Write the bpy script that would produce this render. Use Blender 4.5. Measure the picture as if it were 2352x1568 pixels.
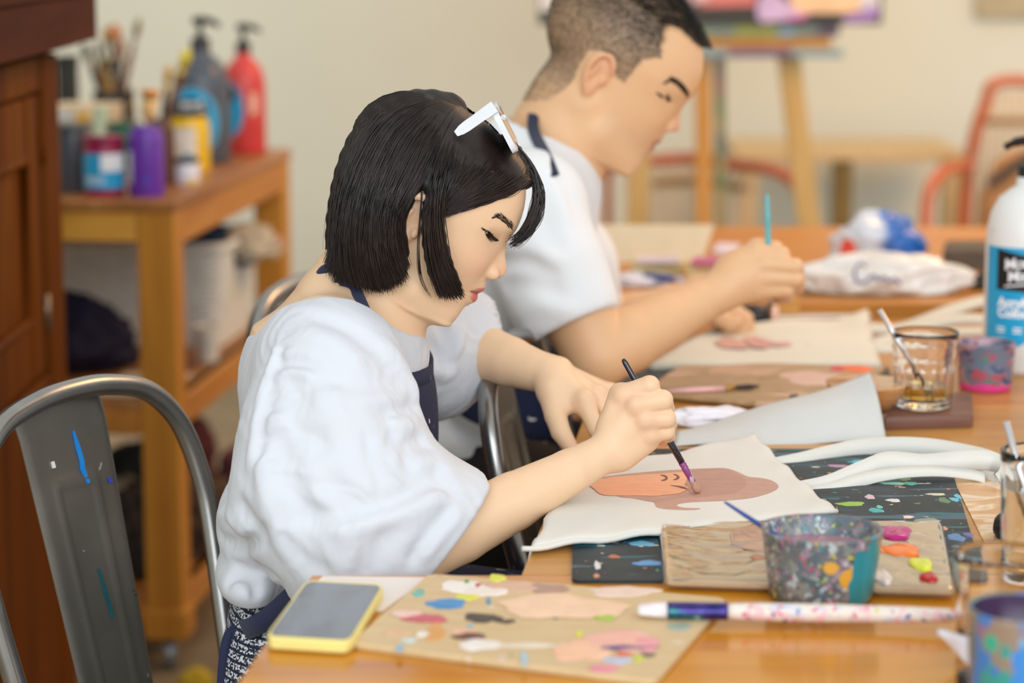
import bpy, bmesh, math, random
import numpy as np
from mathutils import Vector, Matrix, Euler

for o in list(bpy.data.objects):
    bpy.data.objects.remove(o, do_unlink=True)
scene = bpy.context.scene
COL = scene.collection
PI = math.pi

# ------------------------------------------------------------------ camera
FPX = 5500.0
PITCH = math.radians(9.8)
CAMZ = 1.34
cam_d = bpy.data.cameras.new('camera')
cam = bpy.data.objects.new('camera', cam_d)
COL.objects.link(cam)
cam.location = (0, 0, CAMZ)
cam.rotation_euler = (PI / 2 - PITCH, 0, 0)
cam_d.sensor_width = 36.0
cam_d.lens = FPX / 2352 * 36.0
cam_d.clip_start = 0.05
cam_d.dof.use_dof = True
cam_d.dof.focus_distance = 2.47
cam_d.dof.aperture_fstop = 2.9
cam_d.dof.aperture_blades = 9
scene.camera = cam

# ------------------------------------------------------------------ world + light
w = bpy.data.worlds.new('room_air')
scene.world = w
w.use_nodes = True
wn = w.node_tree.nodes
wn['Background'].inputs['Color'].default_value = (1.0, 0.985, 0.955, 1)
wn['Background'].inputs['Strength'].default_value = 0.86

def area(name, loc, target, sx, sy, power, color, spread=None):
    l = bpy.data.lights.new(name, 'AREA')
    l.shape = 'RECTANGLE'; l.size = sx; l.size_y = sy
    l.energy = power; l.color = color
    if spread: l.spread = spread
    o = bpy.data.objects.new(name, l)
    COL.objects.link(o)
    o.location = loc
    d = Vector(target) - Vector(loc)
    o.rotation_euler = d.to_track_quat('-Z', 'Y').to_euler()
    return o
area('window_daylight', (0.9, -4.2, 3.2), (0.2, 3.6, 0.8), 9.5, 3.2, 470, (0.86, 0.94, 1.0))
area('ceiling_lamp_light', (1.9, 4.6, 2.9), (1.3, 5.6, 0.6), 1.2, 1.2, 62, (1.0, 0.50, 0.18))

scene.view_settings.view_transform = 'Standard'
scene.view_settings.look = 'None'
scene.view_settings.gamma = 1.0
scene.view_settings.use_curve_mapping = False
scene.view_settings.exposure = -0.14

# ------------------------------------------------------------------ projection helpers (where things stand in the room)
SP, CP = math.sin(PITCH), math.cos(PITCH)
def ray(px, py):
    u = (px - 1176.0) / FPX; v = (784.0 - py) / FPX
    return Vector((u, CP + v * SP, -SP + v * CP))
def P(px, py, Y):
    d = ray(px, py); t = Y / d.y
    return Vector((d.x * t, Y, CAMZ + d.z * t))
def PZ(px, py, z):
    d = ray(px, py); t = (z - CAMZ) / d.z
    return Vector((d.x * t, d.y * t, z))
def ppm(Y):           # pixels per metre near depth Y
    return FPX / (Y * 0.985 + 0.05)
T = 0.75              # table height

# ------------------------------------------------------------------ object helpers
BASE = {}
def mesh_from(name, verts, faces, smooth=True):
    me = bpy.data.meshes.new(name)
    v = np.asarray(verts, dtype=np.float32)
    if isinstance(faces, np.ndarray):
        n = len(faces); k = faces.shape[1]
        me.vertices.add(len(v)); me.vertices.foreach_set('co', v.ravel())
        me.loops.add(n * k); me.loops.foreach_set('vertex_index', faces.ravel().astype(np.int32))
        me.polygons.add(n)
        me.polygons.foreach_set('loop_start', (np.arange(n) * k).astype(np.int32))
        me.update(calc_edges=True)
    else:
        me.from_pydata([tuple(map(float, q)) for q in v], [], [list(map(int, f)) for f in faces])
    if smooth:
        me.polygons.foreach_set('use_smooth', np.ones(len(me.polygons), dtype=bool))
    me.update()
    return me
def link(name, me, mat=None, parent=None, loc=None):
    o = bpy.data.objects.new(name, me)
    COL.objects.link(o)
    if mat is not None and me is not None:
        for m in (mat if isinstance(mat, (list, tuple)) else [mat]):
            me.materials.append(m)
    if loc is not None: o.location = loc
    if parent is not None: o.parent = parent
    return o
def tag(o, label=None, cat=None, group=None, kind=None):
    if label: o['label'] = label
    if cat: o['category'] = cat
    if group: o['group'] = group
    if kind: o['kind'] = kind
    return o
def thing(name, label, cat, loc=(0, 0, 0), rotz=0.0, group=None, rot=None):
    o = bpy.data.objects.new(name, None)
    o.empty_display_size = 0.05
    COL.objects.link(o)
    o.location = loc
    o.rotation_euler = rot if rot is not None else (0, 0, rotz)
    return tag(o, label, cat, group)
def copy_tree(o, parent=None):
    c = o.copy(); COL.objects.link(c); c.parent = parent
    for ch in list(o.children): copy_tree(ch, c)
    return c

class MB:
    """collects shapes into one mesh"""
    def __init__(s): s.v = []; s.f = []
    def add(s, v, f):
        n = len(s.v); s.v += [tuple(q) for q in v]; s.f += [[i + n for i in q] for q in f]; return s
    def box(s, lo, hi, bev=0.0):
        x0, y0, z0 = lo; x1, y1, z1 = hi
        if bev <= 0:
            v = [(x0,y0,z0),(x1,y0,z0),(x1,y1,z0),(x0,y1,z0),(x0,y0,z1),(x1,y0,z1),(x1,y1,z1),(x0,y1,z1)]
            f = [(3,2,1,0),(4,5,6,7),(0,1,5,4),(1,2,6,5),(2,3,7,6),(3,0,4,7)]
            return s.add(v, f)
        bm = bmesh.new()
        bmesh.ops.create_cube(bm, size=1.0)
        for q in bm.verts:
            q.co = Vector(((x0+x1)/2 + q.co.x*(x1-x0), (y0+y1)/2 + q.co.y*(y1-y0), (z0+z1)/2 + q.co.z*(z1-z0)))
        bmesh.ops.bevel(bm, geom=list(bm.edges), offset=bev, segments=2, profile=0.5, affect='EDGES')
        bm.verts.index_update()
        s.add([q.co[:] for q in bm.verts], [[q.index for q in f.verts] for f in bm.faces])
        bm.free(); return s
    def prism(s, pts, z0, z1):
        n = len(pts)
        v = [(p[0], p[1], z0) for p in pts] + [(p[0], p[1], z1) for p in pts]
        f = [list(range(n))[::-1], list(range(n, 2*n))] + [(i, (i+1) % n, (i+1) % n + n, i + n) for i in range(n)]
        return s.add(v, f)
    def lathe(s, prof, c=(0, 0, 0), n=32, axis=None, cap=True):
        """prof: list of (r, z)"""
        v = []; f = []
        for r, z in prof:
            for k in range(n):
                a = 2*PI*k/n; v.append((r*math.cos(a), r*math.sin(a), z))
        m = len(prof)
        for i in range(m-1):
            for k in range(n):
                f.append((i*n+k, i*n+(k+1) % n, (i+1)*n+(k+1) % n, (i+1)*n+k))
        if cap:
            if prof[0][0] > 1e-6: f.append(list(range(n))[::-1])
            if prof[-1][0] > 1e-6: f.append(list(range((m-1)*n, m*n)))
        if axis is not None:
            q = Vector((0, 0, 1)).rotation_difference(Vector(axis).normalized())
            v = [q @ Vector(p) for p in v]
        v = [(p[0]+c[0], p[1]+c[1], p[2]+c[2]) for p in v]
        return s.add(v, f)
    def tube(s, pts, r, n=10, cap=True, closed=False):
        pts = [Vector(p) for p in pts]
        m = len(pts)
        rr = r if isinstance(r, (list, tuple, np.ndarray)) else [r]*m
        v = []; f = []
        up = None
        for i, p in enumerate(pts):
            a = pts[i-1] if (i > 0 or closed) else pts[i]
            b = pts[(i+1) % m] if (i < m-1 or closed) else pts[i]
            t = (b-a).normalized()
            if up is None:
                up = t.orthogonal().normalized()
            else:
                up = (up - t*up.dot(t)).normalized()
            sd = t.cross(up)
            for k in range(n):
                an = 2*PI*k/n
                v.append(p + (up*math.cos(an) + sd*math.sin(an))*rr[i])
        for i in range(m if closed else m-1):
            j = (i+1) % m
            for k in range(n):
                f.append((i*n+k, i*n+(k+1) % n, j*n+(k+1) % n, j*n+k))
        if cap and not closed:
            f.append(list(range(n))[::-1]); f.append(list(range((m-1)*n, m*n)))
        return s.add(v, f)
    def ribbon(s, pts, wid, th=0.0015):
        """pts: centre points, wid: list of half-width vectors; thickness th"""
        v = []; f = []
        m = len(pts)
        for i in range(m):
            p = Vector(pts[i]); h = Vector(wid[i])
            a = Vector(pts[max(i-1, 0)]); b = Vector(pts[min(i+1, m-1)])
            t = (b-a).normalized(); nn = t.cross(h).normalized()*th*0.5
            v += [p-h-nn, p+h-nn, p+h+nn, p-h+nn]
        for i in range(m-1):
            for k in range(4):
                f.append((i*4+k, i*4+(k+1) % 4, (i+1)*4+(k+1) % 4, (i+1)*4+k))
        f.append((3, 2, 1, 0)); f.append(tuple(range((m-1)*4, m*4)))
        return s.add(v, f)
    def mesh(s, name, smooth=False): return mesh_from(name, s.v, s.f, smooth)
    def build(s, name, mat=None, parent=None, smooth=False, auto=None):
        me = s.mesh(name, smooth or auto is not None)
        bm = bmesh.new(); bm.from_mesh(me)
        bmesh.ops.recalc_face_normals(bm, faces=list(bm.faces))
        if auto is not None:
            a = math.radians(auto)
            for e in bm.edges:
                if len(e.link_faces) == 2 and e.calc_face_angle(0) > a: e.smooth = False
        bm.to_mesh(me); bm.free()
        return link(name, me, mat, parent)

def cr(pts, n=8, closed=False):
    """Catmull-Rom through points"""
    pts = [Vector(p) for p in pts]; out = []
    m = len(pts)
    rng = range(m) if closed else range(m-1)
    for i in rng:
        p1 = pts[i]; p2 = pts[(i+1) % m]
        p0 = pts[i-1] if (i > 0 or closed) else p1*2-p2
        p3 = pts[(i+2) % m] if (i+2 < m or closed) else p2*2-p1
        for k in range(n):
            t = k/n
            out.append(0.5*((2*p1)+(p2-p0)*t+(2*p0-5*p1+4*p2-p3)*t*t+(3*p1-p0-3*p2+p3)*t**3))
    if not closed: out.append(pts[-1])
    return out
def rrect(w, h, r, n=6):
    """rounded rectangle outline centred on origin"""
    out = []
    for cx, cy, a0 in ((w/2-r, h/2-r, 0), (-w/2+r, h/2-r, 90), (-w/2+r, -h/2+r, 180), (w/2-r, -h/2+r, 270)):
        for k in range(n+1):
            a = math.radians(a0+90*k/n); out.append((cx+r*math.cos(a), cy+r*math.sin(a)))
    return out

# ------------------------------------------------------------------ implicit surfaces (smooth bodies, cloth)
class Field:
    def __init__(s, lo, hi, h):
        s.lo = np.array(lo, dtype=np.float32); s.h = h
        s.n = np.ceil((np.array(hi) - s.lo) / h).astype(int) + 1
        s.x, s.y, s.z = [s.lo[i] + h*np.arange(s.n[i], dtype=np.float32) for i in range(3)]
        s.F = np.full(s.n, 0.2, dtype=np.float32)
    def sub(s, lo, hi):
        a = np.clip(np.floor((np.array(lo)-s.lo)/s.h).astype(int), 0, s.n)
        b = np.clip(np.ceil((np.array(hi)-s.lo)/s.h).astype(int)+1, 0, s.n)
        if np.any(b <= a): return None
        sl = tuple(slice(int(a[i]), int(b[i])) for i in range(3))
        X = s.x[sl[0]][:, None, None]; Y = s.y[sl[1]][None, :, None]; Z = s.z[sl[2]][None, None, :]
        return sl, X, Y, Z
    def comb(s, sl, d, k, mode='u'):
        A = s.F[sl]
        if mode == 'u':
            if k <= 0: s.F[sl] = np.minimum(A, d); return
            h = np.maximum(k - np.abs(A-d), 0)/k
            s.F[sl] = np.minimum(A, d) - h*h*k*0.25
        elif mode == 's':          # subtract
            d = -d
            h = np.maximum(k - np.abs(A-d), 0)/max(k, 1e-6)
            s.F[sl] = np.maximum(A, d) + h*h*k*0.25
        elif mode == 'i':
            h = np.maximum(k - np.abs(A-d), 0)/max(k, 1e-6)
            s.F[sl] = np.maximum(A, d) + h*h*k*0.25
    def cone(s, a, b, ra, rb, k=0.01, mode='u'):
        a = np.array(a, dtype=np.float32); b = np.array(b, dtype=np.float32)
        m = max(ra, rb) + k + 0.03
        q = s.sub(np.minimum(a, b)-m, np.maximum(a, b)+m)
        if q is None: return s
        sl, X, Y, Z = q
        ba = b-a; L = float(ba@ba) + 1e-12
        t = np.clip(((X-a[0])*ba[0]+(Y-a[1])*ba[1]+(Z-a[2])*ba[2])/L, 0, 1)
        d = np.sqrt((X-a[0]-t*ba[0])**2+(Y-a[1]-t*ba[1])**2+(Z-a[2]-t*ba[2])**2) - (ra+(rb-ra)*t)
        s.comb(sl, d, k, mode); return s
    def chain(s, pts, rad, k=0.008):
        for i in range(len(pts)-1): s.cone(pts[i], pts[i+1], rad[i], rad[i+1], k)
        return s
    def ell(s, c, r, R=None, k=0.01, mode='u'):
        """ellipsoid, R = 3x3 with rows = local axes"""
        c = np.array(c, dtype=np.float32); m = max(r) + k + 0.03
        q = s.sub(c-m, c+m)
        if q is None: return s
        sl, X, Y, Z = q
        X = X-c[0]; Y = Y-c[1]; Z = Z-c[2]
        if R is None: U, V, W = X, Y, Z
        else:
            R = np.array(R, dtype=np.float32)
            U = X*R[0,0]+Y*R[0,1]+Z*R[0,2]; V = X*R[1,0]+Y*R[1,1]+Z*R[1,2]; W = X*R[2,0]+Y*R[2,1]+Z*R[2,2]
        k0 = np.sqrt((U/r[0])**2+(V/r[1])**2+(W/r[2])**2)
        k1 = np.sqrt((U/r[0]**2)**2+(V/r[1]**2)**2+(W/r[2]**2)**2)+1e-9
        d = k0*(k0-1)/k1
        s.comb(sl, d.astype(np.float32), k, mode); return s
    def half(s, p, nrm, k=0.004):
        """cut away everything on the side nrm points to"""
        nrm = np.array(Vector(nrm).normalized())
        d = (s.x[:,None,None]-p[0])*nrm[0]+(s.y[None,:,None]-p[1])*nrm[1]+(s.z[None,None,:]-p[2])*nrm[2]
        s.comb((slice(None),)*3, d.astype(np.float32), k, 'i'); return s
    def bump_line(s, pts, wd, depth, ymax=None):
        """raise (depth>0) or press (depth<0) the surface along a 3-D polyline; wd gaussian width"""
        pts = [np.array(p, dtype=np.float32) for p in pts]
        A = np.array(pts); m = wd*2.6
        q = s.sub(A.min(0)-m, A.max(0)+m)
        if q is None: return s
        sl, X, Y, Z = q
        best = None
        L = np.array([0]+[float(np.linalg.norm(pts[i+1]-pts[i])) for i in range(len(pts)-1)]); cl = np.cumsum(L); tot = cl[-1]
        for i in range(len(pts)-1):
            a, b = pts[i], pts[i+1]; ba = b-a; ll = float(ba@ba)+1e-12
            t = np.clip(((X-a[0])*ba[0]+(Y-a[1])*ba[1]+(Z-a[2])*ba[2])/ll, 0, 1)
            d2 = (X-a[0]-t*ba[0])**2+(Y-a[1]-t*ba[1])**2+(Z-a[2]-t*ba[2])**2
            sarc = (cl[i]+t*math.sqrt(ll))/tot
            e = np.exp(-d2/(wd*wd))*np.clip(np.minimum(sarc, 1-sarc)*5+0.15, 0, 1)
            best = e if best is None else np.maximum(best, e)
        s.F[sl] -= (depth*best).astype(np.float32); return s
    def polygonise(s):
        F = s.F; n = s.n
        S = F < 0
        c8 = [(i, j, k) for i in (0, 1) for j in (0, 1) for k in (0, 1)]
        cnt = np.zeros(n-1, dtype=np.int8)
        for i, j, k in c8:
            cnt += S[i:n[0]-1+i, j:n[1]-1+j, k:n[2]-1+k]
        act = (cnt > 0) & (cnt < 8)
        idx = np.argwhere(act)
        vid = np.full(n-1, -1, dtype=np.int32)
        vid[act] = np.arange(len(idx))
        acc = np.zeros((len(idx), 3), dtype=np.float64); num = np.zeros(len(idx))
        val = {c: F[idx[:,0]+c[0], idx[:,1]+c[1], idx[:,2]+c[2]].astype(np.float64) for c in c8}
        for c in c8:
            for ax in range(3):
                if c[ax] == 1: continue
                e = list(c); e[ax] = 1; e = tuple(e)
                a, b = val[c], val[e]
                m = (a < 0) != (b < 0)
                t = a[m]/(a[m]-b[m])
                p = np.tile(np.array(c, dtype=np.float64), (m.sum(), 1)); p[:, ax] += t
                acc[m] += p; num[m] += 1
        v = s.lo + s.h*(idx + acc/num[:, None])
        quads = []
        for ax in range(3):
            o1, o2 = [(1, 2), (2, 0), (0, 1)][ax]
            sh = list(n); sh[ax] -= 1
            a = [slice(0, n[0]), slice(0, n[1]), slice(0, n[2])]; b = list(a)
            a[ax] = slice(0, n[ax]-1); b[ax] = slice(1, n[ax])
            A, B = S[tuple(a)], S[tuple(b)]
            m = A != B
            e = np.argwhere(m)
            ok = (e[:, o1] > 0) & (e[:, o2] > 0) & (e[:, o1] < n[o1]-1) & (e[:, o2] < n[o2]-1)
            e = e[ok]
            fl = A[e[:,0], e[:,1], e[:,2]]
            def cell(d1, d2):
                q = e.copy(); q[:, o1] -= d1; q[:, o2] -= d2
                return vid[q[:,0], q[:,1], q[:,2]]
            q = np.stack([cell(1, 1), cell(0, 1), cell(0, 0), cell(1, 0)], axis=1)
            q[~fl] = q[~fl][:, ::-1]
            quads.append(q)
        f = np.concatenate(quads)
        f = f[(f >= 0).all(1)]
        return v.astype(np.float32), f

def relax(v, f, it=2, lam=0.5):
    n = len(v)
    e = np.concatenate([f[:, [0, 1]], f[:, [1, 2]], f[:, [2, 3]], f[:, [3, 0]]])
    for _ in range(it):
        acc = np.zeros_like(v); c = np.zeros(n, dtype=np.float32)
        for i in range(3):
            acc[:, i] = np.bincount(e[:, 0], v[e[:, 1], i], n) + np.bincount(e[:, 1], v[e[:, 0], i], n)
        c = np.bincount(e[:, 0], minlength=n)+np.bincount(e[:, 1], minlength=n)
        v = v + lam*(acc/np.maximum(c, 1)[:, None] - v)
    return v.astype(np.float32)
def join_patches(ps):
    V = []; Fc = []; n = 0
    for v, f in ps:
        V.append(v); Fc.append(f+n); n += len(v)
    return np.concatenate(V), np.concatenate(Fc)
def set_col(me, rgb, name='col'):
    a = me.color_attributes.new(name, 'FLOAT_COLOR', 'POINT')
    c = np.ones((len(rgb), 4), dtype=np.float32); c[:, :3] = rgb
    a.data.foreach_set('color', c.ravel())

def vnoise(p, seed=0):
    """smooth value noise on (n,3) points, about -1..1"""
    rs = np.random.RandomState(seed); tab = rs.rand(4096).astype(np.float32)*2-1
    i = np.floor(p).astype(np.int64); fr = p-i; fr = fr*fr*(3-2*fr)
    out = np.zeros(len(p), dtype=np.float32)
    for a in (0, 1):
        for b in (0, 1):
            for c in (0, 1):
                hsh = ((i[:,0]+a)*73856093 ^ (i[:,1]+b)*19349663 ^ (i[:,2]+c)*83492791) & 4095
                wgt = (fr[:,0] if a else 1-fr[:,0])*(fr[:,1] if b else 1-fr[:,1])*(fr[:,2] if c else 1-fr[:,2])
                out += wgt*tab[hsh]
    return out
# ------------------------------------------------------------------ materials
def srgb(c):
    """#rrggbb or 0-255 triple -> linear rgba"""
    if isinstance(c, str):
        c = c.lstrip('#'); c = [int(c[i:i+2], 16) for i in (0, 2, 4)]
    o = []
    for q in c:
        q = q/255.0
        o.append(q/12.92 if q <= 0.04045 else ((q+0.055)/1.055)**2.4)
    return (o[0], o[1], o[2], 1.0)
class NT:
    def __init__(s, name):
        s.m = bpy.data.materials.new(name); s.m.use_nodes = True
        s.t = s.m.node_tree; s.n = s.t.nodes
        s.b = s.n['Principled BSDF']
        s.co = None
    def node(s, t, **kw):
        q = s.n.new(t)
        for k, v in kw.items(): setattr(q, k, v)
        return q
    def lk(s, a, b): s.t.links.new(a, b)
    def coord(s, scale=(1, 1, 1), rot=(0, 0, 0), kind='Object', loc=(0, 0, 0)):
        if s.co is None: s.co = s.node('ShaderNodeTexCoord')
        mp = s.node('ShaderNodeMapping')
        mp.inputs['Scale'].default_value = scale; mp.inputs['Rotation'].default_value = rot; mp.inputs['Location'].default_value = loc
        s.lk(s.co.outputs[kind], mp.inputs['Vector'])
        return mp.outputs['Vector']
    def noise(s, vec, scale, detail=4, rough=0.5, dist=0.0):
        q = s.node('ShaderNodeTexNoise')
        q.inputs['Scale'].default_value = scale; q.inputs['Detail'].default_value = detail
        q.inputs['Roughness'].default_value = rough; q.inputs['Distortion'].default_value = dist
        s.lk(vec, q.inputs['Vector']); return q.outputs['Fac']
    def vor(s, vec, scale, feature='F1', out='Distance', rnd=1.0):
        q = s.node('ShaderNodeTexVoronoi', feature=feature)
        q.inputs['Scale'].default_value = scale; q.inputs['Randomness'].default_value = rnd
        s.lk(vec, q.inputs['Vector']); return q.outputs[out]
    def ramp(s, fac, stops, interp='LINEAR'):
        q = s.node('ShaderNodeValToRGB'); q.color_ramp.interpolation = interp
        el = q.color_ramp.elements
        while len(el) < len(stops): el.new(0.5)
        for e, (p, c) in zip(el, stops):
            e.position = p; e.color = c if len(c) == 4 else (*c, 1)
        s.lk(fac, q.inputs['Fac']); return q.outputs['Color']
    def mix(s, fac, a, b, mode='MIX'):
        q = s.node('ShaderNodeMix', data_type='RGBA', blend_type=mode)
        for i, val in ((0, fac), (6, a), (7, b)):
            if hasattr(val, 'is_output'): s.lk(val, q.inputs[i])
            else: q.inputs[i].default_value = val
        return q.outputs[2]
    def math(s, op, a, b=0.0):
        q = s.node('ShaderNodeMath', operation=op)
        for i, val in ((0, a), (1, b)):
            if hasattr(val, 'is_output'): s.lk(val, q.inputs[i])
            else: q.inputs[i].default_value = val
        return q.outputs[0]
    def bump(s, h, strength=0.3, dist=0.001):
        q = s.node('ShaderNodeBump')
        q.inputs['Strength'].default_value = strength; q.inputs['Distance'].default_value = dist
        s.lk(h, q.inputs['Height']); s.lk(q.outputs['Normal'], s.b.inputs['Normal']); return s
    def set(s, **kw):
        for k, v in kw.items():
            q = s.b.inputs[k.replace('_', ' ')]
            if hasattr(v, 'is_output'): s.lk(v, q)
            else: q.default_value = v
        return s
    def thr(s, fac, lo, hi):
        """0..1 mask"""
        q = s.node('ShaderNodeMapRange'); q.interpolation_type = 'SMOOTHSTEP'
        q.inputs['From Min'].default_value = lo; q.inputs['From Max'].default_value = hi
        s.lk(fac, q.inputs['Value']); return q.outputs['Result']
    def attr(s, name='col'):
        q = s.node('ShaderNodeVertexColor'); q.layer_name = name; return q.outputs['Color']

def plain(name, col, rough=0.5, metal=0.0, var=0.08, nscale=30, bump=0.0, coat=0.0, spec=0.5):
    n = NT(name); c = srgb(col) if not (isinstance(col, tuple) and len(col) == 4) else col
    v = n.coord()
    f = n.noise(v, nscale, 3)
    dark = tuple(q*(1-var*2) for q in c[:3])+(1,); lite = tuple(min(q*(1+var*2), 1) for q in c[:3])+(1,)
    n.set(Base_Color=n.ramp(f, [(0.25, dark), (0.75, lite)]), Roughness=rough, Metallic=metal, Coat_Weight=coat)
    n.b.inputs['Specular IOR Level'].default_value = spec
    if bump > 0: n.bump(f, bump, 0.002)
    return n.m
def wood(name, c1, c2, c3=None, axis='X', scale=1.0, rough=0.35, coat=0.0, grain=1.0, wear=0.0, spec=0.3):
    n = NT(name)
    sc = {'X': (0.35, 5, 5), 'Y': (5, 0.35, 5), 'Z': (5, 5, 0.35)}[axis]
    v = n.coord(tuple(q*scale for q in sc))
    f = n.noise(v, 2.2, 6, 0.62, 1.4)
    col = n.ramp(f, [(0.28, srgb(c1)), (0.52, srgb(c2)), (0.75, srgb(c3 or c2))])
    v2 = n.coord(tuple(q*scale*6 for q in sc))
    f2 = n.noise(v2, 5, 3, 0.6)
    col = n.mix(n.math('MULTIPLY', n.thr(f2, 0.52, 0.72), 0.38*grain), col, srgb(c1))
    v3 = n.coord((1, 1, 1))
    blot = n.noise(v3, 2.3, 2)
    col = n.mix(n.math('MULTIPLY', n.thr(blot, 0.35, 0.75), 0.3), col, srgb(c3 or c1))
    n.set(Base_Color=col, Roughness=rough, Coat_Weight=coat, Coat_Roughness=0.05)
    n.b.inputs['Specular IOR Level'].default_value = spec
    n.bump(f2, 0.12*grain, 0.0006)
    return n
def splat(n, col, specs, seed=0.0):
    """layered paint specks; specs: (scale, threshold, colour, stretch)"""
    for i, (sc, th, c, st) in enumerate(specs):
        v = n.coord(st, loc=(seed+i*3.7, i*1.9-seed, i*2.3))
        f = n.noise(v, sc, 2.2, 0.55, 0.35)
        m = n.thr(f, th, th+0.018)
        col = n.mix(m, col, srgb(c))
    return col

M = {}
def splotch_mat_early(name, base, specs):
    n = NT(name); n.set(Base_Color=splat(n, srgb(base), specs, 1.1), Roughness=0.6); return n.m
def build_materials():
    M['wall'] = plain('cream_wall_paint', '#dee1d2', 0.85, var=0.012, nscale=3)
    M['floor'] = plain('worn_brown_floor', '#8d7a5e', 0.55, var=0.12, nscale=6)
    n = wood('orange_table_wood', '#b2680c', '#d28a1e', '#dfa03a', 'X', 1.2, 0.16, 0.08, spec=0.34)
    M['table'] = n.m
    n = wood('pale_table_wood', '#a8722f', '#c58f4a', '#cf9f60', 'X', 1.0, 0.33, 0.0)
    c = n.b.inputs['Base Color'].links[0].from_socket
    # paint worn into the far right of the table: pale blue and milky streaks
    v = n.coord((0.9, 2.6, 1)); f = n.noise(v, 5.5, 4, 0.6, 1.2)
    sep = n.node('ShaderNodeSeparateXYZ'); n.lk(n.co.outputs['Object'], sep.inputs[0])
    far = n.thr(sep.outputs['X'], 0.47, 0.60)
    c = n.mix(n.math('MULTIPLY', n.thr(f, 0.52, 0.6), far), c, srgb('#f0dfc6'))
    v = n.coord((1.4, 1.2, 1), loc=(2.2, 5.1, 0)); f = n.noise(v, 4.5, 5, 0.6, 0.4)
    c = n.mix(n.math('MULTIPLY', n.thr(f, 0.5, 0.62), far), c, srgb('#b9c3c0'))
    n.set(Base_Color=c)
    M['table2'] = n.m
    M['shelf'] = wood('honey_pine', '#a2651c', '#c6862e', '#d2983e', 'Z', 0.8, 0.45).m
    M['shelf_h'] = wood('honey_pine_rail', '#a2621f', '#c08036', '#cd9648', 'Y', 0.8, 0.45).m
    M['shelf_top'] = wood('worn_pine_top', '#7d4c24', '#a86c34', '#c0986c', 'Y', 0.8, 0.4).m
    M['cab'] = wood('dark_cabinet_wood', '#3a1c05', '#6a370b', '#875018', 'Z', 0.7, 0.6, 0.0, spec=0.05).m
    M['cab_red'] = wood('mahogany_moulding', '#34130a', '#4f2110', '#5c2b16', 'Y', 0.7, 0.6, 0.0, spec=0.06).m
    n = NT('grey_chair_metal')
    v = n.coord(); f = n.noise(v, 9, 4)
    c = n.ramp(f, [(0.3, srgb('#78756d')), (0.7, srgb('#8e8a80'))])
    c = splat(n, c, [(60, 0.735, '#d8d8d2', (1, 1, 1)), (75, 0.745, '#23242a', (1, 1, 1)), (22, 0.765, '#1a86d8', (2.5, 2.5, 0.6)), (40, 0.765, '#d8663c', (1, 1, 1))])
    n.set(Base_Color=c, Roughness=0.34, Metallic=0.72)
    M['chair'] = n.m
    M['tube'] = plain('brushed_steel_tube', '#9b9b98', 0.25, 0.9, var=0.05)
build_materials()
# ------------------------------------------------------------------ the room
o = MB().box((-3.2, 0.6, -0.05), (4.2, 7.6, 0.0)).build('floor', M['floor']); tag(o, kind='structure')
o = MB().box((-3.2, 7.5, -0.05), (4.2, 7.6, 3.0)).build('wall_back', M['wall']); tag(o, kind='structure')
o = MB().box((-3.3, 0.6, -0.05), (-3.2, 7.6, 3.0)).build('wall_left', M['wall']); tag(o, kind='structure')
o = MB().box((-3.2, 7.47, 0.0), (4.2, 7.5, 0.1), 0.004).build('baseboard_back', plain('baseboard_paint', '#cfc4a8', 0.6)); tag(o, kind='structure')

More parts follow.
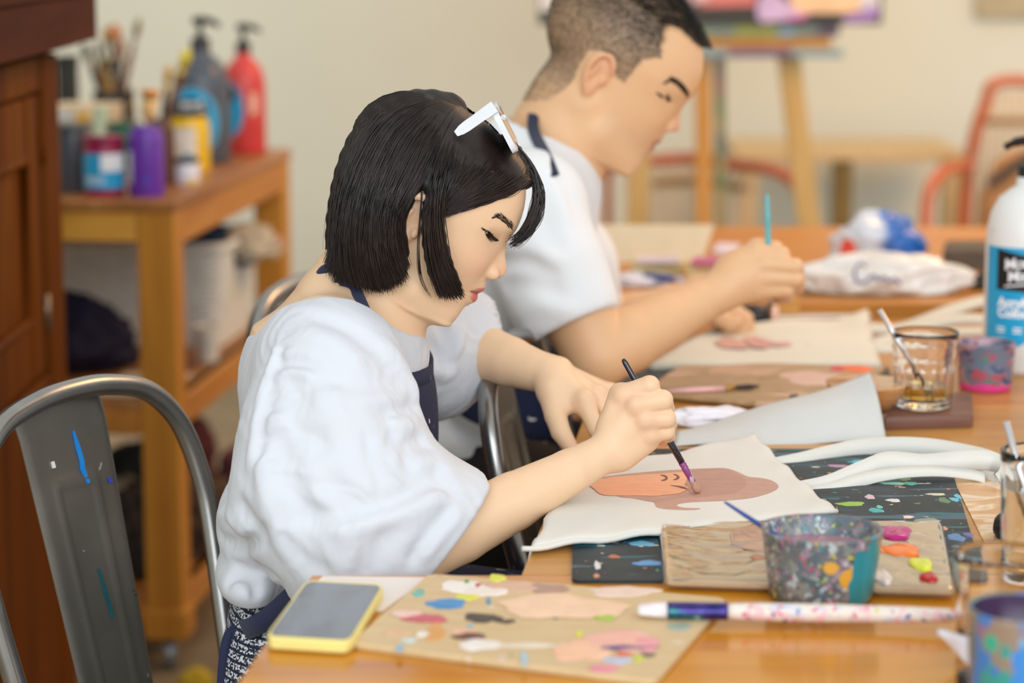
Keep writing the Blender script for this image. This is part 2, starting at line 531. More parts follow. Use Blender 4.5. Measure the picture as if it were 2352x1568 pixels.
# ------------------------------------------------------------------ dark wooden cabinet at the left
def cabinet():
    fx = -0.742
    r = thing('wooden_cabinet', 'tall dark brown wooden cabinet with panelled door and mahogany top moulding', 'cabinet', (fx, 3.4, 0))
    def b(name, lo, hi, mat, bev=0.006, par=r):
        lo = (lo[0]-fx, lo[1]-3.4, lo[2]); hi = (hi[0]-fx, hi[1]-3.4, hi[2])
        return MB().box(lo, hi, bev).build(name, mat, par)
    ye = 3.93
    b('body', (-1.25, 2.8, 0.0), (fx-0.02, ye-0.01, 1.13), M['cab'])
    b('post', (fx-0.03, ye-0.115, 0.0), (fx, ye, 1.14), M['cab'])
    b('post', (fx-0.03, 2.8, 0.0), (fx, 2.9, 1.14), M['cab'])
    b('frame_rail', (fx-0.025, 2.9, 1.085), (fx-0.004, ye-0.115, 1.14), M['cab'])
    b('frame_rail', (fx-0.025, 2.9, 0.10), (fx-0.004, ye-0.115, 0.63), M['cab'])
    d0, d1 = 2.905, ye-0.122
    door = thing('door', None, None, (0, 0, 0)); door.parent = r
    b('stile', (fx-0.024, d1-0.105, 0.635), (fx-0.008, d1, 1.08), M['cab'], par=door)
    b('stile', (fx-0.024, d0, 0.635), (fx-0.008, d0+0.10, 1.08), M['cab'], par=door)
    b('rail', (fx-0.024, d0+0.1, 0.985), (fx-0.009, d1-0.105, 1.08), M['cab'], par=door)
    b('rail', (fx-0.024, d0+0.1, 0.635), (fx-0.009, d1-0.105, 0.73), M['cab'], par=door)
    b('panel', (fx-0.026, d0+0.1, 0.73), (fx-0.021, d1-0.105, 0.985), M['cab'], par=door)
    mm = MB()
    z0, z1, y0, y1 = 0.73, 0.985, d0+0.1, d1-0.105
    loop = [(fx-0.014, y0, z0), (fx-0.014, y1, z0), (fx-0.014, y1, z1), (fx-0.014, y0, z1)]
    mm.tube([(p[0]-fx, p[1]-3.4, p[2]) for p in loop], 0.009, 8, closed=True)
    mm.build('panel_moulding', M['cab'], door, smooth=True)
    z0 = P(225, 95, 3.95).z
    prof = [(0.0, z0-0.012), (0.018, z0-0.008), (0.04, z0), (0.058, z0+0.004), (0.058, z0+0.075), (0.064, z0+0.08), (0.064, z0+0.093), (-0.51, z0+0.093), (-0.51, z0-0.012)]
    v = [(p[0], 2.75-3.4, p[1]) for p in prof]+[(p[0], ye+0.045-3.4, p[1]) for p in prof]
    n = len(prof)
    f = [list(range(n)), list(range(n, 2*n))[::-1]]+[(i, (i+1) % n, (i+1) % n+n, i+n) for i in range(n)]
    MB().add(v, f).build('top_moulding', M['cab_red'], r)
    MB().tube([(-0.006, d1-3.4-0.002, 0.70), (-0.006, d1-3.4-0.002, 0.76)], 0.006, 8).build('hinge', plain('dull_hinge', '#8a7a66', 0.4, 0.8), r, smooth=True)
    MB().tube([(-0.006, d1-3.4-0.002, 0.97), (-0.006, d1-3.4-0.002, 1.03)], 0.006, 8).build('hinge', M['cab'], r, smooth=True)
cabinet()

# ------------------------------------------------------------------ pine shelf table beyond the cabinet
SH_Z = 0.865
SH_C = PZ(398, 462, SH_Z)           # its near right corner
SH_A = math.radians(-6.2)           # turned a little
def SHP(x, y, z=SH_Z):              # local: x to the left, y away, from the near right corner
    c, s_ = math.cos(SH_A), math.sin(SH_A)
    return Vector((SH_C.x - x*c - y*s_, SH_C.y - x*s_ + y*c, z))
def shelf_table():
    r = thing('pine_shelf_table', 'honey coloured pine shelf table loaded with paint bottles', 'table', (SH_C.x, SH_C.y, 0), SH_A)
    W, D, lw = 0.62, 1.03, 0.068
    def b(name, lo, hi, m, bev=0.004): return MB().box(lo, hi, bev).build(name, m, r)
    for x in (-lw, -W):
        for y in (0, D-lw):
            b('leg', (x, y, 0.06), (x+lw, y+lw, SH_Z-0.02), M['shelf'])
            b('foot_block', (x-0.006, y-0.006, 0.06), (x+lw+0.006, y+lw+0.006, 0.12), M['shelf'], 0.008)
            MB().lathe([(0.0, -0.012), (0.026, -0.012), (0.03, -0.006), (0.03, 0.006), (0.026, 0.012), (0, 0.012)], (x+lw/2, y+lw/2, 0.03), 20, axis=(1, 0.2, 0)).build('caster', plain('grey_caster', '#9aa0a6', 0.3, 0.6), r, smooth=True)
    b('table_top', (-W-0.004, -0.004, SH_Z-0.02), (0.004, D+0.004, SH_Z), M['shelf_top'])
    b('apron', (-W+lw, 0.004, SH_Z-0.075), (-lw, 0.03, SH_Z-0.02), wood('pine_apron', '#b8781f', '#dba043', '#e3ae55', 'X', 0.8, 0.4).m)
    b('apron', (-0.03, lw, SH_Z-0.085), (-0.002, D-lw, SH_Z-0.02), M['shelf_h'])
    b('apron', (-W, lw, SH_Z-0.085), (-W+0.03, D-lw, SH_Z-0.02), M['shelf_h'])
    for z in (0.50, 0.145):
        b('shelf_board', (-W+0.01, 0.02, z-0.02), (-0.01, D-0.02, z), M['shelf_top'])
        b('side_rail', (-0.032, lw, z-0.055), (-0.004, D-lw, z-0.0), M['shelf_h'])
        b('front_rail', (-W+lw, 0.006, z-0.06), (-lw, 0.03, z-0.018), M['shelf_h'])
shelf_table()

# ------------------------------------------------------------------ work tables
def table(name, label, x0, x1, y0, y1, mat, z=T, th=0.03, leg=0.055, skew=0.0):
    cx, cy = (x0+x1)/2, (y0+y1)/2
    r = thing(name, label, 'table', (cx, cy, 0))
    hx, hy = (x1-x0)/2, (y1-y0)/2
    if skew: MB().prism([(-hx-skew*hy, -hy), (hx, -hy), (hx, hy), (-hx+skew*hy, hy)], z-th, z).build('table_top', mat, r)
    else: MB().box((-hx, -hy, z-th), (hx, hy, z), 0.003).build('table_top', mat, r)
    for sx in (-1, 1):
        for sy in (-1, 1):
            x = sx*(hx-0.05-leg/2); y = sy*(hy-0.05-leg/2)
            MB().box((x-leg/2, y-leg/2, 0), (x+leg/2, y+leg/2, z-th), 0.003).build('leg', M['shelf'], r)
    for sy in (-1, 1):
        MB().box((-hx+0.1, sy*(hy-0.06)-0.01, z-th-0.07), (hx-0.1, sy*(hy-0.06)+0.01, z-th), 0.002).build('apron', M['shelf_h'], r)
    return r
table('work_table', 'glossy orange wooden table in front holding the phone and palette board', -0.232, 1.35, 1.2, 2.145, M['table'], skew=0.10)
table('work_table', 'pale wooden table under the dark mat and white tote bag', 0.0525, 1.35, 2.147, 2.935, M['table2'], skew=0.11)
table('work_table', 'middle wooden table in front of the man with his painted board', 0.14, 1.35, 2.94, 3.62, wood('middle_table_wood', '#a86820', '#c08238', '#cb964e', 'X', 1.0, 0.3, 0.0).m)
table('work_table', 'far wooden table under the blue and white plastic bags', 0.08, 1.6, 3.66, 4.62, wood('far_table_wood', '#a8651a', '#c07f34', '#cc9448', 'X', 1.0, 0.35, 0.0).m, T+0.018, 0.045)

# ------------------------------------------------------------------ steel chairs
def make_chair(label):
    r = thing('metal_chair', label, 'chair', (0, 0, 0))
    lean = math.tan(math.radians(13))
    def bp(x, z): return (x, -0.155-(z-0.45)*lean, z)      # back faces +y... sits towards +y
    pts = [bp(-0.160, 0.44), bp(-0.172, 0.55), bp(-0.184, 0.66), bp(-0.184, 0.72), bp(-0.166, 0.785), bp(-0.122, 0.828), bp(-0.06, 0.845), bp(0, 0.849)]
    pts = pts+[(-p[0], p[1], p[2]) for p in pts[-2::-1]]
    pts = [Vector(p) for p in cr(pts, 6)]
    MB().tube(pts, 0.0118, 14).build('back_tube', M['tube'], r, smooth=True)
    # splat with a pressed outline, slightly dished
    nx, nz = 26, 60
    V = []; F = []
    for side in (1, -1):
        for j in range(nz+1):
            t = j/nz; z = 0.44+t*0.402
            hw = 0.054+0.018*t
            for i in range(nx+1):
                u = -1+2*i/nx
                x = u*hw
                q = bp(x, z)
                dish = 0.020+0.006*(1-u*u)*t
                # pressed frame
                pu = 0.48; zt = 0.77; zb = 0.05
                dx = abs(abs(u)-pu)*hw; inside_z = zb < t < zt
                g = 0.0
                if inside_z: g = math.exp(-(dx/0.0032)**2)
                if abs(u) < pu: g = max(g, math.exp(-(((t-zt)*0.402)/0.0035)**2), math.exp(-(((t-zb)*0.402)/0.0035)**2))
                edge = 0.004*max(0, abs(u)-0.9)/0.1
                ztop = z - (0.012*(u*u) if t > 0.9 else 0)*((t-0.9)/0.1 if t > 0.9 else 0)
                V.append((x, q[1]-dish+0.0028*g-edge+side*0.0009, ztop))
    n1 = (nx+1)*(nz+1)
    for s_ in range(2):
        for j in range(nz):
            for i in range(nx):
                a = s_*n1+j*(nx+1)+i; F.append((a, a+1, a+nx+2, a+nx+1))
    for j in range(nz):
        for i in (0, nx):
            a = j*(nx+1)+i; F.append((a, a+nx+1, a+nx+1+n1, a+n1))
    MB().add(V, F).build('back_panel', M['chair'], r, auto=50)
    m = MB(); m.prism(rrect(0.36, 0.36, 0.05), 0.435, 0.449); m.build('seat', M['chair'], r, auto=40)
    for sx in (-1, 1):
        for sy in (-1, 1):
            a = Vector((sx*0.145, sy*0.145, 0.436)); e = Vector((sx*0.205, sy*0.215, 0.012))
            m = MB(); m.tube([a, a.lerp(e, .5), e], [0.021, 0.017, 0.012], 8); m.build('leg', M['chair'], r, smooth=True)
            MB().lathe([(0.0, 0), (0.015, 0), (0.015, 0.02), (0.0, 0.02)], (e.x, e.y, 0.0), 10).build('foot_cap', plain('black_rubber', '#1b1b1b', 0.7), r)
    for s_ in (-1, 1):
        MB().tube([(s_*0.17, -0.175, 0.25), (s_*0.17, 0.175, 0.25)], 0.007, 8).build('stretcher', M['tube'], r, smooth=True)
    return r
def seat_chair(r, px, py, z, facing):
    """top of the back seen at pixel px,py at height z; facing = angle of the +y axis in plan"""
    p = PZ(px, py, z)
    a = facing-PI/2
    lean = math.tan(math.radians(13))
    ty = -0.155-(0.849-0.45)*lean
    off = Matrix.Rotation(a, 3, 'Z') @ Vector((0, ty, 0))
    r.location = (p.x-off.x, p.y-off.y, 0); r.rotation_euler = (0, 0, a)
chA = make_chair('paint flecked grey metal chair behind the seated woman, nearest the cabinet')
seat_chair(chA, 165, 878, 0.857, math.radians(-30))
chB = copy_tree(chA); chB['label'] = 'brown metal chair whose arched back shows left of the woman\'s neck'
seat_chair(chB, 700, 630, 0.857, math.radians(-25))
chC = copy_tree(chA); chC['label'] = 'metal chair standing between the woman and the man'
seat_chair(chC, 1165, 770, 0.857, math.radians(-12))

def panel_mark(ch, name, pts, wd_, mat):
    """paint on the front of a chair's back panel; pts in the panel's own x, z"""
    lean = math.tan(math.radians(13)); q = []
    for x, z in pts:
        t = (z-0.44)/0.402; hw = 0.054+0.018*t; u = x/hw
        q.append(Vector((x, -0.155-(z-0.45)*lean-(0.020+0.006*(1-u*u)*t)+0.0022, z)))
    MB().ribbon(q, [Vector((w_, 0, 0)) for w_ in wd_], 0.0016).build(name, mat, ch)
panel_mark(chA, 'paint_streak', [(-0.0135, 0.800), (-0.0150, 0.783), (-0.0165, 0.768), (-0.0150, 0.758), (-0.0195, 0.742)], [0.001, 0.0032, 0.0030, 0.0036, 0.0022], plain('bright_blue_paint', '#1786da', 0.4))
panel_mark(chA, 'paint_streak', [(-0.006, 0.652), (-0.0085, 0.625), (-0.011, 0.598)], [0.0012, 0.0022, 0.0018], plain('teal_paint', '#0f5a62', 0.4))
panel_mark(chA, 'paint_fleck', [(0.030, 0.775), (0.0295, 0.768)], [0.0022, 0.0022], plain('white_fleck', '#e6e6e2', 0.5))
panel_mark(chA, 'paint_fleck', [(-0.052, 0.742), (-0.0525, 0.737)], [0.0026, 0.0026], plain('blue_fleck', '#3048c8', 0.5))
panel_mark(chB, 'sticker', [(0.004, 0.820), (0.004, 0.745)], [0.044, 0.044], splotch_mat_early('pale_sticker', '#c9bda8', [(18, 0.58, '#d6cc4a', (1, 1, 0.6)), (24, 0.63, '#7a9a4a', (1, 1, 0.6)), (30, 0.66, '#b06a7a', (1, 1, 1))]))
# ------------------------------------------------------------------ people
def hit(fld, px, py, t0=1.7, t1=4.2, lift=0.0):
    """first point of a field's surface seen from the camera's place"""
    d = ray(px, py); t = np.arange(t0, t1, fld.h*0.5)
    p = np.stack([d.x*t, d.y*t, CAMZ+d.z*t], 1)
    i = np.round((p-fld.lo)/fld.h).astype(int)
    ok = ((i >= 0) & (i < fld.n)).all(1)
    val = np.ones(len(t)); ii = i[ok]; val[ok] = fld.F[ii[:,0], ii[:,1], ii[:,2]]
    w_ = np.argmax(val < 0)
    if not (val < 0).any(): return None
    return Vector(p[w_]) - d.normalized()*lift

def skin_material(name, base):
    n = NT(name)
    v = n.coord(); f = n.noise(v, 38, 4); f2 = n.noise(v, 420, 2)
    c = n.attr('col')
    c = n.mix(n.math('MULTIPLY', n.thr(f, 0.45, 0.8), 0.09), c, srgb('#d98f72'))
    n.set(Base_Color=c, Roughness=0.46, Subsurface_Weight=0.12, Subsurface_Radius=(0.012, 0.005, 0.003), Subsurface_Scale=0.6)
    n.b.inputs['Specular IOR Level'].default_value = 0.38
    n.bump(f2, 0.06, 0.0006)
    return n.m

class Head:
    """head in its own frame: u forwards, v sideways (towards +Y), w up; drawn from the side profile"""
    def __init__(s, O, Y, tilt, mm=1.0):
        s.O = P(O[0], O[1], Y); s.Y = Y
        s.f = (math.cos(tilt), -math.sin(tilt)); s.up = (math.sin(tilt), math.cos(tilt))
    def uw(s, px, py):
        p = P(px, py, s.Y); dx = p.x-s.O.x; dz = p.z-s.O.z
        return dx*s.f[0]+dz*s.f[1], dx*s.up[0]+dz*s.up[1]
    def world(s, u, v, w_):
        return Vector((s.O.x+u*s.f[0]+w_*s.up[0], s.Y+v, s.O.z+u*s.f[1]+w_*s.up[1]))
    def loc(s, p):
        dx = p[...,0]-s.O.x; dz = p[...,2]-s.O.z
        return dx*s.f[0]+dz*s.f[1], p[...,1]-s.Y, dx*s.up[0]+dz*s.up[1]
    def axes(s): return [(s.f[0], 0, s.f[1]), (0, 1, 0), (s.up[0], 0, s.up[1])]

def build_head(h, fld, prof, nose, lips, wd, cran, eye, brow_w, ear, uc=0.0, cheek=0.004, jaw_k=0.018, sock=0.0062):
    """prof: profile pixels from the hairline down under the chin; nose / lips: index ranges within prof"""
    uwp = np.array([h.uw(*p) for p in prof]); uwp = uwp[::-1]            # ascending w
    n = len(uwp)
    # resample smoothly
    W_ = uwp[:, 1]; U_ = uwp[:, 0]
    W_ = np.maximum.accumulate(W_+np.arange(n)*1e-6)
    wf = np.linspace(W_[0], W_[-1], 400)
    p_f = np.interp(wf, W_, U_)
    ker = np.exp(-np.linspace(-2, 2, 9)**2); ker /= ker.sum()
    pad = np.pad(p_f, 4, mode='edge'); p_f = np.convolve(pad, ker, 'valid')
    # base without nose and lips
    keep = [i for i in range(n) if not (nose[0] <= n-1-i <= nose[1] or lips[0] <= n-1-i <= lips[1])]
    b_f = np.interp(wf, W_[keep], U_[keep])
    pad = np.pad(b_f, 12, mode='edge'); k2 = np.ones(25)/25; b_f = np.minimum(np.convolve(pad, k2, 'valid'), p_f)
    d_f = p_f-b_f
    wn0, wn1 = uwp[n-1-nose[1], 1], uwp[n-1-nose[0], 1]
    wl0, wl1 = uwp[n-1-lips[1], 1], uwp[n-1-lips[0], 1]
    lo = h.O-Vector((0.20, 0.12, 0.20)); hi = h.O+Vector((0.20, 0.12, 0.20))
    sl, X, Y, Z = fld.sub(lo, hi)
    DX = X-h.O.x; DZ = Z-h.O.z
    U = DX*h.f[0]+DZ*h.f[1]; W = DX*h.up[0]+DZ*h.up[1]; V = np.abs(Y-h.Y)
    b = np.interp(W, wf, b_f); D = np.interp(W, wf, d_f)
    hw = np.interp(W, *zip(*wd))
    isn = ((W > wn0-0.003) & (W < wn1+0.004))
    tn = np.clip((W-wn0)/(wn1-wn0), 0, 1)
    sn = 0.0150-0.0075*tn**0.6
    latn = np.exp(-(V/sn)**2.4)*isn
    latl = np.exp(-(V/0.0185)**2.6)*(1-isn)
    bump = D*(latn+latl)
    eu, ev, ew = eye
    bump = bump - sock*np.exp(-((V-ev)/0.0165)**2-((W-ew+0.006)/0.0125)**2)
    bump = bump + 0.0022*np.exp(-((V-ev)/0.02)**2-((W-brow_w)/0.007)**2)
    bump = bump + cheek*np.exp(-((V-0.043)/0.02)**2-((W-ew+0.038)/0.018)**2)
    fr = np.clip((U-uc-0.02)/0.03, 0, 1)
    U2 = U-bump*fr-uc
    R = np.where(U2 > 0, np.maximum(b-uc, 0.004), 0.055)
    m = 2.25
    q = ((V/hw)**m+(np.abs(U2)/R)**m+1e-12)**(1/m)
    d = (q-1)*np.minimum(R, hw)
    d = np.where((W < wf[0]) , np.maximum(d, (wf[0]-W)), d)
    d = np.where((W > wf[-1]), np.maximum(d, (W-wf[-1])), d)
    g = np.gradient(d.astype(np.float32), fld.h)
    gm = np.sqrt(g[0]**2+g[1]**2+g[2]**2)
    d = d/np.clip(gm, 0.6, 3.0)
    d = np.where(W > wf[-1]-0.004, np.maximum(d, (W-wf[-1]+0.004)), d)
    fld.comb(sl, d.astype(np.float32), jaw_k)
    A = h.axes()
    for c, r, k in cran: fld.ell(h.world(*c), r, A, k)
    return dict(wl=(wl0, wl1), wn=(wn0, wn1), wf=wf, pf=p_f, bf=b_f)

def ear_sdf(fld, h, c, size, tilt):
    """near and far ear: shell disc with rim, hollow and lobe"""
    for sgn in (-1, 1):
        def E(a, b_, off):   # a along the ear's length (up), b_ towards the face
            ca, sa = math.cos(tilt), math.sin(tilt)
            return h.world(c[0]+(b_*ca+a*sa)*size, sgn*(c[1]+off*size), c[2]+(a*ca-b_*sa)*size)
        A = h.axes()
        fld.ell(E(0.001, -0.0015, 0.0), (0.0165*size, 0.006*size, 0.027*size), A, 0.006)
        rim = [E(0.014, 0.0145, 0.004), E(0.024, 0.010, 0.008), E(0.031, -0.002, 0.010), E(0.024, -0.015, 0.011), E(0.006, -0.0185, 0.011), E(-0.012, -0.013, 0.008), E(-0.024, -0.003, 0.005)]
        rim = [Vector(p) for p in cr(rim, 4)]
        for i in range(len(rim)-1): fld.cone(rim[i], rim[i+1], 0.0036*size, 0.0036*size, 0.003)
        fld.ell(E(-0.026, 0.003, 0.003), (0.008*size, 0.005*size, 0.0085*size), A, 0.005)      # lobe
        fld.ell(E(-0.003, 0.0035, 0.0095), (0.0075*size, 0.006*size, 0.012*size), A, 0.004, 's')  # hollow
        fld.cone(E(0.012, -0.006, 0.007), E(-0.010, -0.009, 0.007), 0.0026*size, 0.003*size, 0.003)
        fld.ell(E(-0.004, 0.012, 0.004), (0.004*size, 0.004*size, 0.006*size), A, 0.003)         # tragus

def eye_sdf(fld, h, eye, gaze, open_h=0.0028, R=0.0122):
    """lids around the eyeball with a slit; gaze = angle below straight ahead"""
    A = h.axes(); g = gaze
    cg, sg = math.cos(g), math.sin(g)
    R3 = [(A[0][0]*cg-A[2][0]*sg, 0, A[0][2]*cg-A[2][2]*sg), (0, 1, 0), (A[0][0]*sg+A[2][0]*cg, 0, A[0][2]*sg+A[2][2]*cg)]
    for sgn in (-1, 1):
        c = h.world(eye[0], sgn*eye[1], eye[2])
        fld.ell(c, (R+0.0018,)*3, None, 0.0045)
        fw = Vector(R3[0])
        fld.ell(c+fw*0.0062+Vector((0, sgn*0.0062, 0)), (0.0138, 0.0138, open_h), R3, 0.0012, 's')
    return R3

def eyeball(name, h, eye, R3, parent, sgn, R=0.0121, iris='#241710'):
    c = h.world(eye[0], sgn*eye[1], eye[2])
    bm = bmesh.new(); bmesh.ops.create_uvsphere(bm, u_segments=48, v_segments=32, radius=R)
    me = bpy.data.meshes.new(name); bm.to_mesh(me); bm.free()
    v = np.zeros(len(me.vertices)*3, dtype=np.float32); me.vertices.foreach_get('co', v); v = v.reshape(-1, 3)
    fw = np.array(R3[0]); cosv = (v@fw)/R
    col = np.tile(np.array(srgb('#e6ddd6')[:3]), (len(v), 1))
    ir = cosv > 0.72; col[ir] = srgb(iris)[:3]
    col[cosv > 0.965] = (0.004, 0.004, 0.004)
    me.polygons.foreach_set('use_smooth', np.ones(len(me.polygons), dtype=bool))
    set_col(me, col)
    if 'eye' not in M:
        n = NT('eye_gloss'); n.set(Base_Color=n.attr('col'), Roughness=0.12, Coat_Weight=0.6); M['eye'] = n.m
    o = link(name, me, M['eye'], parent); o.location = c
    return o

def strands(name, curves, r0, r1, mat, parent, sides=3, kind=None):
    """many hairs as thin tapered tubes; curves: array (n, m, 3)"""
    C = np.asarray(curves, dtype=np.float32); n, m, _ = C.shape
    Tn = np.gradient(C, axis=1); Tn /= np.linalg.norm(Tn, axis=2, keepdims=True)+1e-9
    ref = np.array([0.13, 0.31, 0.94], dtype=np.float32)
    A = np.cross(Tn, ref); A /= np.linalg.norm(A, axis=2, keepdims=True)+1e-9
    B = np.cross(Tn, A)
    rad = np.interp(np.linspace(0, 1, m), [0, 0.12, 0.7, 1], [r0*0.7, r0, r0, r1]).astype(np.float32)[None, :, None]
    V = np.zeros((n, m, sides, 3), dtype=np.float32)
    for k in range(sides):
        a = 2*PI*k/sides
        V[:, :, k] = C+(A*math.cos(a)+B*math.sin(a))*rad
    idx = np.arange(n*m*sides).reshape(n, m, sides)
    q = []
    for k in range(sides):
        k2 = (k+1) % sides
        q.append(np.stack([idx[:, :-1, k], idx[:, :-1, k2], idx[:, 1:, k2], idx[:, 1:, k]], -1).reshape(-1, 4))
    me = mesh_from(name, V.reshape(-1, 3), np.concatenate(q))
    o = link(name, me, mat, parent)
    if kind: o['kind'] = kind
    return o

def resample(pts, m):
    pts = np.array([tuple(p) for p in cr(pts, 10)])
    d = np.concatenate([[0], np.cumsum(np.linalg.norm(np.diff(pts, axis=0), axis=1))])
    t = np.linspace(0, d[-1], m)
    return np.stack([np.interp(t, d, pts[:, i]) for i in range(3)], 1)

def hair_mat(name, c, rough=0.34):
    n = NT(name); v = n.coord((60, 60, 60)); f = n.noise(v, 1.0, 3)
    cc = srgb(c)
    n.set(Base_Color=n.ramp(f, [(0.3, tuple(q*0.6 for q in cc[:3])+(1,)), (0.7, tuple(q*1.5 for q in cc[:3])+(1,))]), Roughness=rough)
    n.b.inputs['Specular IOR Level'].default_value = 0.62
    return n.m

def cloth_mat(name, c, rough=0.8, weave=900, bump=0.12, var=0.03):
    n = NT(name); v = n.coord(); f = n.noise(v, 7, 3)
    cc = srgb(c)
    n.set(Base_Color=n.ramp(f, [(0.3, tuple(q*(1-var) for q in cc[:3])+(1,)), (0.7, tuple(min(1, q*(1+var)) for q in cc[:3])+(1,))]), Roughness=rough, Sheen_Weight=0.12)
    v2 = n.coord((1, 1, 1)); f2 = n.noise(v2, weave, 2)
    n.bump(f2, bump, 0.0006)
    return n
def finger(fld, pts, r=(0.0098, 0.0092, 0.0085, 0.0074), k=0.004):
    k = 0.0015
    for i in range(len(pts)-1): fld.cone(pts[i], pts[i+1], r[i], r[i+1], k)
def vert_normals(v, f):
    a = v[f[:, 1]]-v[f[:, 0]]; b = v[f[:, 3]]-v[f[:, 0]]
    nrm = np.cross(a, b); out = np.zeros_like(v)
    for k in range(4):
        for i in range(3): out[:, i] += np.bincount(f[:, k], nrm[:, i], len(v))
    return out/(np.linalg.norm(out, axis=1, keepdims=True)+1e-9)
# ------------------------------------------------------------------ the woman
def woman():
    YH = 2.52
    root = thing('person', 'woman in a white puff-sleeved blouse and navy apron painting a tote bag', 'person', (-0.30, 2.46, 0.0))
    base = Vector(root.location)
    def put(name, v, f, mat, col=None, par=None):
        me = mesh_from(name, v-np.array(base, dtype=np.float32), f)
        if col is not None: set_col(me, col)
        return link(name, me, mat, par or root)
    h = Head((962, 492), YH, math.radians(33))
    # ---- head, neck and shoulders
    fld = Field((-0.34, 2.30, 0.80), (0.06, 2.74, 1.20), 0.0018)
    prof = [(1207, 420), (1205, 450), (1200, 475), (1191, 500), (1182, 520), (1170, 537),          # forehead .. brow
            (1162, 552), (1159, 568), (1160, 588), (1163, 606), (1164, 619), (1159, 632), (1149, 639), (1135, 638), (1121, 634),   # nose
            (1117, 646), (1115, 656), (1113, 664), (1107, 670), (1096, 673), (1098, 680), (1097, 687), (1089, 694), (1077, 698),   # lips
            (1067, 704), (1060, 713), (1050, 725), (1040, 732), (1026, 735), (1003, 727), (975, 712), (958, 704), (930, 692)]
    wd = [(-0.14, 0.034), (-0.12, 0.036), (-0.105, 0.041), (-0.085, 0.049), (-0.06, 0.056), (-0.03, 0.064), (0.0, 0.068), (0.03, 0.069), (0.08, 0.062)]
    eu, ew = h.uw(1112, 508)
    eye = (eu, 0.0330, ew)
    cran = [((-0.012, 0, 0.046), (0.086, 0.067, 0.067), 0.02), ((0.018, 0, 0.038), (0.070, 0.060, 0.057), 0.02)]
    bw = h.uw(1165, 512)[1]
    info = build_head(h, fld, prof, (6, 14), (15, 23), wd, cran, eye, bw, None)
    R3 = eye_sdf(fld, h, eye, math.radians(26), 0.0032)
    A = h.axes()
    # nostril wings and nostrils
    au, aw = h.uw(1128, 622)
    for sg in (-1, 1):
        fld.ell(h.world(au, sg*0.0125, aw), (0.0095, 0.0058, 0.0075), A, 0.004)
        nu, nw = h.uw(1140, 640)
        fld.ell(h.world(nu, sg*0.0068, nw), (0.005, 0.0028, 0.0035), A, 0.002, 's')
    # mouth crease
    mu, mw = h.uw(1097, 672.5)
    for sg in (-1, 1):
        q = [h.world(mu+0.006, 0, mw), h.world(mu+0.002, sg*0.009, mw+0.0005), h.world(mu-0.006, sg*0.018, mw+0.0005), h.world(mu-0.0115, sg*0.0235, mw-0.0005)]
        q = cr(q, 4)
        for i in range(len(q)-1): fld.cone(q[i], q[i+1], 0.0011, 0.0010, 0.0015, 's')
    ec = h.uw(945, 492)
    ear_sdf(fld, h, (ec[0], 0.068, ec[1]), 1.0, math.radians(8))
    # neck and upper back
    fld.chain([P(905, 585, YH), P(870, 680, YH), P(835, 790, YH), P(800, 880, YH)], [0.052, 0.052, 0.060, 0.075], 0.02)
    fld.chain([P(850, 600, YH), P(775, 705, YH), P(730, 810, YH)], [0.034, 0.040, 0.075], 0.03)
    fld.chain([P(800, 770, YH), P(745, 800, YH-0.11)], [0.05, 0.055], 0.03)
    fld.chain([P(800, 770, YH), P(770, 800, YH+0.11)], [0.05, 0.055], 0.03)
    fld.ell((-0.176, 2.527, 0.872), (0.066, 0.155, 0.066), None, 0.03)
    for sg in (-1, 1):   # neck muscle and jaw corner
        fld.cone(P(925, 590, YH+sg*0.045), P(925, 770, YH+sg*0.014), 0.012, 0.009, 0.02)
        fld.cone(h.world(h.uw(955, 640)[0], sg*0.048, h.uw(955, 640)[1]), h.world(h.uw(1010, 712)[0], sg*0.022, h.uw(1010, 712)[1]), 0.013, 0.011, 0.022)
    hv, hf = fld.polygonise(); hv = relax(hv, hf, 1, 0.4)
    headfld = fld
    # ---- near arm with the painting hand
    fa = Field((-0.27, 2.20, 0.68), (0.22, 2.50, 1.0), 0.0019)
    S1 = P(705, 850, 2.37); E1 = P(955, 1268, 2.295); W1 = P(1392, 1040, 2.402)
    d1 = (W1-E1)
    fa.chain([S1, S1.lerp(E1, .5), E1], [0.046, 0.040, 0.033], 0.004)
    fa.chain([E1, E1+d1*0.22, E1+d1*0.5, E1+d1*0.8, W1], [0.0325, 0.0335, 0.0295, 0.0232, 0.0195], 0.003)
    fa.cone(E1+d1*0.84+Vector((0, -0.006, 0.003)), W1+Vector((-0.004, -0.008, 0.006)), 0.013, 0.0125, 0.008)
    mcp = [P(1432, 908, 2.408), P(1463, 930, 2.397), P(1482, 962, 2.396), P(1492, 995, 2.402)]
    pip = [P(1492, 885, 2.400), P(1522, 918, 2.396), P(1530, 960, 2.397), P(1530, 990, 2.404)]
    dip = [P(1500, 915, 2.428), P(1530, 940, 2.430), P(1536, 975, 2.430), P(1534, 1003, 2.428)]
    tip = [P(1482, 930, 2.442), P(1512, 962, 2.444), P(1524, 990, 2.442), P(1524, 1012, 2.436)]
    for i in range(4):
        fa.cone(W1, mcp[i]+Vector((-0.003, 0.006, 0)), 0.0180, 0.0122, 0.005)
    fa.cone(P(1425, 1040, 2.408), P(1482, 1008, 2.410), 0.0195, 0.0150, 0.008)
    fa.cone(P(1420, 985, 2.412), P(1450, 960, 2.414), 0.021, 0.0175, 0.008)
    ff = Field(fa.lo, fa.lo+(fa.n-1)*fa.h, fa.h); ff.n = fa.n; ff.x, ff.y, ff.z = fa.x, fa.y, fa.z; ff.F = np.full(fa.n, 0.2, dtype=np.float32)
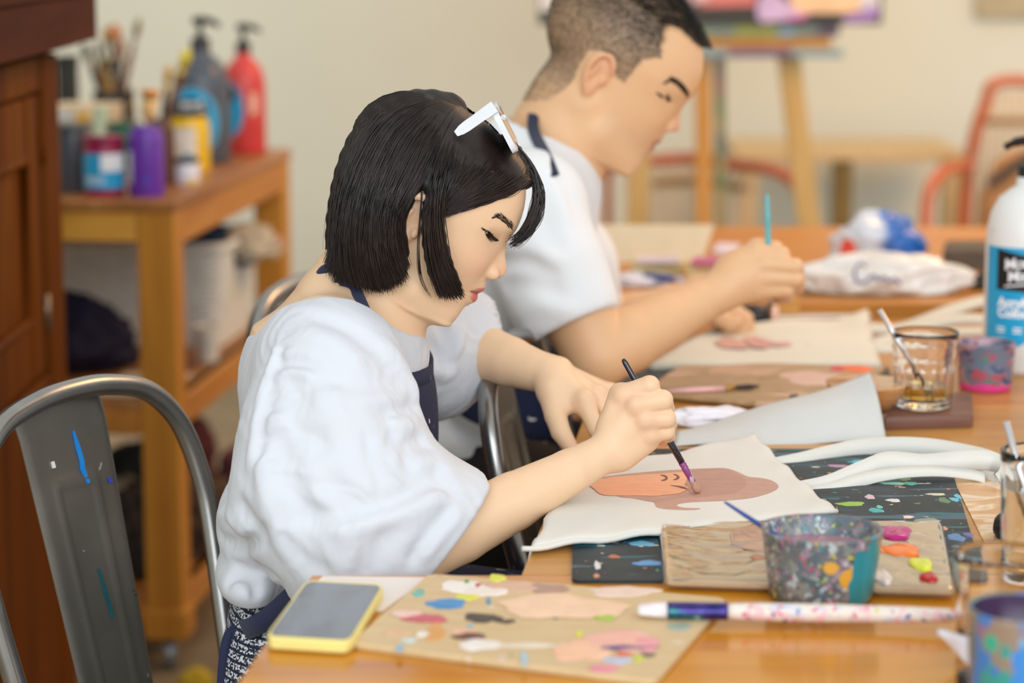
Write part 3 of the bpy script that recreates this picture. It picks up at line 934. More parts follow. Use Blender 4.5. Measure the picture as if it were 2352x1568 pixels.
    for i in range(4):
        r = [(0.0115, 0.0104, 0.0088, 0.0075), (0.0118, 0.0106, 0.009, 0.0078), (0.0112, 0.0100, 0.0086, 0.0074), (0.0102, 0.0090, 0.0078, 0.0068)][i]
        one = Field(fa.lo, fa.lo+(fa.n-1)*fa.h, fa.h) if False else None
        pts = [mcp[i], pip[i], dip[i], tip[i]]
        # fingers are joined to each other without blending so that they stay apart
        tmp = np.full(fa.n, 0.2, dtype=np.float32); keepF = ff.F; ff.F = tmp
        finger(ff, pts, r, 0.004); ff.F = np.minimum(keepF, ff.F)
    h_ = np.maximum(0.006-np.abs(fa.F-ff.F), 0)/0.006
    fa.F = np.minimum(fa.F, ff.F)-h_*h_*0.006*0.25
    for i in range(4): fa.ell(mcp[i]+Vector((0.0, -0.0065, 0.0015)), (0.0065, 0.0050, 0.0065), None, 0.008)
    # thumb on the far side of the palm, pressing the brush
    fa.chain([P(1425, 985, 2.425), P(1462, 958, 2.452), P(1500, 965, 2.457), P(1520, 985, 2.450)], [0.014, 0.0115, 0.0098, 0.0078], 0.006)
    av, af = fa.polygonise(); av = relax(av, af, 1, 0.4)
    # ---- far arm resting on the bag
    fb = Field((-0.14, 2.46, 0.72), (0.16, 2.84, 0.98), 0.0019)
    S2 = P(930, 800, 2.74); E2 = P(1010, 775, 2.77); W2 = P(1262, 862, 2.665)
    fb.chain([S2, E2], [0.043, 0.037], 0.004)
    d2 = W2-E2
    fb.chain([E2, E2+d2*0.3, E2+d2*0.65, W2], [0.0355, 0.0345, 0.0285, 0.0215], 0.003)
    fb.cone(E2+d2*0.88+Vector((0, -0.004, 0.006)), W2+Vector((0.012, 0, 0.006)), 0.014, 0.015, 0.008)
    m2 = [P(1342, 922, 2.632), P(1372, 912, 2.655), P(1393, 908, 2.678), P(1405, 908, 2.70)]
    p2 = [P(1368, 985, 2.615), P(1404, 975, 2.632), P(1425, 965, 2.66), P(1438, 960, 2.685)]
    q2 = [P(1402, 1035, 2.59), P(1432, 1025, 2.612), P(1450, 1015, 2.642), P(1462, 1005, 2.668)]
    t2 = [P(1437, 1060, 2.563), P(1458, 1050, 2.59), P(1470, 1040, 2.622), P(1482, 1028, 2.65)]
    for i in range(4): fb.cone(W2, m2[i], 0.0195, 0.0128, 0.005)
    fb.cone(P(1275, 885, 2.65), P(1310, 925, 2.638), 0.021, 0.013, 0.008)
    thumb = [P(1268, 905, 2.645), P(1276, 955, 2.625), P(1288, 992, 2.61), P(1312, 1030, 2.598)]
    ffn = np.full(fb.n, 0.2, dtype=np.float32); keep = fb.F
    for i in range(4):
        fb.F = np.full(fb.n, 0.2, dtype=np.float32)
        finger(fb, [m2[i], p2[i], q2[i], t2[i]], (0.0108, 0.0094, 0.0084, 0.0072), 0.004); ffn = np.minimum(ffn, fb.F)
    fb.F = np.full(fb.n, 0.2, dtype=np.float32)
    finger(fb, thumb, (0.016, 0.0125, 0.0112, 0.0088), 0.006); ffn = np.minimum(ffn, fb.F)
    h_ = np.maximum(0.010-np.abs(keep-ffn), 0)/0.010
    fb.F = np.minimum(keep, ffn)-h_*h_*0.010*0.25
    for i in range(4): fb.ell(m2[i]+Vector((-0.001, -0.0065, 0.0075)), (0.0065, 0.0055, 0.0060), None, 0.007)
    bv, bf = fb.polygonise(); bv = relax(bv, bf, 1, 0.4)
    # ---- trunk and legs, hidden by the clothes
    ft = Field((-0.5, 2.26, 0.0), (0.5, 2.78, 1.02), 0.009)
    hip = P(672, 1490, 2.52)
    ft.chain([P(800, 880, YH), P(775, 1150, YH), hip+Vector((0.03, 0, -0.03))], [0.066, 0.066, 0.055], 0.02)
    for sg in (-1, 1):
        k = Vector((0.12, YH+sg*0.09, 0.56)); a = Vector((0.10, YH+sg*0.10, 0.09))
        ft.chain([hip+Vector((0.03, sg*0.08, -0.04)), k-Vector((0, 0, 0.01))], [0.060, 0.050], 0.04)
        ft.chain([k, a, a+Vector((0.16, 0, -0.05))], [0.055, 0.035, 0.028], 0.02)
    tv, tf = ft.polygonise()
    V, Fc = join_patches([(hv, hf), (av, af), (bv, bf), (tv, tf)])
    # ---- skin colours
    sk = np.array(srgb('#eac7a2')[:3]); col = np.tile(sk, (len(V), 1))
    nh = len(hv); u, v, w_ = h.loc(hv)
    def blend(mask, c, sel=slice(0, nh)):
        m = np.clip(mask, 0, 1)[:, None]; col[sel] = col[sel]*(1-m)+np.array(srgb(c)[:3])*m
    cheekm = np.exp(-((np.abs(v)-0.043)/0.02)**2-((w_-eye[2]+0.042)/0.02)**2)*(u > 0.02)
    blend(0.30*cheekm, '#e5a083')
    nose_m = np.exp(-((w_-h.uw(1160, 622)[1])/0.012)**2-(v/0.016)**2)*(u > 0.07)
    blend(0.42*nose_m, '#dd9c80')
    lipn = np.exp(-(np.abs(v)/0.0205)**8)
    lt, lb = h.uw(1115.5, 657)[1], h.uw(1087, 695)[1]
    bow = 0.0045*(np.abs(v)/0.022)**2
    lipm = np.clip((lt-bow-w_)/0.0012, 0, 1)*np.clip((w_-lb-bow*1.2)/0.0015, 0, 1)*lipn*(u > info['bf'].max()-0.05)
    blend(0.9*lipm, '#c9605f')
    crm = np.exp(-((w_-mw-0.0003)/0.0011)**2)*lipn*(u > 0.05); blend(0.75*crm, '#7c2b2e')
    # eyeliner around the slit
    for sg in (-1, 1):
        c = np.array(h.world(eye[0], sg*eye[1], eye[2])); rel = hv-c
        fw = np.array(R3[0]); up = np.array(R3[2]); dd = np.linalg.norm(rel, axis=1)
        el = (rel@up); la = np.abs(rel[:, 1]); fr = rel@fw
        m = (dd < 0.0155)*(fr > 0.001)*np.exp(-((np.abs(el)-0.0018)/0.0013)**2)*(la < 0.0125)
        blend(0.95*m*(el > -0.0005), '#1a1210'); blend(0.5*m*(el <= -0.0005), '#5d4034')
        sh = (dd < 0.021)*(fr > 0)*np.exp(-((el-0.006)/0.004)**2); blend(0.25*sh, '#b97a5e')
    earm = (np.abs(v) > 0.064)*np.exp(-((u-ec[0])/0.022)**2-((w_-ec[1])/0.03)**2); blend(0.3*earm, '#dd9577')
    # knuckles and fingertips a little redder
    o1 = nh; o2 = nh+len(av)
    for pts, sel, vv in ((mcp+tip, slice(o1, o2), av), (m2+t2+[thumb[3]], slice(o2, o2+len(bv)), bv)):
        for p in pts:
            m = np.exp(-(np.linalg.norm(vv-np.array(p), axis=1)/0.013)**2); blend(0.30*m, '#dc8f78', sel)
    M['skin_w'] = skin_material('fair_skin', '#eac7a2')
    put('body', V, Fc, M['skin_w'], col)
    for sg in (-1, 1):
        e = eyeball('eyeball', h, eye, R3, root, sg); e.location = e.location-base
    # nails of the far thumb
    # ---- lashes and brow
    lash = []
    rs = np.random.RandomState(3)
    A2 = np.array(R3[2]); A0 = np.array(R3[0])
    for sg in (-1, 1):
        c = np.array(h.world(eye[0], sg*eye[1], eye[2]))
        for i in range(70):
            ph = math.radians(-62+124*i/69)
            dirv = A0*math.cos(ph)+np.array([0, 1, 0])*math.sin(ph)
            p = c+dirv*0.0142+A2*(0.0026-0.0012*abs(math.sin(ph)))
            q = p+dirv*0.0055+A2*rs.uniform(-0.001, 0.0006)+np.array([0, sg*0.0012, 0])
            r = q+dirv*0.002+A2*0.0018
            lash.append(resample([p, (p+q)/2-A2*0.0006, q, r], 6))
    lm_ = hair_mat('lash_black', '#0d0a09', 0.5)
    strands('eyelash', np.array(lash[:70])-np.array(base), 0.00060, 0.00022, lm_, root, kind='stuff')
    strands('eyelash', np.array(lash[70:])-np.array(base), 0.00060, 0.00022, lm_, root, kind='stuff')
    ln = [hit(headfld, x, y, lift=0.0006) for x, y in ((1106, 523), (1113, 528), (1121, 534), (1129, 541), (1137, 547), (1145, 552))]
    ln = [p for p in ln if p is not None]
    if len(ln) > 3:
        q = [Vector(p) for p in cr(ln, 5)]
        rr_ = list(np.interp(np.linspace(0, 1, len(q)), [0, 0.2, 0.6, 1], [0.0004, 0.0011, 0.0012, 0.0006]))
        MB().tube([p-base for p in q], rr_, 8).build('eyeliner', lm_, root, smooth=True)
        MB().tube([Vector((p.x, 2*YH-p.y, p.z))-base for p in q], rr_, 8).build('eyeliner', lm_, root, smooth=True)
    br = []
    bpx = np.array([(1136, 500), (1143, 497), (1152, 500), (1161, 507), (1169, 514), (1176, 521), (1181, 526)])
    thk = np.array([1.5, 4.5, 6.0, 6.5, 7.0, 7.0, 5.0])
    for i in range(190):
        t = rs.uniform(0, len(bpx)-1); k = int(min(t, len(bpx)-2)); fr = t-k
        p = bpx[k]*(1-fr)+bpx[k+1]*fr; tk = thk[k]*(1-fr)+thk[k+1]*fr
        p = p+np.array([-0.5, 0.86])*0+np.array([0.75, -0.65])*rs.uniform(-1, 1)*tk
        d = (bpx[k+1]-bpx[k]); d = -d/np.linalg.norm(d)
        d = d+np.array([0.1, -0.55])*rs.uniform(0.4, 1.0)
        a = hit(headfld, p[0], p[1], lift=0.0004); b = hit(headfld, p[0]+d[0]*9, p[1]+d[1]*9, lift=0.0008)
        if a is None or b is None or (b-a).length > 0.012: continue
        c1 = a.lerp(b, .5)+Vector((0, -0.0006, 0))
        br.append(resample([a, c1, b], 5))
        # the other brow, mirrored about the middle of the face
        mir = np.array(br[-1]).copy(); mir[:, 1] = 2*YH-mir[:, 1]; br.append(mir)
    bm_ = hair_mat('brow_brown', '#2a1c16', 0.6)
    strands('eyebrow', np.array(br[0::2])-np.array(base), 0.00019, 0.00008, bm_, root, kind='stuff')
    strands('eyebrow', np.array(br[1::2])-np.array(base), 0.00019, 0.00008, bm_, root, kind='stuff')
    return root, base, h, headfld, put, dict(E1=E1, W1=W1, mcp=mcp, S1=S1, E2=E2, W2=W2, d2=d2)
W_ROOT, W_BASE, W_H, W_FLD, W_PUT, W_J = woman()
# ------------------------------------------------------------------ what the woman wears
def px_line(fld, pts, lift=0.0):
    out = []
    for p in pts:
        q = hit(fld, p[0], p[1], lift=lift)
        if q is not None: out.append(q)
    return out
def fold(fld, pts, wd, depth):
    q = px_line(fld, pts)
    if len(q) >= 2: fld.bump_line([tuple(p) for p in cr(q, 4)] if len(q) > 2 else q, wd, depth)

def blouse():
    YH = 2.52
    f = Field((-0.38, 2.17, 0.62), (0.03, 2.88, 1.02), 0.0025)
    # trunk
    f.chain([P(775, 850, YH), P(760, 1050, YH), P(740, 1230, 2.50), P(720, 1330, 2.50)], [0.086, 0.088, 0.086, 0.082], 0.02)
    f.ell(P(752, 1110, YH), (0.086, 0.165, 0.20), None, 0.02)
    f.chain([P(800, 792, YH), P(745, 830, 2.40)], [0.070, 0.070], 0.04)
    f.chain([P(800, 792, YH), P(775, 815, 2.65)], [0.070, 0.072], 0.04)
    f.ell(P(615, 1190, 2.46), (0.052, 0.12, 0.06), None, 0.02)
    f.ell(P(600, 1292, 2.46), (0.045, 0.13, 0.034), None, 0.012)
    f.ell(P(605, 1352, 2.46), (0.040, 0.13, 0.026), None, 0.01)
    f.ell(P(690, 868, YH), (0.062, 0.15, 0.075), None, 0.03)
    # near sleeve
    f.chain([P(765, 865, 2.37), P(762, 1000, 2.345), P(770, 1125, 2.335), P(852, 1205, 2.32), P(955, 1228, 2.315), P(1022, 1238, 2.312)],
            [0.074, 0.089, 0.102, 0.102, 0.078, 0.055], 0.02)
    f.ell(P(985, 1090, 2.36), (0.024, 0.05, 0.024), None, 0.02)
    f.ell(P(1040, 1115, 2.345), (0.024, 0.05, 0.022), None, 0.014)
    f.cone(P(1000, 1215, 2.312), P(1075, 1178, 2.325), 0.052, 0.036, 0.02)
    f.ell(P(1068, 1132, 2.335), (0.022, 0.045, 0.020), None, 0.012)
    # far sleeve
    f.chain([P(850, 810, 2.67), P(950, 795, 2.73), P(1030, 785, 2.76), P(1068, 772, 2.763)], [0.078, 0.074, 0.060, 0.050], 0.03)
    f.ell(P(1000, 860, 2.74), (0.05, 0.06, 0.05), None, 0.03)
    # gathers and folds
    rs = np.random.RandomState(7)
    fold(f, [(640, 775), (607, 880), (585, 990), (572, 1090)], 0.0045, 0.0055)            # armhole seam
    fold(f, [(655, 780), (622, 890), (600, 1000), (590, 1100)], 0.006, -0.006)
    for y in range(800, 1090, 24):                                                        # gathers leaving the seam
        x = 632-(y-800)*0.16
        a = rs.uniform(0, 14)
        fold(f, [(x, y), (x+40+a, y-18+a*.4), (x+95+a*2, y-12+a)], 0.0045, rs.choice([-0.0045, 0.004]))
    for pts, wd, dp in [
        ([(700, 720), (760, 740), (850, 790), (905, 850)], 0.010, -0.006),
        ([(680, 770), (760, 790), (840, 850)], 0.012, 0.005),
        ([(870, 790), (930, 850), (960, 920)], 0.010, 0.007),
        ([(720, 870), (830, 880), (930, 890)], 0.012, -0.006),
        ([(670, 880), (690, 960), (740, 1040)], 0.016, -0.010),
        ([(860, 940), (890, 950), (960, 930)], 0.010, -0.009),
        ([(900, 985), (930, 1020), (985, 1010)], 0.010, -0.010),
        ([(890, 970), (945, 985), (990, 975)], 0.009, 0.008),
        ([(640, 960), (660, 1080), (700, 1180), (760, 1240)], 0.014, -0.010),
        ([(600, 1020), (612, 1130), (640, 1230), (690, 1300)], 0.012, 0.009),
        ([(690, 1190), (800, 1180), (920, 1145), (1010, 1095)], 0.010, -0.012),
        ([(700, 1215), (810, 1205), (930, 1170), (1030, 1120)], 0.012, 0.008),
        ([(750, 1090), (790, 1140), (830, 1160)], 0.012, -0.007),
        ([(930, 1050), (950, 1090), (1000, 1105)], 0.010, -0.010),
        ([(1010, 1075), (1015, 1110), (1045, 1120)], 0.008, -0.012),
        ([(1060, 1170), (1010, 1230), (960, 1290)], 0.007, 0.006),
        ([(1040, 1165), (990, 1225), (935, 1300)], 0.008, -0.008),
        ([(900, 1210), (860, 1280), (820, 1330)], 0.012, -0.006),
        ([(640, 1240), (700, 1290), (760, 1330)], 0.012, -0.008),
        ([(525, 1090), (545, 1150), (580, 1200), (600, 1245)], 0.010, -0.010),
        ([(500, 1230), (540, 1250), (590, 1240), (620, 1200)], 0.008, -0.013),
        ([(505, 1175), (530, 1190), (560, 1230)], 0.010, 0.007),
        ([(520, 1345), (560, 1320), (610, 1310)], 0.007, -0.011),
        ([(540, 1290), (580, 1330), (585, 1380)], 0.006, -0.008),
        ([(600, 1300), (640, 1340), (650, 1385)], 0.008, -0.006),
        ([(960, 740), (1000, 800), (1010, 880)], 0.010, -0.007),
        ([(1000, 720), (1030, 790), (1035, 860)], 0.009, -0.008),
        ([(1030, 830), (1050, 800), (1062, 750)], 0.007, 0.006),
        ([(985, 850), (1020, 860), (1045, 835)], 0.008, 0.008)]:
        fold(f, pts, wd, dp)
    for i in range(24):
        x0 = rs.uniform(600, 960); y0 = rs.uniform(800, 1230)
        an = rs.normal(1.15 if y0 < 1080 else 0.5, 0.45); ln_ = rs.uniform(45, 120)
        dx, dy = math.cos(an)*ln_, math.sin(an)*ln_; bx, by = rs.uniform(-14, 14, 2)
        fold(f, [(x0, y0), (x0+dx*0.5+bx, y0+dy*0.5+by), (x0+dx, y0+dy)], rs.uniform(0.004, 0.0065), rs.choice([-1, 1])*rs.uniform(0.0014, 0.0028))
    # neck opening
    c = Vector((-0.180, 2.527, 0.95))
    sl, X, Y, Z = f.sub((-0.30, 2.35, 0.84), (-0.05, 2.72, 1.04))
    lean = (Z-0.95)*0.35
    q = np.sqrt(((X-c.x-lean*0.3)/0.070)**2+((Y-c.y)/0.124)**2)
    f.comb(sl, ((q-1)*0.066).astype(np.float32)+0*Z, 0.003, 's')
    zn = 0.912+0.046*np.clip(np.abs(Y-2.527)/0.125, 0, 1.25)**2
    q2 = np.sqrt(((X-c.x)/0.13)**2+((Y-c.y)/0.20)**2)
    f.comb(sl, ((Z-zn)-0.05*np.clip(q2-0.8, 0, 1)).astype(np.float32), 0.004, 'i')
    # open hems
    f.cone(W_J['E1']+(W_J['W1']-W_J['E1'])*0.42, W_J['E1']+(W_J['W1']-W_J['E1'])*0.10, 0.036, 0.041, 0.004, 's')
    f.cone(P(1085, 770, 2.763), P(1055, 774, 2.763), 0.046, 0.043, 0.003, 's')
    d = (W_J['W1']-W_J['E1']).normalized()
    hp = P(1030, 1237, 2.312); hn = Vector((0.77, 0, -0.64))
    sl, X, Y, Z = f.sub((-0.12, 2.18, 0.60), (0.03, 2.46, 0.86))
    f.comb(sl, ((X-hp.x)*hn.x+(Y-hp.y)*hn.y+(Z-hp.z)*hn.z).astype(np.float32), 0.004, 'i')
    f.half(P(585, 1388, 2.36), (0, 0, -1), 0.004)
    v, fc = f.polygonise()
    v = relax(v, fc, 1, 0.5)
    nrm = vert_normals(v, fc)
    p = v*np.array([34, 30, 15]); p2 = v*np.array([95, 80, 40])
    a1 = vnoise(p+3*vnoise(v*18, 5)[:, None], 1); a2 = vnoise(p2+2*vnoise(v*40, 8)[:, None], 2)
    v = v+nrm*(0.0007*(1-2*np.abs(a1))+0.0003*(1-2*np.abs(a2)))[:, None].astype(np.float32)
    v = relax(v, fc, 1, 0.35)
    M['blouse'] = cloth_mat('white_cotton', '#d3d7de', 0.75, 1400, 0.10, 0.01).m
    W_PUT('blouse', v, fc, M['blouse'])
    return f
W_BL = blouse()

def tweed():
    n = NT('navy_white_tweed')
    v = n.coord((1, 1, 1))
    ck = n.node('ShaderNodeTexChecker'); ck.inputs['Scale'].default_value = 160
    vv = n.coord((1, 1, 1.5)); n.lk(vv, ck.inputs['Vector'])
    f = n.noise(n.coord((260, 260, 420)), 1, 2)
    row = n.math('ABSOLUTE', n.math('SINE', n.math('MULTIPLY', n.math('ADD', 0, _z(n)), 330)))
    m = n.math('MULTIPLY', n.thr(f, 0.45, 0.58), n.thr(row, 0.25, 0.6))
    n.set(Base_Color=n.mix(m, srgb('#171c33'), srgb('#d5dae2')), Roughness=0.9)
    n.bump(f, 0.6, 0.002)
    return n.m
def _z(n):
    s_ = n.node('ShaderNodeSeparateXYZ')
    if n.co is None: n.coord()
    n.lk(n.co.outputs['Object'], s_.inputs[0]); return s_.outputs['Z']

def apron_cloth(name):
    n = NT(name)
    c = srgb('#1a2140')
    c = splat(n, c, [(28, 0.69, '#c98a76', (1, 1, 0.6)), (42, 0.70, '#e8e6e4', (1, 1, 1)), (60, 0.72, '#b04a34', (1, 1, 0.5)), (36, 0.72, '#2f8fd0', (1, 1, 1)), (50, 0.72, '#8a5aa0', (1, 1, 0.7))], 1.3)
    n.set(Base_Color=c, Roughness=0.85)
    n.bump(n.noise(n.coord(), 1500, 2), 0.2, 0.0006)
    return n.m

def lower_wear():
    YH = 2.50
    f = Field((-0.40, 2.24, 0.38), (0.30, 2.78, 0.72), 0.006)
    hip = P(676, 1490, YH)
    f.ell(hip+Vector((0, 0, 0.02)), (0.070, 0.165, 0.125), None, 0.02)
    for sg in (-1, 1):
        f.chain([hip+Vector((0.02, sg*0.085, -0.02)), Vector((0.14, YH+sg*0.09, 0.555))], [0.088, 0.066], 0.04)
    f.half((0, 0, P(585, 1380, 2.36).z+0.004), (0, 0, 1), 0.003)
    v, fc = f.polygonise()
    W_PUT('trousers', v, fc, tweed())
    M['apron'] = apron_cloth('paint_flecked_navy_canvas')
    navy = cloth_mat('navy_tape', '#1c2547', 0.8).m
    B = W_BASE
    ap = bpy.data.objects.new('apron', None); COL.objects.link(ap); ap.parent = W_ROOT
    # bib: curved sheet in front of the chest
    cols = []
    rowsy = [(842, 982), (880, 994), (930, 1000), (990, 1002), (1050, 1000), (1120, 990), (1200, 975), (1290, 955)]
    V = []; F = []
    nu = 13
    for py, px in rowsy:
        for i in range(nu):
            t = -1+2*i/(nu-1)
            p = P(px, py, 2.54); hw_ = 0.105
            V.append((p.x-0.030*t*t*(1 if t < 0 else 0.6), 2.54+t*hw_, p.z+0.006*abs(t)))
    for j in range(len(rowsy)-1):
        for i in range(nu-1):
            a = j*nu+i; F.append((a, a+1, a+nu+1, a+nu))
    me = mesh_from('bib', np.array(V)-np.array(B), F)
    o = link('bib', me, M['apron'], ap)
    md = o.modifiers.new('thickness', 'SOLIDIFY'); md.thickness = 0.003
    md2 = o.modifiers.new('soft', 'SUBSURF'); md2.levels = 2; md2.render_levels = 2
    # strip folded over the top of the bib
    me = mesh_from('bib_hem', np.array([(p[0]+0.0025, p[1], p[2]+dz) for dz in (0.004, -0.018) for p in V[:nu]])-np.array(B), [(i, i+1, nu+i+1, nu+i) for i in range(nu-1)])
    o = link('bib_hem', me, M['apron'], ap); md = o.modifiers.new('thickness', 'SOLIDIFY'); md.thickness = 0.004
    # neck strap lying on the near side of the neck
    path = px_line(W_FLD, [(778, 632), (795, 645), (812, 668), (827, 698), (841, 728), (851, 750), (858, 768)], 0.0025)
    path = [Vector(p) for p in cr(path, 5)]
    wv = []
    for i, p in enumerate(path):
        a = path[max(i-1, 0)]; b = path[min(i+1, len(path)-1)]; t = (b-a).normalized()
        vd = Vector((-p.x, -p.y, CAMZ-p.z)).normalized()
        wv.append(t.cross(vd).normalized()*(0.0088-0.0022*i/len(path)))
    MB().ribbon([p-B for p in path], wv, 0.0022).build('neck_strap', navy, ap, smooth=True)
    # knot at the nape
    k = Field((-0.26, 2.42, 0.94), (-0.16, 2.60, 1.02), 0.0018)
    for pts, r in [([(770, 628), (752, 622), (741, 632), (739, 646)], 0.0065), ([(772, 636), (756, 640), (744, 650), (741, 648)], 0.006), ([(775, 628), (765, 640), (752, 636), (748, 628)], 0.006)]:
        q = cr([P(x, y, 2.485+0.006*i) for i, (x, y) in enumerate(pts)], 4)
        for i in range(len(q)-1): k.cone(q[i], q[i+1], r, r, 0.003)
    v, fc = k.polygonise(); me = mesh_from('strap_knot', v-np.array(B), fc); link('strap_knot', me, navy, ap)
    # waist tape and hanging tails
    def tape(name, pts, hw_, mat=navy):
        q = [Vector(p) for p in cr(pts, 6)]; wv = []
        for i, p in enumerate(q):
            a = q[max(i-1, 0)]; b = q[min(i+1, len(q)-1)]; t = (b-a).normalized()
            vd = Vector((-p.x, -p.y, CAMZ-p.z)).normalized(); wv.append(t.cross(vd).normalized()*hw_)
        MB().ribbon([p-B for p in q], wv, 0.003).build(name, mat, ap, smooth=True)
    tape('waist_tape', [P(700, 1345, 2.29), P(662, 1378, 2.305), P(620, 1415, 2.325), P(580, 1440, 2.345), P(545, 1447, 2.40), P(530, 1440, 2.48)], 0.0105)
    tape('tie_tail', [P(545, 1440, 2.39), P(526, 1462, 2.385), P(517, 1500, 2.38), P(512, 1560, 2.375), P(510, 1640, 2.37)], 0.0060)
    tape('tie_tail', [P(548, 1442, 2.385), P(546, 1480, 2.38), P(538, 1530, 2.375), P(530, 1580, 2.37), P(530, 1650, 2.37)], 0.0060)
    # skirt of the apron lying over the thigh
    V = []; F = []
    for j, (x, z) in enumerate([(-0.235, 0.66), (-0.20, 0.665), (-0.12, 0.655), (0.0, 0.64), (0.12, 0.625)]):
        for i in range(9):
            t = -1+2*i/8
            V.append((x-0.012*t*t, 2.50+t*0.165, z-0.05*abs(t)**3))
    for j in range(4):
        for i in range(8):
            a = j*9+i; F.append((a, a+1, a+10, a+9))
    me = mesh_from('apron_skirt', np.array(V)-np.array(B), F); o = link('apron_skirt', me, M['apron'], ap)
    md = o.modifiers.new('thickness', 'SOLIDIFY'); md.thickness = 0.003
lower_wear()

def bob_hair():
    YH = 2.52; h = W_H
    def low(y): return y+17*min(1.0, max(0.0, (330-y)/110))
    def G(pts): return resample([P(x, low(y), YH-a) for x, y, a in pts], 16)
    # guides ordered from the back of the head to the front lock (near side)
    back = [
        [(1030, 214, .004), (960, 206, .006), (885, 232, .010), (822, 305, .014), (785, 400, .018), (768, 500, .022), (764, 570, .024), (748, 604, .026)],
        [(1034, 216, .006), (965, 212, .018), (892, 246, .032), (832, 325, .046), (795, 420, .056), (778, 520, .060), (774, 590, .060), (766, 640, .058)],
        [(1038, 219, .008), (975, 224, .030), (905, 268, .052), (852, 350, .068), (815, 440, .077), (800, 540, .080), (806, 610, .078), (816, 655, .074)],
        [(1042, 222, .009), (985, 238, .036), (925, 290, .061), (880, 370, .076), (848, 460, .084), (838, 560, .086), (848, 625, .082), (858, 668, .076)],
        [(1046, 226, .010), (998, 252, .040), (948, 312, .066), (908, 392, .080), (876, 470, .087), (868, 560, .088), (880, 620, .084), (895, 664, .078)],
        [(1050, 230, .011), (1010, 266, .043), (972, 330, .069), (938, 400, .081), (906, 465, .087), (896, 540, .087), (908, 600, .083), (928, 645, .078)],
        [(1054, 236, .012), (1022, 280, .045), (994, 345, .070), (966, 405, .081), (938, 452, .086), (914, 505, .085), (918, 560, .080), (934, 610, .076)]]
    lock = [
        [(1056, 244, .014), (1030, 300, .048), (1008, 365, .072), (990, 430, .084), (978, 490, .086), (980, 560, .083), (992, 625, .076), (1012, 682, .066)],
        [(1060, 252, .016), (1038, 310, .050), (1018, 372, .073), (1003, 435, .084), (995, 490, .085), (1000, 560, .081), (1016, 625, .073), (1040, 682, .060)],
        [(1064, 262, .018), (1046, 318, .052), (1030, 378, .073), (1015, 438, .083), (1008, 490, .083), (1016, 560, .078), (1036, 625, .068), (1066, 680, .052)]]
    swept = [
        [(1066, 268, .016), (1050, 320, .050), (1036, 380, .071), (1022, 430, .079), (1012, 465, .078), (1004, 500, .075)],
        [(1110, 285, .010), (1090, 335, .042), (1066, 385, .066), (1040, 425, .076), (1022, 455, .077), (1008, 490, .075)],
        [(1160, 315, .010), (1136, 355, .038), (1102, 395, .060), (1066, 430, .073), (1036, 458, .076), (1010, 485, .075)],
        [(1190, 345, .010), (1168, 378, .034), (1134, 410, .054), (1090, 438, .068), (1050, 460, .074), (1014, 484, .075)],
        [(1212, 380, .008), (1194, 402, .028), (1160, 426, .046), (1112, 450, .062), (1062, 468, .071), (1016, 488, .074)],
        [(1224, 410, .006), (1204, 421, .022), (1172, 438, .040), (1120, 457, .058), (1066, 474, .069), (1016, 492, .073)]]
    bang = [
        [(1180, 330, .012), (1208, 372, .010), (1226, 415, .010), (1228, 460, .014), (1210, 510, .022), (1186, 538, .026), (1166, 552, .028)],
        [(1184, 332, .004), (1215, 378, .002), (1236, 425, .002), (1238, 470, .006), (1222, 516, .014), (1198, 545, .018), (1170, 562, .020)],
        [(1184, 334, -.004), (1217, 382, -.006), (1241, 430, -.006), (1242, 474, -.002), (1226, 518, .006), (1200, 548, .012), (1176, 566, .014)]]
    far_ = [[(x, y, -a) for x, y, a in g] for g in back+lock]
    far_[-1] = [(x, y+12, -a) for (x, y, a) in lock[-1]]
    far_[-2] = [(x+6, y+24*(i/7), -a) for i, (x, y, a) in enumerate(lock[-2])]
    far_sw = [[(x, y, -a) for x, y, a in g] for g in swept]
    # solid hair mass under the strands
    f = Field((-0.24, 2.36, 0.92), (0.10, 2.68, 1.20), 0.0026)
    A = h.axes()
    CAPS = [((-0.012, 0, 0.050), (0.096, 0.076, 0.0715)), ((0.022, 0, 0.045), (0.078, 0.067, 0.061))]
    fu_, fw_ = h.uw(1152, 384)
    CAPS.append(((fu_-0.004, 0, fw_-0.004), (0.036, 0.050, 0.028)))
    for c_, r_ in CAPS: f.ell(h.world(*c_), tuple(x*0.95 for x in r_), A, 0.015)
    # hairline: bare below a line from the fringe to the temple
    u0, w0 = h.uw(1212, 402); u1, w1 = h.uw(1010, 486)
    sl, X, Y, Z = f.sub(f.lo, f.lo+f.n*f.h)
    DX = X-h.O.x; DZ = Z-h.O.z; U = DX*h.f[0]+DZ*h.f[1]; W = DX*h.up[0]+DZ*h.up[1]
    line = w1+(np.clip(U, u1-0.02, None)-u1)/(u0-u1)*(w0-w1)
    f.comb(sl, ((line-W)*np.clip((U-u1+0.02)/0.02, 0, 1)-0.05*(1-np.clip((U-u1+0.02)/0.02, 0, 1))).astype(np.float32)+0*Y, 0.004, 'i')
    fu, fw_ = h.uw(1185, 420)
    def mass(gs, r0, r1, inset=0.85):
        for g in gs:
            q = G(g)
            for i in range(0, 14):
                t = i/15; r = r0+(r1-r0)*t
                a = q[i].copy(); b = q[i+1].copy()
                for z in (a, b): z[1] = YH+(z[1]-YH)*(1-0.008/max(abs(z[1]-YH), 0.02)) if True else z[1]
                f.cone(a, b, r, r, 0.006)
    mass(back, 0.007, 0.0075); mass(far_[:7], 0.007, 0.0075)
    mass(swept, 0.005, 0.004); mass(far_sw, 0.005, 0.004)
    mass(lock, 0.005, 0.004); mass(far_[7:], 0.005, 0.004)
    # keep the mass off the forehead and face, and the ends of the bob trimmed
    v, fc = f.polygonise()
    u, vv, w_ = h.loc(v)
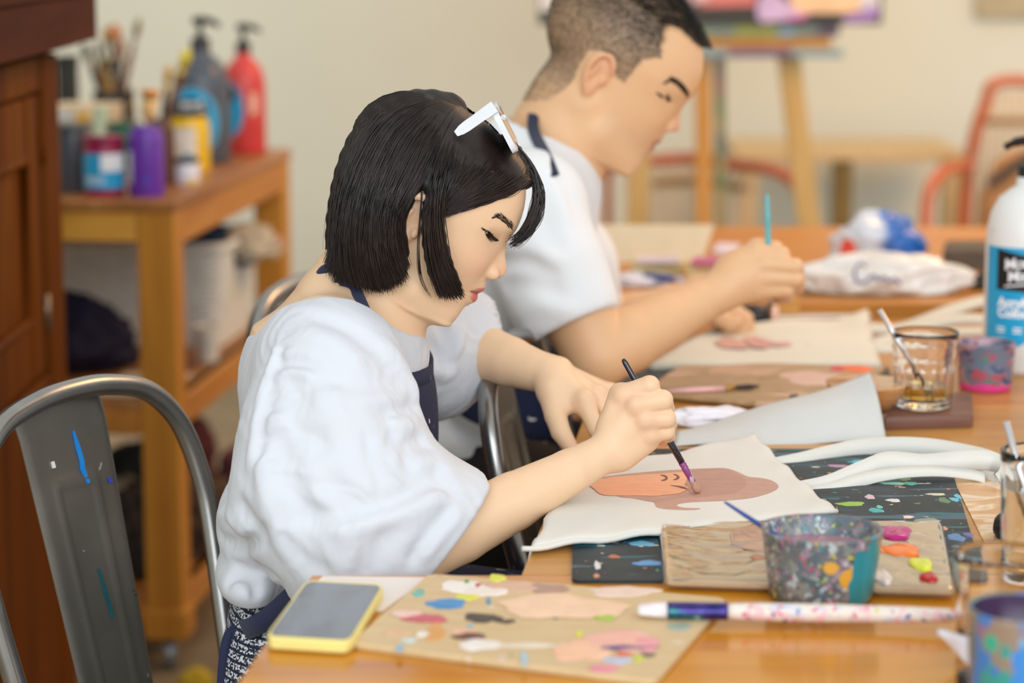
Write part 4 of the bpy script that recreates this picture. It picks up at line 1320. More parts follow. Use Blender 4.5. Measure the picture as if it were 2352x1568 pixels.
    hm = hair_mat('black_brown_hair', '#241a17', 0.36)
    me = mesh_from('hair', v-np.array(W_BASE), fc); hair = link('hair', me, hair_mat('deep_hair', '#0d0908', 0.55), W_ROOT)
    # loose strands
    rs = np.random.RandomState(11)
    out = []
    def layer(gs, n, jit, lift, tipj=0.10):
        Gs = np.array([G(g) for g in gs])
        K = len(Gs)
        s_ = rs.uniform(0, K-1, n); k = np.minimum(s_.astype(int), K-2); fr = (s_-k)[:, None, None]
        C = Gs[k]*(1-fr)+Gs[k+1]*fr
        m = C.shape[1]; t = np.linspace(0, 1, m)[None, :, None]
        clump = (np.sin(s_*23.0)*0.5+np.sin(s_*57.0)*0.5)[:, None]
        off = rs.normal(0, 1, (n, 1, 3))*jit*(0.5+0.9*t)
        C = C+off
        sgn = np.sign(C[:, :, 1]-YH)
        C[:, :, 1] += sgn*(lift+clump*0.0022*np.sin(t[:, :, 0]*PI))
        wob = rs.normal(0, 1, (n, 1, 3))*np.sin(t*PI*rs.uniform(1, 2.4, (n, 1, 1)))*jit*1.1
        C = C+wob
        # uneven ends
        L = 1-np.abs(rs.normal(0, tipj, (n, 1, 1)))
        tt = np.clip(t*L, 0, 1)*(m-1)
        i0 = np.minimum(tt.astype(int), m-2); fr2 = tt-i0
        a = np.take_along_axis(C, np.repeat(i0, 3, 2), 1); b = np.take_along_axis(C, np.repeat(i0+1, 3, 2), 1)
        out.append(a*(1-fr2)+b*fr2)
    def push(C):
        c0 = C.copy()
        for c_, r_ in CAPS:
            p0 = np.array(h.world(*c_)); R = np.array(A)
            L = (C-p0)@R.T/np.array(r_)
            q = np.linalg.norm(L, axis=-1, keepdims=True)
            k = np.where(q < 1.03, 1.03/np.maximum(q, 0.05), 1.0)
            k = np.where(np.abs(L[..., 2:3]) > 0, k, k)
            low = (L[..., 2:3] < -0.15)
            k = np.where(low, 1.0, k)
            C = ((L*k)*np.array(r_))@R+p0
        return C
    layer(back, 4200, 0.0016, 0.0035, 0.03)
    layer(lock, 1000, 0.0014, 0.0035, 0.035)
    layer(swept, 1700, 0.0012, 0.0030, 0.02)
    layer(bang, 260, 0.0016, 0.0, 0.10)
    layer(far_[:7], 900, 0.002, 0.003, 0.03)
    layer(far_[7:], 320, 0.002, 0.003, 0.04)
    layer(far_sw, 300, 0.002, 0.002, 0.03)
    C = push(push(np.concatenate(out)))
    strands('hair_strands', C-np.array(W_BASE), 0.00052, 0.00018, hm, hair, kind='stuff')
    # fly-aways
    out.clear()
    layer(back, 40, 0.0032, 0.003, 0.15)
    layer(swept, 20, 0.003, 0.004, 0.15)
    wisp = [[(968, 440, .084), (962, 500, .086), (958, 560, .084), (960, 620, .078), (972, 660, .070), (990, 682, .062)],
            [(970, 442, .084), (965, 505, .086), (962, 565, .083), (966, 625, .077), (978, 662, .069), (992, 684, .061)]]
    layer(wisp, 9, 0.0004, 0.0, 0.04)
    strands('loose_hair', push(np.concatenate(out))-np.array(W_BASE), 0.00028, 0.00012, hm, hair, kind='stuff')
bob_hair()

def sunglasses():
    """white frame pushed up on the head: an arm on the near side, the front seen edge on"""
    YH = 2.52
    white = plain('white_glasses_plastic', '#dde2ea', 0.25, var=0.01, coat=0.4)
    c = P(1135, 245, 2.52)
    r = thing('sunglasses', 'white framed sunglasses pushed up on the woman\'s dark hair', 'sunglasses', c)
    def bar(name, pts, hw_, th, wd):
        q = [Vector(p)-c for p in pts]
        MB().ribbon(q, [Vector(w_)*hw_ for w_ in wd], th).build(name, white, r)
    hy = 0.066
    for sg in (-1, 1):
        y = YH+sg*hy
        a = P(1047, 307, y); b = P(1136, 244, y)
        d = (b-a).normalized(); up = Vector((-d.z, 0, d.x))
        q = [a.lerp(b, t) for t in np.linspace(0, 1, 8)]
        hw_ = [0.0030, 0.0050, 0.0056, 0.0056, 0.0056, 0.0058, 0.0060, 0.0062]
        MB().ribbon([p-c for p in q], [up*x for x in hw_], 0.0042).build('temple_arm', white, r)
    # front: two lens rims and a bridge, in a plane from the hinge forwards and down
    a = P(1136, 244, YH); b = P(1184, 338, YH)
    e = (b-a); L = e.length; e.normalize(); nrm = Vector((-e.z, 0, e.x))
    nrm = Vector((e.z, 0, -e.x))
    lens = NT('dark_lens'); lens.set(Base_Color=srgb('#0b0a0a'), Roughness=0.05, Coat_Weight=0.3)
    for sg in (-1, 1):
        out_ = []; inn = []
        W2, H2 = 0.031, L/2
        for (x, y) in rrect(2*W2, 2*H2, 0.010, 5): out_.append((x, y))
        for (x, y) in rrect(2*W2-0.011, 2*H2-0.011, 0.007, 5): inn.append((x, y))
        n = len(out_); V = []; F = []
        for off in (-0.003, 0.003):
            for ring in (out_, inn):
                for x, y in ring:
                    wrap = -0.10*((abs(x+W2) if True else 0)**2)
                    p = a.lerp(b, 0.5)+Vector((0, sg*(0.0365+x*sg*1.0) if False else sg*0.0365+x, 0))+e*(-y)+nrm*off
                    V.append(p-c)
        for i in range(n):
            j = (i+1) % n
            F += [(i, j, n+j, n+i), (2*n+i, 3*n+i, 3*n+j, 2*n+j), (i, 2*n+i, 2*n+j, j), (n+i, n+j, 3*n+j, 3*n+i)]
        MB().add(V, F).build('lens_rim', white, r, auto=40)
        MB().add([V[n+i] for i in range(n)], [list(range(n))]).build('lens', lens.m, r)
    q = a.lerp(b, 0.3)
    MB().tube([q+Vector((0, -0.008, 0))-c, q+Vector((0.003, 0, 0.001))-c, q+Vector((0, 0.008, 0))-c], 0.0035, 8).build('bridge', white, r, smooth=True)
sunglasses()
# ------------------------------------------------------------------ the man
def man():
    YH = 3.2
    root = thing('person', 'man with cropped dark hair in a white T-shirt painting behind the woman', 'person', (-0.07, 3.2, 0.0))
    base = np.array(root.location, dtype=np.float32)
    def put(name, v, f, mat, col=None, par=None):
        me = mesh_from(name, v-base, f)
        if col is not None: set_col(me, col)
        return link(name, me, mat, par or root)
    h = Head((1380, 175), YH, math.radians(34))
    fld = Field((-0.12, 3.00, 1.0), (0.30, 3.40, 1.50), 0.0025)
    prof = [(1606, 118), (1603, 140), (1600, 168), (1592, 192), (1583, 212), (1572, 224),
            (1563, 236), (1560, 252), (1561, 270), (1563, 286), (1561, 297), (1553, 303), (1544, 301), (1533, 297),
            (1527, 308), (1522, 319), (1517, 328), (1505, 332), (1505, 338), (1498, 347), (1486, 354),
            (1480, 362), (1474, 374), (1462, 384), (1443, 390), (1415, 381), (1392, 372), (1370, 362)]
    wd = [(-0.16, 0.040), (-0.135, 0.044), (-0.115, 0.052), (-0.09, 0.058), (-0.06, 0.064), (-0.03, 0.070), (0.0, 0.074), (0.04, 0.075), (0.09, 0.066)]
    eu, ew = h.uw(1518, 200)
    eye = (eu+0.002, 0.0375, ew)
    cran = [((-0.010, 0, 0.058), (0.100, 0.078, 0.086), 0.02), ((0.03, 0, 0.050), (0.082, 0.070, 0.074), 0.02)]
    info = build_head(h, fld, prof, (6, 13), (14, 20), wd, cran, eye, h.uw(1568, 205)[1], None, sock=0.008)
    R3 = eye_sdf(fld, h, eye, math.radians(34), 0.0030)
    A = h.axes()
    au, aw = h.uw(1530, 286)
    for sg in (-1, 1): fld.ell(h.world(au, sg*0.0145, aw), (0.011, 0.0065, 0.0085), A, 0.005)
    mu, mw = h.uw(1506, 334)
    for sg in (-1, 1):
        q = cr([h.world(mu+0.006, 0, mw), h.world(mu+0.001, sg*0.011, mw), h.world(mu-0.013, sg*0.026, mw)], 4)
        for i in range(len(q)-1): fld.cone(q[i], q[i+1], 0.0014, 0.0012, 0.0018, 's')
    ec = h.uw(1368, 162)
    ear_sdf(fld, h, (ec[0], 0.0745, ec[1]), 0.90, math.radians(6))
    fld.chain([P(1325, 240, YH), P(1290, 320, YH), P(1255, 420, YH)], [0.064, 0.064, 0.075], 0.02)
    fld.chain([P(1336, 215, YH), P(1293, 300, YH), P(1232, 390, YH)], [0.042, 0.045, 0.062], 0.03)
    for sg in (-1, 1):
        fld.cone(P(1345, 240, YH+sg*0.055), P(1330, 390, YH+sg*0.016), 0.014, 0.011, 0.02)
        fld.cone(h.world(*[h.uw(1375, 300)[0], sg*0.054, h.uw(1375, 300)[1]]), h.world(*[h.uw(1430, 372)[0], sg*0.026, h.uw(1430, 372)[1]]), 0.016, 0.013, 0.025)
    hv, hf = fld.polygonise(); hv = relax(hv, hf, 1, 0.4)
    # near arm and painting hand
    fa = Field((-0.05, 2.86, 0.74), (0.46, 3.14, 1.16), 0.0026)
    S = P(1215, 480, 3.02); E = P(1372, 818, 2.965); Wr = P(1642, 676, 3.05)
    fa.chain([S, S.lerp(E, .5), E], [0.055, 0.049, 0.042], 0.005)
    d = Wr-E
    fa.chain([E, E+d*0.25, E+d*0.55, E+d*0.85, Wr], [0.0405, 0.0415, 0.0365, 0.0285, 0.0250], 0.004)
    mcp = [P(1742, 583, 3.06), P(1760, 606, 3.05), P(1762, 636, 3.05), P(1748, 664, 3.055)]
    pip = [P(1795, 585, 3.055), P(1826, 612, 3.045), P(1828, 640, 3.045), P(1806, 664, 3.05)]
    dip = [P(1800, 607, 3.085), P(1832, 634, 3.085), P(1832, 658, 3.085), P(1806, 680, 3.085)]
    tip = [P(1776, 618, 3.105), P(1808, 645, 3.105), P(1810, 665, 3.10), P(1788, 684, 3.095)]
    for i in range(4): fa.cone(Wr, mcp[i]+Vector((-0.003, 0.006, 0)), 0.0245, 0.0145, 0.006)
    fa.cone(P(1690, 625, 3.07), P(1735, 640, 3.07), 0.028, 0.022, 0.02)
    keep = fa.F; ffn = np.full(fa.n, 0.2, dtype=np.float32)
    for i in range(4):
        fa.F = np.full(fa.n, 0.2, dtype=np.float32); finger(fa, [mcp[i], pip[i], dip[i], tip[i]], (0.0125, 0.0112, 0.0098, 0.0084), 0.004); ffn = np.minimum(ffn, fa.F)
    h_ = np.maximum(0.008-np.abs(keep-ffn), 0)/0.008
    fa.F = np.minimum(keep, ffn)-h_*h_*0.002
    fa.chain([P(1695, 610, 3.085), P(1740, 572, 3.11), P(1778, 575, 3.115), P(1796, 600, 3.11)], [0.017, 0.0135, 0.0115, 0.009], 0.008)
    av, af = fa.polygonise(); av = relax(av, af, 1, 0.4)
    # far arm, loose fist on his bag
    fb = Field((-0.02, 3.26, 0.74), (0.38, 3.58, 1.12), 0.003)
    S2 = P(1250, 490, 3.38); E2 = P(1390, 760, 3.44); W2 = P(1610, 680, 3.44)
    fb.chain([S2, E2, E2.lerp(W2, .3), E2.lerp(W2, .7), W2], [0.052, 0.042, 0.041, 0.032, 0.026], 0.005)
    m2 = [P(1678, 712, 3.425), P(1682, 728, 3.44), P(1676, 738, 3.46), P(1665, 742, 3.48)]
    for i in range(4):
        fb.cone(W2, m2[i], 0.023, 0.0135, 0.014)
    keep = fb.F; ffn = np.full(fb.n, 0.2, dtype=np.float32)
    for i in range(4):
        fb.F = np.full(fb.n, 0.2, dtype=np.float32)
        a = m2[i]; finger(fb, [a, a+Vector((0.022, -0.004, -0.012)), a+Vector((0.014, -0.006, -0.030)), a+Vector((-0.006, -0.005, -0.030))], (0.0125, 0.0112, 0.010, 0.0088), 0.004); ffn = np.minimum(ffn, fb.F)
    fb.F = np.full(fb.n, 0.2, dtype=np.float32)
    finger(fb, [P(1640, 700, 3.42), P(1652, 730, 3.405), P(1672, 742, 3.40), P(1690, 738, 3.40)], (0.016, 0.013, 0.0115, 0.0095), 0.006); ffn = np.minimum(ffn, fb.F)
    h_ = np.maximum(0.008-np.abs(keep-ffn), 0)/0.008
    fb.F = np.minimum(keep, ffn)-h_*h_*0.002
    bv, bf = fb.polygonise(); bv = relax(bv, bf, 1, 0.4)
    ft = Field((-0.5, 2.9, 0.0), (0.65, 3.5, 1.2), 0.011)
    hip = P(1040, 1080, 3.2)
    ft.chain([P(1205, 480, YH), P(1120, 700, YH), hip], [0.075, 0.085, 0.10], 0.05)
    for sg in (-1, 1):
        k = Vector((0.36, YH+sg*0.13, 0.52)); a = Vector((0.34, YH+sg*0.13, 0.09))
        ft.chain([hip+Vector((0, sg*0.09, -0.03)), k], [0.075, 0.055], 0.04)
        ft.chain([k, a, a+Vector((0.17, 0, -0.05))], [0.055, 0.038, 0.03], 0.02)
    tv, tf = ft.polygonise()
    V, Fc = join_patches([(hv, hf), (av, af), (bv, bf), (tv, tf)])
    sk = np.array(srgb('#e3b78c')[:3]); col = np.tile(sk, (len(V), 1)); nh = len(hv)
    u, v, w_ = h.loc(hv)
    def blend(mask, c, sel=slice(0, nh)):
        m = np.clip(mask, 0, 1)[:, None]; col[sel] = col[sel]*(1-m)+np.array(srgb(c)[:3])*m
    # cropped scalp: region above the hairline, behind the temple and sideburn
    def img(px, py): return h.uw(px, py)
    # outline of the hairy area in the head's own side view
    poly = np.array([img(*p) for p in [(1625, 118), (1590, 95), (1555, 62), (1520, 50), (1512, 85), (1508, 122), (1470, 128), (1450, 150), (1428, 182), (1412, 172), (1402, 140), (1385, 112), (1350, 108), (1328, 140), (1315, 175), (1290, 200), (1262, 222), (1200, 230), (1180, -100), (1660, -100)]])
    def inside(pu, pw):
        c = np.zeros(len(pu), dtype=bool); n = len(poly); j = n-1
        for i in range(n):
            xi, yi = poly[i]; xj, yj = poly[j]
            cnd = ((yi > pw) != (yj > pw)) & (pu < (xj-xi)*(pw-yi)/(yj-yi+1e-12)+xi); c ^= cnd; j = i
        return c
    isear = (np.abs(v) > 0.0735) & (((u-ec[0])/0.0195)**2+((w_-ec[1])/0.031)**2 < 1)
    scalp = inside(u, w_) & ~isear
    hi = np.clip((w_-img(1420, 120)[1])/0.05, 0, 1)
    soft = np.clip((w_-img(1290, 205)[1]+0.010)/0.03, 0.0, 1)
    blend(scalp*(0.55+0.25*hi)*np.where(u < img(1330, 200)[0]+0.01, 0.25+0.75*soft, 1.0), '#574f45')
    earm = isear*1.0; blend(0.35*earm, '#d98c6c')
    nose_m = np.exp(-((w_-img(1555, 290)[1])/0.014)**2-(v/0.018)**2)*(u > 0.06); blend(0.4*nose_m, '#d98a78')
    lt, lb = img(1521, 321)[1], img(1497, 348)[1]
    lipm = np.clip((lt-w_)/0.002, 0, 1)*np.clip((w_-lb)/0.002, 0, 1)*np.exp(-(np.abs(v)/0.023)**8)*(u > 0.04); blend(0.7*lipm, '#b4706a')
    for sg in (-1, 1):
        c = np.array(h.world(eye[0], sg*eye[1], eye[2])); rel = hv-c
        fw = np.array(R3[0]); up = np.array(R3[2]); dd = np.linalg.norm(rel, axis=1); el = rel@up; fr = rel@fw
        m = (dd < 0.016)*(fr > 0.001)*np.exp(-((np.abs(el)-0.0016)/0.0016)**2); blend(0.75*m, '#3a261c')
    stub = np.exp(-((w_-img(1500, 350)[1])/0.02)**2)*(u > 0.03); blend(0.10*stub, '#6a5a4e')
    # brow, painted hair by hair below
    M['skin_m'] = skin_material('tan_skin', '#e3b78c')
    put('body', V, Fc, M['skin_m'], col)
    for sg in (-1, 1):
        e = eyeball('eyeball', h, eye, R3, root, sg); e.location = e.location-Vector(base)
    rs = np.random.RandomState(5)
    nr = vert_normals(hv, hf)
    idx = np.where(scalp)[0]
    pick = rs.choice(idx, 15000)
    # flow: forwards and up over the crown
    L = np.interp(w_[pick], [img(1400, 150)[1], img(1420, 60)[1], img(1480, -10)[1]], [0.0022, 0.005, 0.011])
    front = np.clip((u[pick]-0.05)/0.05, 0, 1); L = L+0.005*front*(w_[pick] > img(1560, 80)[1]-0.01)
    fwd = np.array([h.f[0], 0, h.f[1]])
    p0 = hv[pick]; n0 = nr[pick]
    dirv = n0*0.75+fwd*0.5+rs.normal(0, 0.16, (len(pick), 3))
    dirv /= np.linalg.norm(dirv, axis=1, keepdims=True)
    C = np.stack([p0-n0*0.001, p0+dirv*L[:, None]*0.5, p0+(dirv+fwd*0.25)*L[:, None]], 1)
    hm = hair_mat('cropped_black_hair', '#15110e', 0.5)
    strands('cropped_hair', C-base, 0.00027, 0.00014, hm, root, kind='stuff')
    # brows
    for s2 in (-1, 1):
        br = []
        bp = np.array([(1530, 190), (1543, 184), (1556, 190), (1568, 202), (1578, 216), (1582, 224)])
        for i in range(420):
            t = rs.uniform(0, len(bp)-1); k = int(min(t, len(bp)-2)); fr = t-k
            p = bp[k]*(1-fr)+bp[k+1]*fr+np.array([0.6, -0.7])*rs.uniform(-6.5, 6.5)
            dd = (bp[k+1]-bp[k]); dd = -dd/np.linalg.norm(dd)+np.array([0, -0.3])
            a = hit(fld, p[0], p[1], lift=0.0005); b = hit(fld, p[0]+dd[0]*9, p[1]+dd[1]*9, lift=0.001)
            if a is None or b is None or (b-a).length > 0.014 or a.y > YH: continue
            q = resample([a, a.lerp(b, .5)+Vector((0, -0.0008, 0)), b], 4)
            if s2 > 0: q[:, 1] = 2*YH-q[:, 1]
            br.append(q)
        strands('eyebrow', np.array(br)-base, 0.00026, 0.00012, hair_mat('dark_brow', '#33241a', 0.6), root, kind='stuff')
    ln = [hit(fld, x, y, lift=0.0006) for x, y in ((1506, 211), (1514, 217), (1523, 223), (1532, 227), (1541, 229))]
    ln = [p for p in ln if p is not None]
    q = [Vector(p) for p in cr(ln, 5)]; rr_ = list(np.interp(np.linspace(0, 1, len(q)), [0, 0.3, 0.8, 1], [0.0005, 0.0017, 0.0016, 0.0006]))
    lmm = hair_mat('dark_lash', '#1d1410', 0.6)
    for s2 in (0, 1):
        MB().tube([Vector((p.x-base[0], (2*YH-p.y if s2 else p.y)-base[1], p.z-base[2])) for p in q], rr_, 8).build('eyelash', lmm, root, smooth=True)
    # ---- T-shirt
    f = Field((-0.34, 2.85, 0.60), (0.20, 3.55, 1.26), 0.0042)
    f.ell(P(1165, 560, YH), (0.092, 0.175, 0.16), None, 0.04)
    f.chain([P(1235, 400, YH), P(1175, 520, YH), P(1120, 700, YH), P(1060, 880, YH), P(1030, 1000, 3.2)], [0.072, 0.098, 0.112, 0.112, 0.118], 0.05)
    f.ell(P(1085, 800, YH), (0.11, 0.165, 0.16), None, 0.04)
    f.ell(P(1040, 980, YH), (0.115, 0.17, 0.09), None, 0.04)
    f.chain([P(1225, 420, YH), P(1222, 470, 3.035)], [0.068, 0.066], 0.05)
    f.chain([P(1225, 420, YH), P(1240, 470, 3.365)], [0.068, 0.066], 0.05)
    f.chain([P(1218, 480, 3.02), P(1262, 620, 2.985), P(1300, 712, 2.975), P(1318, 756, 2.972)], [0.066, 0.065, 0.059, 0.054], 0.03)
    f.chain([P(1245, 480, 3.38), P(1310, 610, 3.42), P(1345, 700, 3.43)], [0.064, 0.062, 0.054], 0.03)
    for pts, wd_, dp in [([(1130, 610), (1200, 600), (1290, 640)], 0.012, -0.009), ([(1150, 660), (1220, 650), (1300, 680)], 0.012, -0.008),
                         ([(1160, 560), (1230, 570), (1290, 600)], 0.014, 0.007), ([(1210, 440), (1250, 520), (1290, 590)], 0.012, -0.007),
                         ([(1240, 380), (1280, 450), (1310, 520)], 0.010, 0.006), ([(1180, 720), (1250, 700), (1330, 720)], 0.012, 0.006),
                         ([(1050, 960), (1090, 1000), (1120, 1060)], 0.012, -0.010), ([(1030, 1000), (1060, 1040), (1100, 1080)], 0.012, 0.008)]:
        fold(f, pts, wd_, dp)
    c = P(1272, 395, YH)
    sl, X, Y, Z = f.sub((c.x-0.14, YH-0.14, c.z-0.09), (c.x+0.16, YH+0.14, c.z+0.2))
    q = np.sqrt(((X-c.x+0.030-(Z-c.z)*0.50)/0.072)**2+((Y-YH)/0.078)**2)
    f.comb(sl, ((q-1)*0.07).astype(np.float32), 0.003, 's')
    hd = (E-S).normalized(); hp = P(1312, 752, 2.972)
    sl, X, Y, Z = f.sub((0.0, 2.86, 0.7), (0.2, 3.08, 1.0))
    f.comb(sl, ((X-hp.x)*hd.x+(Y-hp.y)*hd.y+(Z-hp.z)*hd.z).astype(np.float32), 0.003, 'i')
    f.cone(hp+hd*0.02, hp-hd*0.03, 0.049, 0.047, 0.003, 's')
    v2, fc = f.polygonise(); v2 = relax(v2, fc, 2, 0.5)
    fs = f
    put('t_shirt', v2, fc, cloth_mat('white_jersey', '#e8ebee', 0.8, 1200, 0.1, 0.01).m)
    # ---- trousers
    f = Field((-0.36, 2.9, 0.36), (0.45, 3.5, 0.76), 0.009)
    f.ell(hip+Vector((0, 0, 0.0)), (0.135, 0.185, 0.11), None, 0.02)
    for sg in (-1, 1):
        f.chain([hip+Vector((0.02, sg*0.1, -0.02)), Vector((0.38, YH+sg*0.13, 0.525))], [0.095, 0.072], 0.04)
    v2, fc = f.polygonise()
    put('trousers', v2, fc, plain('black_trousers', '#111216', 0.85, var=0.05))
    # ---- apron
    ap = bpy.data.objects.new('apron', None); COL.objects.link(ap); ap.parent = root
    navy = cloth_mat('dark_navy_tape', '#1c2440', 0.8).m
    B = Vector(base)
    path = []
    for p_ in [(1226, 262), (1216, 284), (1226, 308), (1240, 330), (1252, 352), (1263, 378), (1272, 404)]:
        hs = [q for q in (hit(fld, *p_, lift=0.003), hit(fs, *p_, lift=0.004)) if q is not None]
        if hs: path.append(min(hs, key=lambda q: q.y))
    for _ in range(2):
        path = [path[0]]+[(path[i-1]+path[i]*2+path[i+1])/4+Vector((0, -0.0015, 0)) for i in range(1, len(path)-1)]+[path[-1]]
    def rib(name, path, hw_, mat):
        path = [Vector(p) for p in cr(path, 5)]; wv = []
        for i, p in enumerate(path):
            a = path[max(i-1, 0)]; b = path[min(i+1, len(path)-1)]; t = (b-a).normalized()
            vd = Vector((-p.x, -p.y, CAMZ-p.z)).normalized(); wv.append(t.cross(vd).normalized()*hw_)
        MB().ribbon([p-B for p in path], wv, 0.003).build(name, mat, ap, smooth=True)
    if len(path) > 2: rib('neck_strap', path, 0.0075, navy)
    k = Field((0.0, 3.12, 1.15), (0.07, 3.28, 1.28), 0.003)
    for pts in ([(1240, 240), (1225, 255), (1220, 275), (1232, 285)], [(1245, 240), (1232, 238), (1222, 262)]):
        q = cr([P(x, y, 3.17+0.008*i) for i, (x, y) in enumerate(pts)], 4)
        for i in range(len(q)-1): k.cone(q[i], q[i+1], 0.0055, 0.0055, 0.002)
    vk, fk = k.polygonise(); link('strap_knot', mesh_from('strap_knot', vk-base, fk), navy, ap)
    V = []; F = []
    rows = [(548, 1336), (590, 1340), (640, 1344), (720, 1336), (800, 1300)]
    for py, px in rows:
        for i in range(9):
            t = -1+2*i/8; p = P(px, py, 3.2)
            V.append((p.x-0.022*t*t, 3.2+t*0.12, p.z))
    for j in range(len(rows)-1):
        for i in range(8):
            a = j*9+i; F.append((a, a+1, a+10, a+9))
    o = link('bib', mesh_from('bib', np.array(V)-base, F), M['apron'], ap); md = o.modifiers.new('thickness', 'SOLIDIFY'); md.thickness = 0.004
    # skirt of the apron wrapped round the near hip
    V = []; F = []
    for j, (py0, py1) in enumerate([(0, 0), (.33, 0), (.66, 0), (1, 0)]):
        for i, (xt, yt, xb, yb, Yd) in enumerate([(1030, 880, 1030, 930, 3.02), (1065, 850, 1075, 965, 3.015), (1110, 835, 1130, 985, 3.01), (1160, 835, 1180, 1000, 3.01), (1215, 840, 1240, 1015, 3.02), (1290, 850, 1320, 1010, 3.04)]):
            x = xt+(xb-xt)*py0; y = yt+(yb-yt)*py0
            q = P(x, y, Yd); V.append(tuple(q))
    for j in range(3):
        for i in range(5):
            a = j*6+i; F.append((a, a+1, a+7, a+6))
    o = link('apron_skirt', mesh_from('apron_skirt', np.array(V)-base, F), M['apron'], ap)
    md = o.modifiers.new('soft', 'SUBSURF'); md.levels = 2; md.render_levels = 2
    md = o.modifiers.new('thickness', 'SOLIDIFY'); md.thickness = 0.004
    return root
man()
# ------------------------------------------------------------------ things on the tables
def qmap(c, z):
    """bilinear map from four seen corners (near-left, near-right, far-right, far-left) onto the level z"""
    a, b, c_, d = [PZ(x, y, z) for x, y in c]
    def f(s, t): return (a*(1-s)+b*s)*(1-t)+(d*(1-s)+c_*s)*t
    return f
def slab(name, c, z0, z1, mat, parent, org, rad=0.06, n=5, inset=0.0, bev=0.0):
    f = qmap(c, z1)
    o = [( (x+0.5), (y+0.5)) for x, y in rrect(1-2*inset, 1-2*inset, rad, n)]
    top = [f(s, t) for s, t in o]
    m = MB()
    N = len(top)
    cen = sum(top, Vector())/N
    if bev > 0:
        def shrink(p): 
            d = (cen-p); d.z = 0; return p+d.normalized()*bev
        rings = [([shrink(p) for p in top], z0), (top, z0+bev), (top, z1-bev), ([shrink(p) for p in top], z1)]
    else: rings = [(top, z0), (top, z1)]
    V = []; F = []
    for r_, z in rings: V += [(p.x-org[0], p.y-org[1], z-org[2]) for p in r_]
    for k in range(len(rings)-1):
        for i in range(N):
            j = (i+1) % N; F.append((k*N+i, k*N+j, (k+1)*N+j, (k+1)*N+i))
    F.append(list(range(N))[::-1]); F.append(list(range((len(rings)-1)*N, len(rings)*N)))
    return m.add(V, F).build(name, mat, parent, auto=40)
_rb = random.Random(4)
def blob(name, px, py, wpx, hpx, colr, z, parent, org, th=0.0012, ang=0.0, rough=0.35, n=26, mat=None, jag=0.13):
    c = PZ(px, py, z); sx = wpx/2/ppm(c.y); sy = (PZ(px, py-hpx/2, z)-c).length
    V = []; F = []
    ph = [_rb.uniform(0, 6.28) for _ in range(4)]
    rings = [(1.0, 0.0), (0.96, 0.6), (0.75, 0.95), (0.4, 1.0)]
    ca, sa = math.cos(ang), math.sin(ang)
    for rr, zz in rings:
        for k in range(n):
            a = 2*PI*k/n
            j = 1+jag*math.sin(2*a+ph[0])*0.6+jag*math.sin(3*a+ph[1])*0.7+jag*0.6*math.sin(5*a+ph[2])+jag*0.4*math.sin(9*a+ph[3])
            x = sx*rr*j*math.cos(a); y = sy*rr*j*math.sin(a)
            x, y = x*ca-y*sa, x*sa+y*ca
            V.append((c.x-org[0]+x, c.y-org[1]+y, z-org[2]+th*zz*(1+0.25*math.sin(a*3+ph[1]))))
    for i in range(3):
        for k in range(n): F.append((i*n+k, i*n+(k+1) % n, (i+1)*n+(k+1) % n, (i+1)*n+k))
    F.append(list(range(3*n, 4*n)))
    if mat is None: mat = plain('paint_'+colr.strip('#'), colr, rough, var=0.04, nscale=60)
    return MB().add(V, F).build(name, mat, parent, smooth=True)

# phone
def phone():
    c = [(606, 1462), (806, 1474), (886, 1340), (703, 1330)]
    org = PZ(745, 1405, T)
    r = thing('smartphone', 'smartphone in a pale yellow case lying on the table corner', 'phone', org)
    ycase = plain('yellow_phone_case', '#efe08a', 0.45, var=0.02)
    z1 = T+0.0125
    slab('case', c, T+0.0015, z1, ycase, r, org, 0.11, 6, bev=0.002)
    g = NT('phone_glass'); g.set(Base_Color=srgb('#20242a'), Roughness=0.06, Coat_Weight=0.8, Coat_Roughness=0.02)
    slab('screen', c, z1-0.0005, z1+0.0004, g.m, r, org, 0.085, 6, inset=0.035)
    f = qmap(c, T+0.006); a = f(0.44, 0.0); b = f(0.56, 0.0); d = (b-a).normalized()
    MB().ribbon([a-org+Vector((0, -0.0008, 0)), b-org+Vector((0, -0.0008, 0))], [Vector((0, 0, 0.0014))]*2, 0.002).build('charging_port', plain('port_dark', '#2b2320', 0.6), r)
    # camera lip under the phone keeps it just off the table
    slab('case_back', c, T+0.0004, T+0.0016, ycase, r, org, 0.11, 6, inset=0.02)
phone()

def paper_sheet():
    c = [(655, 1402), (880, 1402), (984, 1325), (742, 1322)]
    org = PZ(860, 1360, T)
    r = slab('paper_sheet', c, T+0.0002, T+0.0009, plain('white_paper', '#eae4df', 0.7, var=0.01), None, org, 0.01, 2)
    r.location = org
    # clear of the phone: the phone lies on it
    tag(r, 'sheet of white paper tucked under the yellow phone case', 'paper')
paper_sheet()

